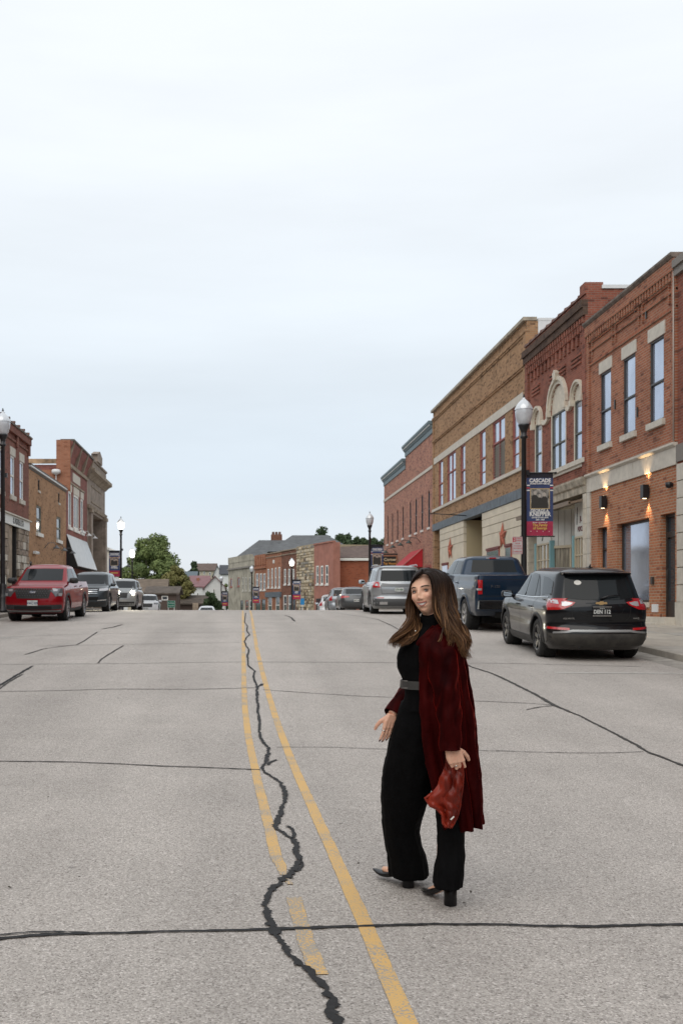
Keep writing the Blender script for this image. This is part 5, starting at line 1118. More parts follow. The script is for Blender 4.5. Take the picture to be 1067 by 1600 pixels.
        W_ = nu+1; fs = [(j*W_+i, j*W_+i+1, (j+1)*W_+i+1, (j+1)*W_+i) for j in range(nv) for i in range(nu)]
        mb = MB(); mb.add(vs, fs, 0, True)
        if skirt:
            rim = [i for i in range(W_)]+[j*W_+nu for j in range(1, nv+1)]+[nv*W_+i for i in range(nu-1, -1, -1)]+[j*W_ for j in range(nv-1, 0, -1)]
            k = len(rim); base = [vs[i] for i in rim]; low = [vs[i]-ax_n*(off+.012) for i in rim]
            mb.add(base+low, [(i, (i+1) % k, (i+1) % k+k, i+k) for i in range(k)])
        return mb.build(name, m, parent or s.root, fix=False)
    def both(s, bot, top, m, name, **k):
        for ax in 'LR': s.decal(ax, bot, top, m, name, **k)
    def line(s, ax, pts, m=None, w=.009, name='panel_gap', off=.0025):
        P = []
        for i in range(len(pts)-1):
            for t in np.linspace(0, 1, 12, endpoint=False): P.append((pts[i][0]*(1-t)+pts[i+1][0]*t, pts[i][1]*(1-t)+pts[i+1][1]*t))
        P.append(pts[-1]); H = [s.cast(ax, *p) for p in P]; H = [h for h in H if h[0] is not None]
        if len(H) < 3: return
        axn = {'L': Vector((-1, 0, 0)), 'R': Vector((1, 0, 0)), 'B': Vector((0, -1, 0)), 'F': Vector((0, 1, 0))}[ax]; rows = []
        for i, (h, n) in enumerate(H):
            if n.dot(axn) < 0: n = -n
            d = (H[min(i+1, len(H)-1)][0]-H[max(i-1, 0)][0]).normalized(); c = d.cross(n).normalized()*w/2; rows.append([h+n*off+c, h+n*off-c])
        mb = MB(); mb.rings(rows, closed=False, caps=False); return mb.build(name, m or seam_m, s.root, fix=False)
    def mirror(s, x, y, z, m, face=1, size=1.0):
        for sg in (-1, 1):
            mb = MB(); cx = sg*(x+.12); n = 12; rs = []
            for yy_, sc in ((-.07, .86), (-.06, 1), (.02, .97), (.08, .7), (.1, .3)):
                rs.append([(cx+.115*size*sc*(abs(math.cos(t))**.6)*(1 if math.cos(t) > 0 else -1), y+yy_, z+.075*size*sc*(abs(math.sin(t))**.6)*(1 if math.sin(t) > 0 else -1)) for t in [2*math.pi*k/n for k in range(n)]])
            mb.rings(rs); mb.tube([(sg*(x-.06), y+.02, z-.05), (cx, y+.02, z-.04)], .03, 6); o = mb.build('mirror', m, s.root)
            q = MB(); q.add([(v[0], v[1]-.003, v[2]) for v in [(cx+(a-cx)*.88, b, z+(c-z)*.85) for a, b, c in rs[0]]], [tuple(range(n))]); q.build('mirror_glass', mat('mirror_glass', (.5, .53, .56), .03, 1), o)
    def handles(s, ys, z, m):
        for ax, sg in (('L', -1), ('R', 1)):
            for y in ys:
                h, n = s.cast(ax, y, z)
                if h is None: continue
                mb = MB(); mb.tube([h+Vector((sg*.002, -.1, 0)), h+Vector((sg*.035, -.07, 0)), h+Vector((sg*.035, .07, 0)), h+Vector((sg*.002, .1, 0))], .013, 6); mb.build('door_handle', m, s.root)
    def arches(s, wheel_y, wr, m, w=.07):
        for ax in 'LR':
            for wy in wheel_y:
                rows = []
                for t in np.linspace(-.12, math.pi+.12, 22):
                    r0, r1 = wr+.058, wr+.058+w; q = []
                    for r, of in ((r0, .0), (r0, .016), (r1, .016), (r1, -.002)):
                        h, n = s.cast(ax, wy+r*math.cos(t), max(.2, wr+r*math.sin(t)))
                        if h is None: break
                        q.append(h+Vector((-1 if ax == 'L' else 1, 0, 0))*of)
                    if len(q) == 4: rows.append(q)
                if len(rows) > 3: mb = MB(); mb.rings(rows, closed=False, caps=False); mb.build('arch_trim', m, s.root)
    def plate(s, end, z, m, txt, tm, w=.31, h=.155, extra=None):
        """licence plate with its lettering"""
        hz, n = s.cast(end, 0, z); sg = -1 if end == 'B' else 1; y = hz.y+sg*.012
        hz2, _ = s.cast(end, 0, z+h*.4); hz3, _ = s.cast(end, 0, z-h*.4)
        for q_ in (hz2, hz3):
            if q_ is not None: y = min(y, q_.y-.012) if sg < 0 else max(y, q_.y+.012)
        mb = MB(); mb.box(-w/2, w/2, y-.006, y+.006, z-h/2, z+h/2); o = mb.build('licence_plate', m, s.root)
        M = Matrix.Translation((0, y+sg*.008, z-.01)) @ (Matrix.Rotation(R(90), 4, 'X') if sg < 0 else Matrix.Rotation(R(180), 4, 'Z') @ Matrix.Rotation(R(90), 4, 'X'))
        text_mesh(txt, .095, 'lettering', tm, o, M, bold=.0025, ext=.001, sx=.82)
        if extra: text_mesh(extra, .03, 'lettering', tm, o, Matrix.Translation((0, 0, .062)) @ M, ext=.001)
        q = MB(); q.box(-w/2-.008, w/2+.008, y-.009, y+.003, z+h/2-.004, z+h/2+.008); q.box(-w/2-.008, w/2+.008, y-.009, y+.003, z-h/2-.008, z-h/2+.004); q.build('plate_frame', chrome, o)
        return o
def slope(y0, y1): return math.atan2(g(y1)-g(y0), y1-y0)
def settle(car, y_mid, heading, wb=2.8):
    """rest the wheels on the sloping road"""
    r = car.root; x, y = r.location.x, r.location.y; a = slope(y-wb/2, y+wb/2)
    if abs(heading) > 1.5: a = -a
    r.location.z = (g(y-wb/2)+g(y+wb/2))/2+.002
    r.rotation_euler = (a, 0, heading)
# ---- small crossover seen from behind (right, nearest)
def suv_keys(L=4.65, hw=.92, H=1.66, belt=1.02, hood=.98, cowl=.95, wsb=1.0, rake=.72, rear_rake=.28, roofhw=.63, rail=.0, tail_bulge=.0):
    f = L/2; r = -L/2; K = [
        (.20, hw-.10, f-.16, r+.20, .35, .35, .22, .08), (.30, hw-.035, f-.05, r+.07, .34, .34, .26, .10), (.42, hw-.012, f-.01, r+.0, .30, .32, .28, .12), (.55, hw, f, r+.015, .28, .30, .30, .13),
        (.66, hw-.012, f-.015, r+.06, .28, .30, .30, .13), (.80, hw-.0, f-.05, r+.05, .28, .30, .30, .13), (.90, hw-.005, f-.13, r+.045, .28, .30, .28, .13), (hood, hw-.022, f-.24, r+.06, .28, .30, .28, .12),
        (hood+.05, hw-.045, f-.55, r+.075, .28, .30, .22, .12), (belt+.03, hw-.075, f-cowl-.12, r+.09, .25, .30, .14, .11), (belt+.08, hw-.105, f-cowl-.22, r+.12, .22, .28, .14, .11),
        (belt+.10, hw-.125, f-cowl-.27, r+.135, .22, .26, .13, .10), (H-.12, roofhw+.05, f-cowl-.27-rake*.92, r+rear_rake+.06, .2, .22, .12, .09), (H-.07, roofhw, f-cowl-.35-rake, r+rear_rake+.03, .2, .2, .11, .08), (H-.055, roofhw-.035, f-cowl-.42-rake, r+rear_rake+.06, .2, .2, .1, .08)]
    return K
def generic_lights(c, L, red=lamp_red, front=lamp_clear): pass
pm = paint('dusty_black_paint', (.006, .007, .009), .2, dirt=.16)
L_ = 4.65
c = Car('small_suv', 'dusty black compact SUV parked at the right kerb, rear with plate DEN 112', 'suv', (6.52, 19.95, 0), R(-3), suv_keys(), pm, (1.42, -1.30), 1.60, .36, rim=rim_dark, spokes=5)
settle(c, 20.15, R(-3), 2.72)
r = -L_/2
# glass
c.decal('B', [(-.60, 1.13), (-.3, 1.10), (.3, 1.10), (.60, 1.13)], [(-.56, 1.50), (-.3, 1.53), (.3, 1.53), (.56, 1.50)], car_glass, 'rear_window', nu=16, nv=8)
c.both([(-1.42, 1.15), (-.9, 1.12), (-.70, 1.12)], [(-1.72, 1.47), (-1.2, 1.51), (-.70, 1.53)][::1], car_glass, 'quarter_window') if 0 else None
c.both([(-1.80, 1.20), (-1.4, 1.17), (-1.22, 1.15)], [(-1.70, 1.42), (-1.35, 1.48), (-1.0, 1.50)], car_glass, 'quarter_window')
c.both([(-1.08, 1.13), (-.79, 1.12)], [(-.74, 1.46), (-.67, 1.50)], car_glass, 'rear_vent_window', nu=5)
c.both([(-.74, 1.12), (-.4, 1.11), (-.05, 1.10)], [(-.62, 1.53), (-.3, 1.545), (-.05, 1.55)], car_glass, 'rear_door_window')
c.both([(.05, 1.10), (.5, 1.10), (1.0, 1.10)], [(.05, 1.55), (.28, 1.54), (.45, 1.50)], car_glass, 'front_door_window')
c.both([(-1.68, 1.125), (-.7, 1.085), (1.02, 1.075)], [(-1.68, 1.14), (-.7, 1.10), (1.02, 1.09)], chrome, 'window_trim', nu=30, nv=1, off=.008)
c.decal('F', [(-.62, 1.14), (0, 1.14), (.62, 1.14)], [(-.55, 1.50), (0, 1.52), (.55, 1.50)], car_glass, 'windscreen', nu=16, nv=8)
# spoiler over rear glass
q = MB(); rows = []
for x in np.linspace(-.6, .6, 13):
    h, n = c.cast('B', x, 1.555); y = h.y if h else r+.3; rows.append([(x, y+.02, 1.60-abs(x)**3*.06), (x, y-.14+abs(x)**2*.06, 1.585-abs(x)**3*.06), (x, y-.14+abs(x)**2*.06, 1.565-abs(x)**3*.06), (x, y+.02, 1.545-abs(x)**3*.06)])
q.rings(rows, smooth=False); q.build('spoiler', pm, c.root)
q = MB(); h, n = c.cast('B', 0, 1.13)
q.tube([(.0, h.y-.03, 1.12), (.12, h.y-.035, 1.17), (.34, h.y-.0, 1.185)], [.022, .014, .01], 6); q.build('wiper', black_paint, c.root)
# tail lights: two-piece wrap-round with clear centre
for sg in (-1, 1):
    c.decal('B', [(sg*.50, 1.00), (sg*.66, .93), (sg*.87, .91)], [(sg*.44, 1.05), (sg*.66, 1.10), (sg*.86, 1.125)], lamp_red, 'tail_light', nu=14, nv=5, off=.012)
    c.decal('B', [(sg*.54, 1.005), (sg*.62, .985), (sg*.67, .99)], [(sg*.49, 1.04), (sg*.60, 1.065), (sg*.66, 1.06)], lamp_clear, 'reversing_light', nu=6, nv=3, off=.016)
    c.decal('B', [(sg*.71, 1.02), (sg*.80, 1.03), (sg*.86, 1.05)], [(sg*.71, 1.085), (sg*.80, 1.10), (sg*.86, 1.105)], lamp_clear, 'lamp_glass', nu=6, nv=3, off=.016)
    c.decal('L' if sg < 0 else 'R', [(-2.13, .92), (-2.0, .96), (-1.86, 1.03)], [(-2.13, 1.12), (-2.0, 1.115), (-1.80, 1.06)], lamp_red, 'tail_light', nu=8, nv=4, off=.012)
    c.decal('B', [(sg*.55, .56), (sg*.88, .575)], [(sg*.55, .60), (sg*.87, .615)], lamp_red, 'reflector', nu=8, nv=2, off=.01)
c.decal('B', [(-.86, .28), (0, .27), (.86, .28)], [(-.88, .50), (0, .50), (.88, .50)], mat('dusty_black_plastic', (.016, .015, .014), .75, n_scale=5, n_amt=.5, col2=(.055, .05, .042)), 'lower_bumper', nu=24, nv=5, off=.008)
c.decal('B', [(-.80, .50), (-.6, .515), (-.5, .53), (.5, .53), (.6, .515), (.80, .50)], [(-.80, .53), (-.6, .55), (-.5, .57), (.5, .57), (.6, .55), (.80, .53)], mat('silver_trim', (.34, .35, .35), .4, .6), 'bumper_strip', nu=30, nv=2, off=.014)
c.line('B', [(-.52, .99), (-.50, .80), (-.42, .72), (.42, .72), (.50, .80), (.52, .99)]); c.line('B', [(-.80, .665), (.80, .665)]); c.line('B', [(-.40, .96), (-.35, .86), (-.25, .83), (.25, .83), (.35, .86), (.40, .96)], w=.006)
for ax in 'LR':
    c.line(ax, [(-.0, .38), (-.0, 1.08)]); c.line(ax, [(1.10, .42), (1.14, .85), (1.06, 1.06)]); c.line(ax, [(-.62, .4), (-.88, .66), (-1.0, .85), (-1.02, 1.09)]); c.line(ax, [(-2.1, .86), (1.9, .80)], w=.004)
    c.decal(ax, [(-.88, .22), (1.0, .22)], [(-.88, .36), (1.0, .36)], trim_blk, 'sill_cladding', nu=20, nv=3, off=.012)
c.arches((1.42, -1.30), .36, trim_blk, .055)
c.handles((.22, -.82), .93, pm); c.mirror(.86, .92, 1.10, pm)
c.plate('B', .90, plate_k, 'DEN 112', plate_w, extra='IOWA')
q = MB(); h, n = c.cast('B', 0, 1.04); y = h.y-.012
q.add([(x, y, 1.045+z) for x, z in ((-.105, -.006), (-.09, .018), (-.035, .018), (-.028, .032), (.04, .032), (.035, .018), (.09, .018), (.105, -.006), (.09, -.018), (.035, -.018), (.028, -.032), (-.04, -.032), (-.035, -.018), (-.09, -.018))], [tuple(range(14))]); q.build('emblem', mat('gold_emblem', (.62, .42, .20), .3, .6), c.root)
text_mesh('EQUINOX', .042, 'lettering', chrome, c.root, Matrix.Translation((-.56, c.cast('B', -.56, .77)[0].y-.016, .77)) @ FR, ext=.002); text_mesh('AWD', .045, 'lettering', chrome, c.root, Matrix.Translation((.62, c.cast('B', .62, .77)[0].y-.016, .77)) @ FR, ext=.002)
q = MB(); h, n = c.cast('B', -.36, 1.42); q.lathe([(.001, 0), (.055, 0)], (0, 0, 0), 4) if 0 else None
pts = [(-.36+.062*math.cos(t), h.y-.015, 1.405+.042*math.sin(t)) for t in [k*math.pi/8 for k in range(16)]]; q.add([(a, c.cast('B', a, z)[0].y-.009, z) for a, b, z in pts], [tuple(range(16))]); q.build('sticker', white_paint, c.root)
q = MB(); q.tube([(0, -1.5, 1.65), (0, -1.56, 1.73)], [.03, .008], 8); q.box(-.03, .03, -1.6, -1.38, 1.64, 1.68); q.build('antenna', black_paint, c.root)
q = MB(); q.tube([(-.35, -2.2, .26), (-.35, -1.4, .27)], .035, 8); q.build('exhaust', trim_blk, c.root)
# ---- dark blue full size pickup behind it
def truck_keys(L=5.89, hw=1.0, H=1.93, bed=1.42, cab_r=-.95, hood=1.22, nose_y=None):
    f = L/2; r = -L/2
    return [(.40, hw-.08, f-.14, r+.16, .2, .12, .14, .02), (.52, hw-.02, f-.03, r+.02, .2, .12, .16, .03), (.75, hw, f, r+.0, .2, .1, .16, .02), (1.0, hw-.005, f-.03, r+.01, .2, .08, .16, .015), (hood-.08, hw-.02, f-.09, r+.0, .2, .06, .16, .01), (hood, hw-.04, f-.22, r+.0, .22, .06, .16, .01),
            (hood+.05, hw-.055, f-1.25, r+.0, .2, .06, .1, .01), (bed, hw-.07, f-1.45, r+.02, .16, .06, .08, .01), (bed+.015, hw-.08, f-1.5, r+.1, .16, .06, .08, .01), (bed+.02, hw-.09, f-1.5, cab_r-.02, .16, .14, .08, .02), (bed+.05, hw-.10, f-1.55, cab_r, .16, .14, .08, .02),
            (H-.10, hw-.24, f-2.15, cab_r+.16, .16, .14, .07, .02), (H-.05, hw-.29, f-2.28, cab_r+.2, .16, .14, .07, .02), (H-.04, hw-.32, f-2.32, cab_r+.23, .16, .14, .07, .02)]
blue = paint('deep_blue_paint', (.012, .028, .055), .4, dirt=.3)
c = Car('pickup_truck', 'dark blue full size pickup truck parked ahead of the black SUV, tailgate to us', 'pickup truck', (6.86, 27.9, 0), R(0), truck_keys(), blue, (1.95, -1.75), 1.74, .41, rim=rim_silver, spokes=6, tyre_w=.28)
settle(c, 27.9, 0, 3.7); r = -2.945
c.decal('B', [(-.62, 1.50), (.62, 1.50)], [(-.55, 1.83), (.55, 1.83)], car_glass, 'rear_window', nu=14, nv=6)
q = MB(); h, n = c.cast('B', 0, 1.875); q.box(-.18, .18, h.y-.02, h.y+.02, 1.865, 1.90); q.build('high_brake_light', lamp_clear, c.root); q = MB(); q.box(-.09, .09, h.y-.03, h.y-.021, 1.867, 1.898); q.build('brake_light', lamp_red, c.root)
c.both([(-.80, 1.47), (-.1, 1.45)], [(-.62, 1.80), (-.1, 1.82)], car_glass, 'rear_door_window'); c.both([(0, 1.45), (1.1, 1.42)], [(0, 1.82), (.65, 1.80)], car_glass, 'front_door_window')
c.decal('F', [(-.72, 1.47), (.72, 1.47)], [(-.62, 1.80), (.62, 1.80)], car_glass, 'windscreen')
for sg in (-1, 1):
    c.decal('B', [(sg*.80, .95), (sg*.90, .95)], [(sg*.80, 1.30), (sg*.90, 1.31)], lamp_red, 'tail_light', nu=6, nv=6, off=.015)
    c.decal('B', [(sg*.82, 1.05), (sg*.93, 1.05)], [(sg*.82, 1.10), (sg*.93, 1.10)], lamp_clear, 'reversing_light', nu=4, nv=2, off=.02)
c.line('B', [(-.79, .72), (-.79, 1.38)], w=.014); c.line('B', [(.79, .72), (.79, 1.38)], w=.014); c.line('B', [(-.79, 1.32), (.79, 1.32)], w=.01); c.line('B', [(-.79, .90), (.79, .90)], w=.012)
c.decal('B', [(-.75, .95), (.75, .95)], [(-.75, 1.27), (.75, 1.27)], blue, 'tailgate', nu=10, nv=4, off=.012)
text_mesh('F-150', .10, 'lettering', chrome, c.root, Matrix.Translation((-.48, r-.025, 1.14)) @ FR, ext=.002)
q = MB(); q.box(-.92, .92, -3.10, -2.93, .58, .78); q.build('rear_bumper', chrome, c.root); q = MB(); q.box(-.2, .2, -3.105, -3.09, .60, .76); q.box(-.9, .9, -3.08, -2.93, .782, .80); q.build('bumper_step', trim_blk, c.root)
q = MB(); q.lathe([(.001, -.06), (.11, -.06), (.11, -.05)], (0, 0, 0), 4) if 0 else None; h, n = c.cast('B', .5, 1.0); q.add([(.45+.05*math.cos(t), r-.025, 1.0+.03*math.sin(t)) for t in [k*math.pi/6 for k in range(12)]], [tuple(range(12))]); q.build('emblem', chrome, c.root)
for ax in 'LR': c.line(ax, [(-.9, .6), (-.9, 1.42)], w=.014); c.line(ax, [(-.05, .55), (-.05, 1.44)]); c.line(ax, [(1.2, .6), (1.2, 1.3)]); c.decal(ax, [(-.9, .42), (1.3, .42)], [(-.9, .50), (1.3, .50)], chrome, 'running_board', off=.05, nv=1)
c.arches((1.95, -1.75), .41, blue, .08); c.handles((.12, -.75), 1.22, blue); c.mirror(.92, 1.05, 1.42, trim_blk, size=1.35)
q = MB(); q.box(-.45, .45, -2.9, 2.2, .36, .52); q.tube([(-.8, -1.75, .41), (.8, -1.75, .41)], .07, 8); q.lathe([(.001, -.15), (.13, -.1), (.13, .1), (.001, .15)], (0, -1.75, .41), 10, axis='x'); q.build('axle', well_m, c.root)
# ---- silver three row SUV
silver = paint('bright_silver_paint', (.36, .38, .40), .6, dirt=.35)
def big_suv(name, label, x, y, head, pmx, front=False, **k):
    K = suv_keys(5.05, 1.0, 1.78, 1.08, 1.04, 1.0, rake=.7, rear_rake=.22, roofhw=.70)
    c = Car(name, label, 'suv', (x, y, 0), head, K, pmx, (1.55, -1.47), 1.72, .385, rim=rim_silver, spokes=5, **k); settle(c, y, head, 3.0)
    c.decal('B', [(-.68, 1.20), (.68, 1.20)], [(-.62, 1.60), (.62, 1.60)], car_glass, 'rear_window', nu=16, nv=6)
    c.both([(-1.85, 1.22), (-1.0, 1.20)], [(-1.8, 1.56), (-1.05, 1.62)], car_glass, 'quarter_window'); c.both([(-.92, 1.20), (-.05, 1.19)], [(-.90, 1.63), (-.05, 1.65)], car_glass, 'rear_door_window'); c.both([(.03, 1.19), (1.05, 1.18)], [(.03, 1.65), (.52, 1.60)], car_glass, 'front_door_window')
    c.decal('F', [(-.70, 1.22), (0, 1.22), (.70, 1.22)], [(-.60, 1.60), (0, 1.62), (.60, 1.60)], car_glass, 'windscreen')
    for ax in 'LR': c.line(ax, [(0, .4), (0, 1.18)]); c.line(ax, [(1.2, .5), (1.15, 1.1)]); c.line(ax, [(-.75, .4), (-1.0, .75), (-1.05, 1.18)])
    c.arches((1.55, -1.47), .385, trim_blk, .05); c.handles((.2, -.85), .98, pmx); c.mirror(.94, 1.0, 1.2, pmx, size=1.15)
    return c
c = big_suv('large_suv', 'silver three row SUV parked ahead of the pickup, just behind the walking woman', 5.86, 38.6, R(-2), silver)
for sg in (-1, 1):
    c.decal('B', [(sg*.68, .97), (sg*.93, .97)], [(sg*.72, 1.17), (sg*.90, 1.19)], lamp_red, 'tail_light', nu=8, nv=4, off=.012); c.decal('B', [(sg*.76, 1.03), (sg*.84, 1.03)], [(sg*.76, 1.10), (sg*.84, 1.10)], lamp_clear, 'reversing_light', nu=4, nv=2, off=.016)
    c.decal('B', [(sg*.55, .58), (sg*.80, .58)], [(sg*.55, .61), (sg*.80, .61)], lamp_red, 'reflector', nu=4, nv=1, off=.012)
    c.decal('B', [(sg*.42, .36), (sg*.70, .36)], [(sg*.42, .45), (sg*.70, .45)], chrome, 'exhaust_trim', nu=4, nv=1, off=.02)
c.decal('B', [(-.92, .3), (.92, .3)], [(-.94, .56), (.94, .56)], mat('dark_grey_cladding', (.06, .062, .065), .6), 'lower_bumper', nu=20, nv=4, off=.008)
c.decal('B', [(-.66, 1.0), (-.3, 1.0), (.3, 1.0), (.66, 1.0)], [(-.62, 1.13), (-.3, 1.10), (.3, 1.10), (.62, 1.13)], mat('grey_garnish', (.14, .145, .15), .4, .4), 'tailgate_garnish', nu=16, nv=2, off=.007)
c.line('B', [(-.68, 1.17), (-.62, .75), (.62, .75), (.68, 1.17)], w=.012); c.plate('B', .90, plate_w, 'JTR 408', mat('plate_ink', (.05, .12, .06), .5))
q = MB()
for sg in (-1, 1): q = MB(); q.tube([(sg*.72, -1.9, 1.76), (sg*.72, -1.7, 1.81), (sg*.72, .2, 1.82), (sg*.72, .5, 1.76)], .02, 6); q.build('roof_rail', silver, c.root)
# ---- dark grey sedan, then silver SUV, then white SUV (over the crest)
def sedan_keys(L=4.85, hw=.92, H=1.44):
    f = L/2; r = -L/2
    return [(.18, hw-.10, f-.2, r+.2, .35, .35, .22, .1), (.28, hw-.03, f-.05, r+.06, .34, .34, .26, .12), (.45, hw, f, r, .3, .3, .3, .14), (.60, hw, f-.02, r+.0, .28, .3, .3, .14), (.74, hw-.01, f-.12, r+.03, .28, .3, .3, .12), (.84, hw-.03, f-.35, r+.06, .28, .28, .26, .12),
            (.93, hw-.06, f-1.05, r+.12, .25, .26, .2, .1), (1.0, hw-.10, f-1.25, r+.5, .22, .26, .14, .1), (1.02, hw-.13, f-1.32, r+.6, .22, .24, .14, .1), (H-.1, hw-.28, f-2.0, r+1.22, .2, .22, .1, .08), (H-.05, hw-.33, f-2.18, r+1.42, .2, .2, .1, .08), (H-.04, hw-.36, f-2.25, r+1.5, .2, .2, .1, .08)]
c = Car('sedan', 'dark grey sedan parked just beyond the silver three row SUV', 'car', (6.75, 59.8, 0), R(-1), sedan_keys(), paint('dark_grey_paint', (.085, .09, .095), .5), (1.42, -1.40), 1.58, .33); settle(c, 59.8, R(-1), 2.8)
c.decal('B', [(-.55, 1.03), (.55, 1.03)], [(-.50, 1.32), (.50, 1.32)], car_glass, 'rear_window'); c.both([(-1.25, 1.03), (-.1, 1.02)], [(-.75, 1.30), (-.1, 1.36)], car_glass, 'rear_door_window'); c.both([(0, 1.02), (.95, 1.02)], [(0, 1.36), (.4, 1.32)], car_glass, 'front_door_window'); c.decal('F', [(-.6, 1.06), (.6, 1.06)], [(-.5, 1.30), (.5, 1.30)], car_glass, 'windscreen')
for sg in (-1, 1): c.decal('B', [(sg*.40, .80), (sg*.89, .74)], [(sg*.42, .87), (sg*.86, .90)], lamp_red, 'tail_light', nu=8, nv=3, off=.012); c.decal('L' if sg < 0 else 'R', [(-2.2, .74), (-1.98, .80)], [(-2.2, .88), (-1.98, .86)], lamp_red, 'tail_light', nu=4, nv=2, off=.01)
c.plate('B', .62, plate_w, 'HKV 216', seam_m); c.mirror(.86, .85, 1.03, MATS['dark_grey_paint'])
for ax in 'LR': c.line(ax, [(-.05, .3), (-.05, 1.0)])
def plain_suv(name, label, x, y, head, pmx, lights=True):
    c = Car(name, label, 'suv', (x, y, 0), head, suv_keys(), pmx, (1.38, -1.34), 1.60, .36); settle(c, y, head, 2.72)
    c.decal('B', [(-.60, 1.13), (.60, 1.13)], [(-.56, 1.50), (.56, 1.50)], car_glass, 'rear_window')
    c.both([(-1.62, 1.17), (-1.0, 1.13)], [(-1.68, 1.44), (-1.12, 1.53)], car_glass, 'quarter_window'); c.both([(-.9, 1.12), (-.05, 1.10)], [(-.85, 1.52), (-.05, 1.55)], car_glass, 'rear_door_window'); c.both([(.05, 1.10), (1.0, 1.10)], [(.05, 1.55), (.45, 1.50)], car_glass, 'front_door_window')
    c.decal('F', [(-.62, 1.14), (0, 1.14), (.62, 1.14)], [(-.55, 1.50), (0, 1.52), (.55, 1.50)], car_glass, 'windscreen', nu=14)
    c.arches((1.38, -1.34), .36, trim_blk, .05); c.mirror(.86, .92, 1.10, pmx); c.handles((.22, -.82), .93, pmx)
    for ax in 'LR': c.line(ax, [(0, .38), (0, 1.08)]); c.line(ax, [(1.1, .45), (1.1, 1.05)])
    if lights:
        for sg in (-1, 1): c.decal('B', [(sg*.70, .80), (sg*.88, .80)], [(sg*.70, 1.10), (sg*.86, 1.12)], lamp_red, 'tail_light', nu=5, nv=5, off=.012)
        c.plate('B', .85, plate_w, 'FNR 731', seam_m)
    return c
plain_suv('small_suv', 'pale silver SUV parked between the dark grey sedan and the white SUV', 6.7, 66.6, R(-1), paint('pale_silver_paint', (.30, .33, .36), .5))
plain_suv('small_suv', 'white SUV parked farthest along the right kerb, red tall tail lights', 6.95, 77.0, R(-2), paint('white_car_paint', (.62, .64, .66), .05))
# ---- left side: red compact pickup, front towards us
red = paint('candy_red_paint', (.26, .004, .010), .35, dirt=.08)
Lm = 5.07
def maverick_keys(L=5.07, hw=.92, H=1.74):
    f = L/2; r = -L/2
    return [(.26, hw-.10, f-.12, r+.14, .25, .12, .12, .02), (.36, hw-.03, f-.02, r+.03, .24, .12, .13, .03), (.55, hw, f, r, .22, .1, .13, .02), (.72, hw-.01, f-.01, r+.01, .2, .08, .13, .015), (.86, hw, f-.03, r, .2, .07, .13, .01), (1.0, hw-.015, f-.06, r, .2, .06, .13, .01), (1.07, hw-.04, f-.18, r, .2, .06, .12, .01),
            (1.13, hw-.06, f-1.05, r, .18, .06, .08, .01), (1.19, hw-.08, f-1.2, r+.02, .16, .06, .08, .01), (1.20, hw-.09, f-1.22, r+1.45, .16, .14, .08, .02), (1.24, hw-.11, f-1.28, r+1.45, .16, .14, .08, .02), (H-.10, hw-.24, f-1.95, r+1.7, .16, .14, .07, .02), (H-.05, hw-.28, f-2.1, r+1.75, .16, .14, .07, .02), (H-.04, hw-.31, f-2.14, r+1.78, .16, .14, .07, .02)]
c = Car('pickup_truck', 'candy red compact pickup truck parked at the left kerb, facing us', 'pickup truck', (-6.22, 32.55, 0), R(180-.5), maverick_keys(), red, (1.55, -1.52), 1.62, .37, rim=rim_silver, spokes=8); settle(c, 32.5, R(180-.5), 3.07)
f = Lm/2
c.decal('F', [(-.66, 1.24), (0, 1.24), (.66, 1.24)], [(-.58, 1.61), (0, 1.62), (.58, 1.61)], car_glass, 'windscreen', nu=18, nv=8)
c.both([(-.98, 1.25), (-.12, 1.24)], [(-.85, 1.60), (-.12, 1.62)], car_glass, 'rear_door_window'); c.both([(-.04, 1.24), (.98, 1.22)], [(-.04, 1.62), (.5, 1.60)], car_glass, 'front_door_window'); c.decal('B', [(-.6, 1.25), (.6, 1.25)], [(-.55, 1.6), (.55, 1.6)], car_glass, 'rear_window')
c.decal('F', [(-.48, .71), (0, .70), (.48, .71)], [(-.56, 1.01), (0, 1.01), (.56, 1.01)], trim_blk, 'grille', nu=16, nv=4, off=.012)
q = MB()
for i in range(13):
    for j in range(4):
        x = -.46+i*.077+(j % 2)*.038
        if abs(x) > .48: continue
        h, n = c.cast('F', x, .79+j*.065); q.box(x-.012, x+.012, h.y+.012, h.y+.03, .772+j*.065, .81+j*.065)
tag(q.build('grille_mesh', mat('grille_stud', (.08, .08, .085), .3, .5), c.root), kind='stuff')
for sg in (-1, 1):
    c.decal('F', [(sg*.58, .88), (sg*.84, .76)], [(sg*.58, 1.01), (sg*.86, 1.0)], lamp_dark, 'headlight', nu=10, nv=4, off=.014); c.decal('F', [(sg*.61, .92), (sg*.72, .92)], [(sg*.61, .985), (sg*.74, .985)], lamp_clear, 'headlight_lens', nu=4, nv=2, off=.02); c.decal('F', [(sg*.76, .78), (sg*.84, .78)], [(sg*.76, .86), (sg*.85, .86)], lamp_clear, 'headlight_lens', nu=4, nv=2, off=.02)
    c.decal('L' if sg < 0 else 'R', [(2.44, .76), (2.28, .84)], [(2.44, .96), (2.28, .955)], lamp_dark, 'headlight', nu=4, nv=3, off=.012)
    c.decal('F', [(sg*.60, .38), (sg*.80, .40)], [(sg*.60, .46), (sg*.80, .48)], trim_blk, 'fog_light_bezel', nu=5, nv=2, off=.02)
c.decal('F', [(-.84, .28), (0, .28), (.84, .28)], [(-.84, .52), (0, .50), (.84, .52)], mat('dark_bumper', (.028, .028, .03), .5), 'lower_bumper', nu=20, nv=4, off=.01)
c.decal('F', [(-.56, .37), (.56, .37)], [(-.56, .47), (.56, .47)], well_m, 'air_intake', nu=10, nv=2, off=.016)
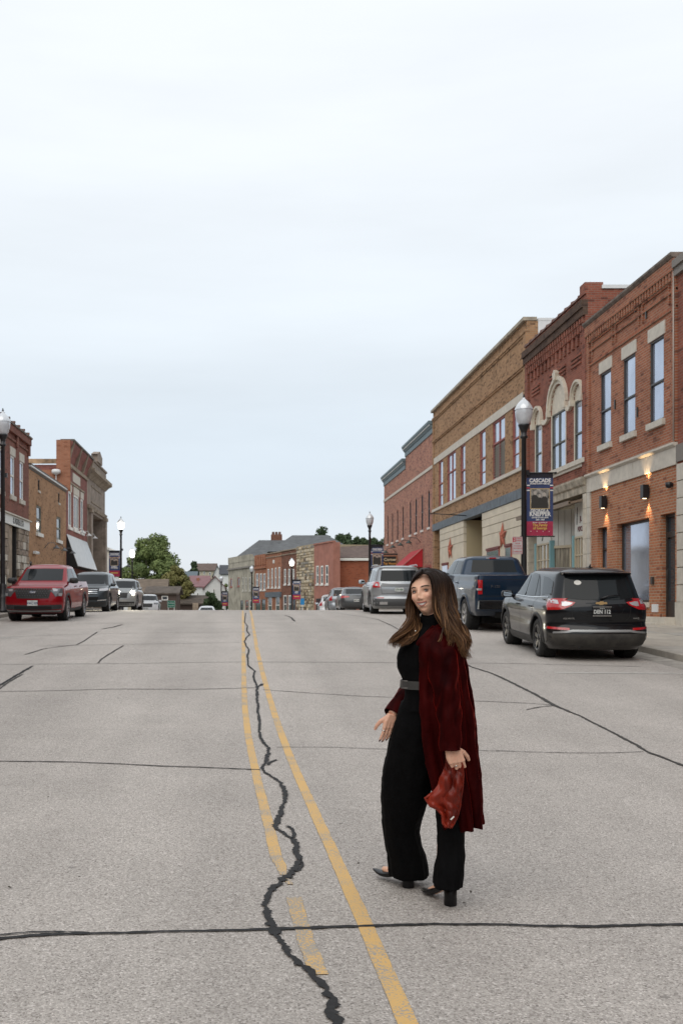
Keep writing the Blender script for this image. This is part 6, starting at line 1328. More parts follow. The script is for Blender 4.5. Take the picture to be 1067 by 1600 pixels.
c.decal('F', [(-.80, .33), (0, .32), (.80, .33)], [(-.80, .36), (0, .345), (.80, .36)], MATS['silver_trim'], 'skid_strip', nu=16, nv=1, off=.018)
h, n = c.cast('F', 0, .90); q = MB(); pts = [(.115*math.cos(t), h.y+.032, 0.90+.045*math.sin(t)) for t in [k*math.pi/10 for k in range(20)]]; q.add(pts, [tuple(range(20))]); q.add([(a, b-.02, z) for a, b, z in pts]+pts, [(k, (k+1) % 20, (k+1) % 20+20, k+20) for k in range(20)]); em = q.build('emblem', chrome, c.root)
q = MB(); q.add([(a*.88, b+.002, 0.90+(z-0.90)*.82) for a, b, z in pts], [tuple(range(20))]); q.build('emblem_field', mat('emblem_blue', (.04, .07, .16), .4), em)
RF = Matrix.Rotation(R(180), 4, 'Z') @ FR
text_mesh('Ford', .075, 'lettering', white_paint, em, Matrix.Translation((0, h.y+.036, 0.90)) @ RF, ext=.001, shear=.35, bold=.001)
c.plate('F', .57, plate_w, 'KWC 039', mat('plate_ink_blue', (.03, .05, .12), .5), extra='IOWA')
for ax in 'LR': c.line(ax, [(-.08, .4), (-.08, 1.2)]); c.line(ax, [(1.12, .5), (1.1, 1.15)]); c.line(ax, [(-1.1, .5), (-1.1, 1.19)], w=.014); c.decal(ax, [(-1.05, .27), (1.1, .27)], [(-1.05, .37), (1.1, .37)], trim_blk, 'sill_cladding', nu=16, nv=2, off=.012)
c.line('F', [(-.84, 1.0), (-.6, .985), (.6, .985), (.84, 1.0)], w=.012)
c.arches((1.55, -1.52), .37, trim_blk, .07); c.handles((.12, -.85), 1.06, black_paint); c.mirror(.86, 1.0, 1.24, trim_blk, size=1.25)
# ---- dark grey crossover
c = plain_suv('small_suv', 'dark grey crossover parked behind the red pickup, chrome grille towards us', -6.22, 42.2, R(180), paint('gunmetal_paint', (.045, .055, .062), .5), lights=False)
f = 4.65/2
c.decal('F', [(-.42, .70), (0, .66), (.42, .70)], [(-.55, .93), (0, .95), (.55, .93)], trim_blk, 'grille', nu=14, nv=4, off=.012)
for k in range(3): c.decal('F', [(-.50, .73+k*.07), (0, .72+k*.07), (.50, .73+k*.07)], [(-.50, .755+k*.07), (0, .745+k*.07), (.50, .755+k*.07)], chrome, 'grille_bar', nu=12, nv=1, off=.022)
for sg in (-1, 1):
    c.decal('F', [(sg*.56, .83), (sg*.88, .85)], [(sg*.56, .92), (sg*.86, .96)], lamp_clear, 'headlight', nu=8, nv=3, off=.014); c.decal('F', [(sg*.50, .44), (sg*.82, .46)], [(sg*.50, .47), (sg*.82, .50)], chrome, 'bumper_trim', nu=8, nv=1, off=.014)
c.decal('F', [(-.80, .26), (.80, .26)], [(-.80, .40), (.80, .40)], trim_blk, 'lower_bumper', nu=16, nv=2, off=.01); c.decal('F', [(-.5, .47), (.5, .47)], [(-.55, .60), (.55, .60)], well_m, 'air_intake', nu=10, nv=2, off=.01)
# ---- silver SUV with headlights on
c = plain_suv('small_suv', 'silver SUV with its headlight shining brightly at the left kerb', -6.1, 52.0, R(180), paint('warm_silver_paint', (.33, .34, .34), .5), lights=False)
glow = mat('lit_headlight', (1, .93, .75), .3, emit=60)
for sg in (-1, 1):
    c.decal('F', [(sg*.58, .78), (sg*.86, .80)], [(sg*.58, .92), (sg*.86, .95)], lamp_clear, 'headlight', nu=8, nv=3, off=.012)
    h, n = c.cast('F', sg*.72, .86); q = MB(); q.lathe([(.001, .05), (.07, .04), (.11, .0), (.10, -.02)], (sg*.72, h.y+.02, .86), 12, axis='y'); q.build('headlight_bulb', glow, c.root)
    l = bpy.data.lights.new('headlight', 'SPOT'); l.energy = 900; l.color = (1, .9, .7); l.spot_size = R(60); l.spot_blend = .8; l.shadow_soft_size = .06; lo = bpy.data.objects.new('headlight_beam', l); COL.objects.link(lo); lo.parent = c.root; lo.location = (sg*.72, h.y+.12, .86); lo.rotation_euler = (R(84), 0, 0)
c.decal('F', [(-.45, .60), (.45, .60)], [(-.5, .86), (.5, .86)], trim_blk, 'grille', nu=12, nv=3, off=.012); c.decal('F', [(-.80, .26), (.80, .26)], [(-.80, .42), (.80, .42)], trim_blk, 'lower_bumper', nu=12, nv=2, off=.01)
# ---- white SUV beyond, and the roof of a car coming up the hill
c = plain_suv('small_suv', 'white SUV coming up over the crest beside the green road sign', -6.9, 74.5, R(180+2), MATS['white_car_paint'], lights=False)
c.decal('F', [(-.45, .60), (.45, .60)], [(-.5, .86), (.5, .86)], trim_blk, 'grille', nu=12, nv=3, off=.012); c.plate('F', .5, plate_w, 'HDL 552', seam_m)
for sg in (-1, 1): c.decal('F', [(sg*.56, .80), (sg*.88, .82)], [(sg*.56, .92), (sg*.86, .96)], lamp_dark, 'headlight', nu=8, nv=3, off=.014)
c = Car('sedan', 'white car of which only the roof shows over the road crest', 'car', (-3.05, 92, 0), R(180), sedan_keys(H=1.46), MATS['white_car_paint'], (1.42, -1.40), 1.58, .33); settle(c, 92, R(180), 2.8)
c.root.location.z += 0; c.decal('F', [(-.6, 1.06), (.6, 1.06)], [(-.5, 1.30), (.5, 1.30)], car_glass, 'windscreen'); c.decal('B', [(-.55, 1.03), (.55, 1.03)], [(-.50, 1.32), (.50, 1.32)], car_glass, 'rear_window')
# =================================================================== street furniture
globe_off = mat('milky_globe', (.55, .57, .60), .15, 0, n_scale=6, n_amt=.08, coat=1); globe_cap = mat('ribbed_glass_cap', (.62, .65, .68), .2, .2, coat=1); globe_lit = mat('lit_globe', (1, .95, .86), .4, emit=3.2)
def lamp(x, y, label, top, lit=False, banner=None, sign=None):
    """post lamp: fluted base, pole, acorn globe with cap and finial; local origin at pavement"""
    z0 = g(y)+.125; H = top-z0; root = empty('street_lamp', (x, y, z0), 0, label, 'street lamp', 'acorn globe street lamps'); s_ = 1
    q = MB(); q.lathe([(.001, 0), (.24, 0), (.24, .08), (.2, .12), (.2, .5), (.17, .58), (.13, .66), (.13, .9), (.10, 1.0)], (0, 0, 0), 16); q.build('base', black_paint, root)
    q = MB(); q.lathe([(.088, 1.0), (.08, 2.2), (.07, H-1.28), (.11, H-1.25), (.11, H-1.2), (.08, H-1.17), (.09, H-1.05), (.13, H-.98), (.16, H-.90), (.17, H-.86), (.02, H-.86)], (0, 0, 0), 16)
    q.box(.06, .15, -.05, .05, H-2.35, H-2.2); q.build('pole', black_paint, root)
    q = MB(); q.lathe([(.13, H-.86), (.19, H-.78), (.235, H-.62), (.25, H-.48), (.245, H-.42)], (0, 0, 0), 24); gb = q.build('globe', globe_lit if lit else globe_off, root)
    q = MB(); q.lathe([(.262, H-.43), (.262, H-.39), (.22, H-.30), (.15, H-.2), (.08, H-.13), (.045, H-.11), (.04, H-.07), (.03, H-.06)], (0, 0, 0), 24); q.build('cap', globe_lit if lit == 2 else globe_cap, gb)
    q = MB(); q.lathe([(.03, H-.07), (.045, H-.04), (.02, H-.02), (.028, H-.0), (.001, H+.07)], (0, 0, 0), 10); q.build('finial', black_paint, gb)
    if lit:
        l = bpy.data.lights.new('lamp_light', 'POINT'); l.energy = 35; l.color = (1, .87, .68); l.shadow_soft_size = .2; lo = bpy.data.objects.new('lamp_light', l); COL.objects.link(lo); lo.parent = root; lo.location = (0, -.45, H-.6)
    return root
FR = Matrix.Rotation(R(90), 4, 'X')
navy = mat('banner_navy', (.035, .055, .145), .75, n_scale=8, n_amt=.1); crimson = mat('banner_crimson', (.36, .025, .07), .75, n_scale=8, n_amt=.1); bblack = mat('banner_black', (.012, .012, .02), .8); bwhite = mat('print_white', (.70, .70, .70), .7); byellow = mat('print_yellow', (.62, .40, .10), .7); bgold = mat('print_gold', (.5, .36, .16), .7)
photo_m = mat('old_photograph', (.42, .40, .37), .7, n_scale=9, col2=(.02, .018, .016), n_detail=6); photo2 = mat('colour_photograph', (.45, .32, .24), .7, n_scale=8, col2=(.03, .03, .06), n_detail=5)
stripe_m = mat('flag_red', (.45, .04, .05), .7)
def banner(x, y, ztop, hgt, wd, side, label, near=False, man=('', ''), lo=None, ph=None, red=crimson):
    """double-rod pole banner, printed"""
    root = empty('pole_banner', (x, y, ztop), 0, label, 'banner', 'hero banners on the lamp posts'); sg = side; h = hgt; x0, x1 = sorted((sg*.08, sg*(.08+wd))); xc = (x0+x1)/2
    n = 14; q = MB(); rows = []
    for k in range(n+1):
        z = -h*k/n; rows.append([(x0+(x1-x0)*i/8, .012*math.sin(i*.9+k*.35), z) for i in range(9)])
    def strip_(za, zb, m, name, off=-.0):
        q = MB(); rr = []
        for k in range(9): z = za+(zb-za)*k/8; rr.append([(x0+(x1-x0)*i/8, .010*math.sin(i*.9+z*3)+off, z) for i in range(9)])
        q.rings(rr, closed=False, caps=False); rr2 = [[(a, b+.004, c) for a, b, c in r_] for r_ in rr]; q.rings(rr2, closed=False, caps=False); return q.build(name, m, root)
    strip_(0, -h*.07, bblack, 'banner_hem'); strip_(-h*.07, -h*.77, navy, 'banner_cloth'); strip_(-h*.77, -h, red, 'banner_foot')
    q = MB(); q.tube([(0, 0, .02), (sg*(wd+.16), 0, .02)], .022, 8); q.lathe([(.035, -.02), (.035, .02)], (sg*(wd+.16), 0, .02), 8, axis='x'); q.build('banner_arm', black_paint, root)
    q = MB(); q.tube([(0, 0, -h-.02), (sg*(wd+.13), 0, -h-.02)], .018, 8); q.build('banner_arm', black_paint, root)
    def T(s, size, z, m, bold=.004, sx=.9): return text_mesh(s, size, 'lettering', m, root, Matrix.Translation((xc, -.022, z)) @ FR, bold=bold, ext=.001, sx=sx)
    pz0, pz1 = -h*.25, -h*.56
    q = MB(); q.box(xc-wd*.37, xc+wd*.37, -.018, -.014, pz1-.02, pz0+.02); q.build('photo_border', bgold, root)
    q = MB(); q.box(xc-wd*.345, xc+wd*.345, -.021, -.0185, pz1, pz0); q.build('photograph', ph or photo_m, root)
    # soldiers in the old photograph: dark coats, pale faces
    skm = mat('print_grey_face', (.40, .36, .32), .7); dkm = mat('print_black', (.03, .027, .025), .7)
    for n_, (cx, cz, r) in enumerate(((-.15, -.12, .055), (.13, -.16, .06), (-.01, -.2, .05))):
        q = MB(); yo = -.0225-.001*n_
        q.add([(xc+(cx-.12)*wd/.8, yo, pz1+.005), (xc+(cx+.12)*wd/.8, yo, pz1+.005), (xc+(cx+.10)*wd/.8, yo, pz0+cz-.12), (xc+(cx+.03)*wd/.8, yo, pz0+cz-.05), (xc+(cx-.03)*wd/.8, yo, pz0+cz-.05), (xc+(cx-.10)*wd/.8, yo, pz0+cz-.12)], [tuple(range(6))]); q.build('printed_coat', dkm, root)
        pts = [(xc+cx*wd/.8+r*.8*math.cos(t), yo-.0005, pz0+cz+r*1.05*math.sin(t)) for t in [k*math.pi/5 for k in range(10)]]; q = MB(); q.add(pts, [tuple(range(10))]); q.build('printed_face', skm, root)
    for s2 in (-1, 1):
        for k in range(3): q = MB(); q.box(xc+s2*wd*.44-.045, xc+s2*wd*.44+.045, -.019, -.015, -h*(.20+.025*k*1.6), -h*(.182+.025*k*1.6)); q.build('flag_stripe', bwhite if k % 2 == 0 else stripe_m, root)
    T('CASCADE', .155, -h*.115, bwhite, .006, .92)
    T('HOMETOWN HEROES', .062, -h*.165, bwhite, .002, .95)
    if near:
        T('GEORGE A.', .13, -h*.60, bwhite, .004, .85); T('KNEPPER', .18, -h*.655, bwhite, .006, .85); T('UNITED STATES ARMY', .055, -h*.71, bwhite, .002); T('1943 - 1947', .06, -h*.745, bwhite, .003)
        T('PROUDLY SPONSORED BY', .04, -h*.79, bwhite, .001, .9); T('The Family', .11, -h*.83, byellow, .003, .9); T('of George', .11, -h*.88, byellow, .003, .9)
        for k in range(4):
            q = MB(); cx = xc-.27+k*.18; q.add([(cx+.018*(1 if i % 2 == 0 else .45)*math.sin(i*math.pi/5), -.023, -h*.93+.018*(1 if i % 2 == 0 else .45)*math.cos(i*math.pi/5)) for i in range(10)], [tuple(range(10))]); q.build('star', bwhite, root)
    else:
        T(man[0], .13, -h*.61, bwhite, .005, .85); T(man[1], .15, -h*.67, bwhite, .005, .85); q = MB(); q.box(xc-.26, xc+.26, -.02, -.016, -h*.88, -h*.84); q.build('printed_line', byellow, root)
    return root
L1x, L1y = 8.37, 29.4
lamp(8.37, 29.4, 'unlit lamp post with the navy and crimson banner, between the pickup and the black SUV', zz(618, 29.4))
banner(8.37, 29.4, zz(740, 29.4), zz(740, 29.4)-zz(837, 29.4), .78, 1, 'navy and crimson hero banner reading CASCADE and KNEPPER on the nearest right lamp post', near=True)
lamp(8.33, 64.0, 'unlit lamp post rising over the silver SUV beside the hanging sign', zz(800, 64)); banner(8.33, 64, zz(852, 64), 2.2, .78, 1, 'hero banner on the second right lamp post, next to the hanging sign', man=('CHARLES', 'DOLPHIN'), ph=photo2)
lamp(X(456, 100), 100, 'lit lamp post in front of the brown brick building with narrow windows', zz(871, 100), True); banner(X(456, 100), 100, zz(906, 100), 1.95, .8, 1, 'hero banner on the lit lamp post before the fieldstone front', man=('JOHN', 'KURT'), ph=photo2)
lamp(X(393.5, 122), 122, 'pale lamp post in front of the corbelled orange building', zz(883, 122)); banner(X(394, 122), 122, zz(917, 122), 1.95, .8, 1, 'hero banner before the corbelled orange building', man=('PAUL', 'HOSCH'), ph=photo2)
lamp(X(346, 135), 135, 'small far lamp post beside the dark bushy evergreen', zz(899, 135)); banner(X(346, 135), 135, zz(924, 135), 1.95, .8, 1, 'farthest hero banner, beside the dark bushy evergreen', man=('LEO', 'STAUDT'), ph=photo2)
lamp(-8.2, 34.5, 'tall black lamp post cut by the left picture edge, over the red pickup', zz(640, 34.5)-.0)
lamp(-8.3, 69.6, 'lit lamp post on the left between the stone bank and the big tree', zz(808, 69.6), True); banner(-8.3, 69.6, zz(861, 69.6), 1.78, .76, -1, 'hero banner on the lit left lamp post beside the stone bank', man=('ROBERT', 'OTTING'), ph=photo2)
lamp(X(207, 92), 92, 'smaller second lamp post on the left in front of the big green tree', zz(857, 92), 2)
# parking sign
zt, zb = zz(838.5, 29.3), zz(866, 29.3); xs0, xs1 = X(799.8, 29.3), X(815.8, 29.3); sgn = MB(); n = 6
def rrect(x0, x1, z0, z1, r, y):
    pts = []
    for cx, cz, a in ((x1-r, z1-r, 0), (x0+r, z1-r, 90), (x0+r, z0+r, 180), (x1-r, z0+r, 270)):
        for k in range(4): t = R(a+30*k); pts.append((cx+r*math.cos(t), y, cz+r*math.sin(t)))
    return pts
root = empty('parking_sign', (xs0, 29.3, zb), 0, 'small white two hour parking sign with red print on the nearest right lamp post', 'sign')
q = MB(); P = rrect(xs0, xs1, zb, zt, .03, 29.29); q.add(P+[(a, b+.012, c_) for a, b, c_ in P], [tuple(range(16)), tuple(range(31, 15, -1))]+[(k, (k+1) % 16, (k+1) % 16+16, k+16) for k in range(16)]); q.build('sign_plate', mat('parking_sign_white', (.52, .49, .49), .5), root)
sred = mat('sign_red', (.48, .03, .05), .5); q = MB(); xc = (xs0+xs1)/2
for (a, b, c_, d) in ((xs0+.01, xs1-.01, zb+.01, zb+.016), (xs0+.01, xs1-.01, zt-.016, zt-.01), (xs0+.01, xs0+.016, zb+.016, zt-.016), (xs1-.016, xs1-.01, zb+.016, zt-.016)): q.box(a, b, 29.284, 29.289, c_, d)
tag(q.build('sign_border', sred, root), kind='stuff'); q = MB(); q.box(xs0+.02, xs0+.11, 29.283, 29.2885, zt-.15, zt-.03); q.build('red_square', sred, root)
def TS(s, size, x, z, m, b=.001, sx=.9): text_mesh(s, size, 'lettering', m, root, Matrix.Translation((x, 29.281, z)) @ FR, bold=b, ext=.0005, sx=sx)
TS('2', .12, xs0+.065, zt-.09, mat('parking_sign_white', (.52, .49, .49)), .003); TS('HOUR', .05, xs0+.2, zt-.055, sred); TS('PARKING', .05, xs0+.2, zt-.115, sred, sx=.75); TS('7:00 AM', .045, xc, zt-.20, sred); TS('TO 5:00 PM', .045, xc, zt-.275, sred); TS('MON THRU FRI', .042, xc, zt-.345, sred, sx=.85); TS('BY ORDER CCPD', .04, xc, zb+.075, sred, sx=.8)
q = MB(); q.box(xs1-.06, 8.33, 29.30, 29.33, zt-.02, zt+.02); q.box(xs1-.06, 8.33, 29.30, 29.33, zb+.05, zb+.08); q.build('sign_clamp', black_paint, root)
reparent_fix(root)
# blue sign and green road sign
root = empty('blue_sign', (X(472.5, 103), 103, g(103)), 0, 'small blue sign on a thin post before the fieldstone front', 'sign'); q = MB(); q.box(-.2, .2, -.02, .0, zz(945, 103)-g(103), zz(935, 103)-g(103)); q.build('sign_plate', mat('sign_blue', (.02, .22, .50), .5), root); q = MB(); q.tube([(0, .02, 0), (0, .02, zz(935, 103)-g(103))], .03, 6); q.build('post', white_metal, root)
root = empty('road_sign', (X(268, 84), 84, g(84)), 0, 'green road sign with white border left of the road crest', 'sign'); gz = g(84); q = MB(); q.box(-.34, .34, -.02, .0, zz(949.5, 84)-gz, zz(938.5, 84)-gz); q.build('sign_plate', mat('sign_green', (.01, .16, .10), .5), root)
q = MB(); a, b = zz(949.5, 84)-gz, zz(938.5, 84)-gz
for (u0, u1, v0, v1) in ((-.32, .32, a+.02, a+.035), (-.32, .32, b-.035, b-.02), (-.32, -.305, a+.035, b-.035), (.305, .32, a+.035, b-.035)): q.box(u0, u1, -.026, -.021, v0, v1)
tag(q.build('sign_border', bwhite, root), kind='stuff')
text_mesh('Dubuque', .15, 'lettering', bwhite, root, Matrix.Translation((0, -.024, (a+b)/2+.1)) @ FR); text_mesh('Dyersville', .13, 'lettering', bwhite, root, Matrix.Translation((0, -.024, (a+b)/2-.12)) @ FR)
for sx_ in (-.25, .25): q = MB(); q.tube([(sx_, .02, 0), (sx_, .02, b)], .03, 6); q.build('post', white_metal, root)
# =================================================================== the woman
WY = 5.12
skin = bpy.data.materials.new('skin'); skin.use_nodes = True
_t = skin.node_tree; _b = _t.nodes['Principled BSDF']; _a = _t.nodes.new('ShaderNodeVertexColor'); _a.layer_name = 'tone'; _t.links.new(_a.outputs[0], _b.inputs['Base Color'])
_nz = _t.nodes.new('ShaderNodeTexNoise'); _nz.inputs['Scale'].default_value = 420; _nz.inputs['Detail'].default_value = 3; _bp = _t.nodes.new('ShaderNodeBump'); _bp.inputs['Strength'].default_value = .25; _bp.inputs['Distance'].default_value = .002; _t.links.new(_nz.outputs[0], _bp.inputs['Height']); _t.links.new(_bp.outputs[0], _b.inputs['Normal'])
_b.inputs['Roughness'].default_value = .48; _b.inputs['Subsurface Weight'].default_value = .12; _b.inputs['Subsurface Radius'].default_value = (.012, .005, .003); _b.inputs['Subsurface Scale'].default_value = .6
def velvet_mat(name, c, c_hi, rough=.55, bump=.5):
    m = bpy.data.materials.new(name); m.use_nodes = True; t = m.node_tree; n = t.nodes; l = t.links; b = n['Principled BSDF']
    g_ = n.new('ShaderNodeNewGeometry'); mp = n.new('ShaderNodeMapping'); mp.inputs['Scale'].default_value = (14, 14, 2.2); l.new(g_.outputs['Position'], mp.inputs[0])
    nz = n.new('ShaderNodeTexNoise'); nz.inputs['Scale'].default_value = 1; nz.inputs['Detail'].default_value = 3; nz.inputs['Distortion'].default_value = .6; l.new(mp.outputs[0], nz.inputs['Vector'])
    mm = n.new('ShaderNodeMixRGB'); mr = n.new('ShaderNodeMapRange'); mr.inputs[1].default_value = .38; mr.inputs[2].default_value = .72; l.new(nz.outputs[0], mr.inputs[0]); l.new(mr.outputs[0], mm.inputs[0]); mm.inputs[1].default_value = (*c, 1); mm.inputs[2].default_value = (*c_hi, 1)  # fold highlights painted into the base colour, along the bump ridges
    l.new(mm.outputs[0], b.inputs['Base Color']); b.inputs['Roughness'].default_value = rough; b.inputs['Specular IOR Level'].default_value = .03
    b.inputs['Sheen Weight'].default_value = .5; b.inputs['Sheen Roughness'].default_value = .32; b.inputs['Sheen Tint'].default_value = (.62, .03, .015, 1)
    bb = n.new('ShaderNodeBump'); bb.inputs['Strength'].default_value = bump; bb.inputs['Distance'].default_value = .02; l.new(nz.outputs[0], bb.inputs['Height']); l.new(bb.outputs[0], b.inputs['Normal'])
    return m
velvet = velvet_mat('burgundy_velvet', (.013, .0007, .0011), (.042, .0028, .0026)); satin = velvet_mat('rust_satin_lining', (.03, .002, .0015), (.29, .028, .012), .38, 1.0); satin.node_tree.nodes['Principled BSDF'].inputs['Specular IOR Level'].default_value = .25  # second colour of each cloth is its painted fold highlight
black_cloth = mat('black_crepe', (.0035, .0035, .004), .85, n_scale=30, n_amt=.15, n_stretch=(1, 1, .2), bump=.4, spec=.08); belt_m = mat('grey_belt', (.045, .045, .043), .55, n_scale=25, n_amt=.15); leather = mat('black_leather', (.007, .007, .008), .35, n_scale=12, n_amt=.1, spec=.3)
WOM = empty('woman', (0.95, WY, 0), 0, 'long haired woman in burgundy velvet coat and wide black trousers, smiling back at us', 'person'); WOM.name = 'person'
def fix_w(o): o.parent = WOM; o.matrix_parent_inverse = Matrix.Translation((-0.95, -WY, 0)); return o
def el_ring(px0, px1, py, yc, ry, n=40, fold=None, k=2.2, rot=0):
    """ellipse ring spanning photo columns px0..px1 at depth yc"""
    a = W(px0, py, yc); b = W(px1, py, yc); cx, rx, z = (a.x+b.x)/2, (b.x-a.x)/2, a.z; out = []
    for i in range(n):
        t = 2*math.pi*i/n; c_, s_ = math.cos(t), math.sin(t); f = 1+(fold(t, z) if fold else 0)
        x = rx*abs(c_)**(2/k)*(1 if c_ > 0 else -1)*f; y = ry*abs(s_)**(2/k)*(1 if s_ > 0 else -1)*f
        out.append(Vector((cx+x, yc+y, z)))
    return out
def dense(levels, step=8):
    """interpolate level tuples (py first) smoothly"""
    A = np.array(levels, float); t = np.arange(len(A)); out = []
    for i in range(len(A)-1):
        p0, p1, p2, p3 = A[max(i-1, 0)], A[i], A[i+1], A[min(i+2, len(A)-1)]; n = max(1, int(abs(p2[0]-p1[0])/step))
        for k in range(n):
            u = k/n; out.append(.5*((2*p1)+(-p0+p2)*u+(2*p0-5*p1+4*p2-p3)*u*u+(-p0+3*p1-3*p2+p3)*u**3))
    out.append(A[-1]); return out
def subsurf(o, lv=1):
    m = o.modifiers.new('s', 'SUBSURF'); m.levels = lv; m.render_levels = lv; eval_mesh(o)
    for p in o.data.polygons: p.use_smooth = True
    return o
def remesh(o, vox, smooth=0):
    m = o.modifiers.new('r', 'REMESH'); m.mode = 'VOXEL'; m.voxel_size = vox; m.use_smooth_shade = True
    if smooth: s_ = o.modifiers.new('s', 'SMOOTH'); s_.iterations = smooth; s_.factor = .5
    return eval_mesh(o)
# ---------------------------------------------------------------- head (sculpted grid in head space: x right of her, y forward, z up)
HC = W(666.5, 923.5, 5.125)        # head centre (between ears, eye level)
face_dir = Vector((-.60, -.80, -.03)).normalized()
HM = Matrix.Identity(3); fy = face_dir; up = Vector((-.17, .0, 1)); fx = fy.cross(up).normalized(); fz = fx.cross(fy).normalized()
HM = Matrix((fx, fy, fz)).transposed().to_4x4(); HM.translation = HC      # columns: her right is -fx? handled by symmetry
def gs(p, c, s): return math.exp(-sum(((p[i]-c[i])/s[i])**2 for i in range(3)))
def head_pt(u, v):
    """u azimuth (0 = nose), v polar"""
    d = Vector((math.sin(u)*math.sin(v), math.cos(u)*math.sin(v), math.cos(v)))
    x, y, z = d.x*.073, d.y*.092, d.z*.112
    if z < 0:   # jaw
        t = -z/.112; x *= 1-.25*t**1.8; y = y*(1-.10*t) + (.012*t if d.y > 0 else .03*t); z *= 1.12
        if d.y < 0: y *= 1-.35*t
    else:
        x *= 1+.04*math.sin(math.pi*z/.112)
    # flatten the face
    if d.y > 0: y = min(y, .088-.5*abs(x)**1.6*6) if False else y*(1-.05*(1-abs(d.x)))
    p = Vector((x, y, z))
    def bump(c, s, amt, dr=Vector((0, 1, 0))):
        nonlocal p
        p = p+dr*amt*gs(p, c, s)
    if d.y > .1:
        for sg in (-1, 1):
            bump((sg*.031, .082, .0), (.017, .04, .011), -.011)            # eye socket
            bump((sg*.031, .085, .021), (.022, .04, .008), .005)             # brow ridge
            bump((sg*.043, .07, -.030), (.020, .04, .018), .010, Vector((sg*.45, 1, .15)))   # smiling cheek
            bump((sg*.0125, .095, -.039), (.0055, .03, .006), .009)            # nostril wing
            bump((sg*.034, .08, -.058), (.007, .03, .015), -.003)            # smile fold
        bump((0, .09, .004), (.008, .05, .014), .008); bump((0, .09, -.014), (.0085, .05, .014), .014); bump((0, .09, -.034), (.0105, .05, .010), .019)    # nose
        bump((0, .09, -.049), (.012, .04, .005), -.003)
        bump((0, .09, -.058), (.026, .04, .006), .006); bump((0, .09, -.064), (.024, .04, .0035), -.012); bump((0, .09, -.076), (.022, .04, .007), .006)   # lips, parted
        bump((0, .09, -.086), (.02, .04, .005), -.003); bump((0, .085, -.103), (.02, .05, .013), .010)                                                  # chin
    return p
NU, NV = 128, 110
def headgrid():
    vs = []
    for j in range(NV+1):
        v = math.pi*j/NV; v = max(.001, min(math.pi-.001, v))
        for i in range(NU): vs.append(head_pt(2*math.pi*i/NU, v))
    fs = [(j*NU+i, j*NU+(i+1) % NU, (j+1)*NU+(i+1) % NU, (j+1)*NU+i) for j in range(NV) for i in range(NU)]
    return vs, fs
body = MB(); hv, hf = headgrid(); body.add([HM @ v for v in hv], hf, 0, True)
for sg in (-1, 1):   # ears
    body.tube([HM @ Vector((sg*.072, -.005, .018)), HM @ Vector((sg*.078, -.008, .0)), HM @ Vector((sg*.073, -.002, -.026))], [.010, .014, .007], 10)
neck0 = W(683, 1003, 5.13); body.tube([HM @ Vector((0, -.02, -.06)), HM @ Vector((0, -.03, -.11)), neck0, neck0+Vector((.0, .0, -.05))], [.05, .052, .058, .08], 24)
# torso and hidden legs
for lv, nm in (([(1000, 655, 708, 5.13, .10), (1020, 645, 712, 5.12, .12), (1050, 640, 712, 5.12, .11), (1075, 642, 710, 5.12, .10), (1100, 640, 712, 5.12, .11), (1130, 632, 708, 5.13, .10)], 't'),):
    R_ = [el_ring(l[1]+16, l[2]-14, l[0], l[3], l[4]*.6, 28) for l in dense(lv)]; body.rings(R_)
def limb(pts, rs, n=14): body.tube(pts, rs, n)
hipL, hipR = W(685, 1150, 5.10), W(652, 1150, 5.18)
kneeL, kneeR = W(697, 1270, 5.10), W(632, 1265, 5.38)
ankL, ankR = W(690, 1386, 5.05)+Vector((0, 0, .02)), W(622, 1358, 5.42)
limb([hipL, kneeL, ankL], [.055, .042, .03]); limb([hipR, kneeR, ankR], [.055, .042, .03])
# feet: left foot heel (706,1420), toe (662,1397); right foot heel (638,1388), toe (588,1364) lifted
hL = gpt(703, 1414); tL = gpt(667, 1397)
hR = gpt(637, 1386); tR = gpt(596, 1371)
fdL = (tL-hL).normalized(); fdR = Vector((-.62, .78, 0)).normalized()
hL = Vector((hL.x, hL.y, 0)); tL = hL+fdL*.235; hR = Vector((hR.x, hR.y, 0)); tR = hR+fdR*.235
def foot(h, t, fd, lift, ank):
    limb([h+Vector((0, 0, .105))+fd*.0, h+fd*.07+Vector((0, 0, .085)), h+fd*.13+Vector((0, 0, .045+lift*.5)), h+fd*.18+Vector((0, 0, .03+lift))], [.030, .031, .024, .014], 12)
    limb([ank, h+fd*.03+Vector((0, 0, .12))], [.034, .034], 12)
foot(hL, tL, fdL, 0, ankL); foot(hR, tR, fdR, .035, ankR)
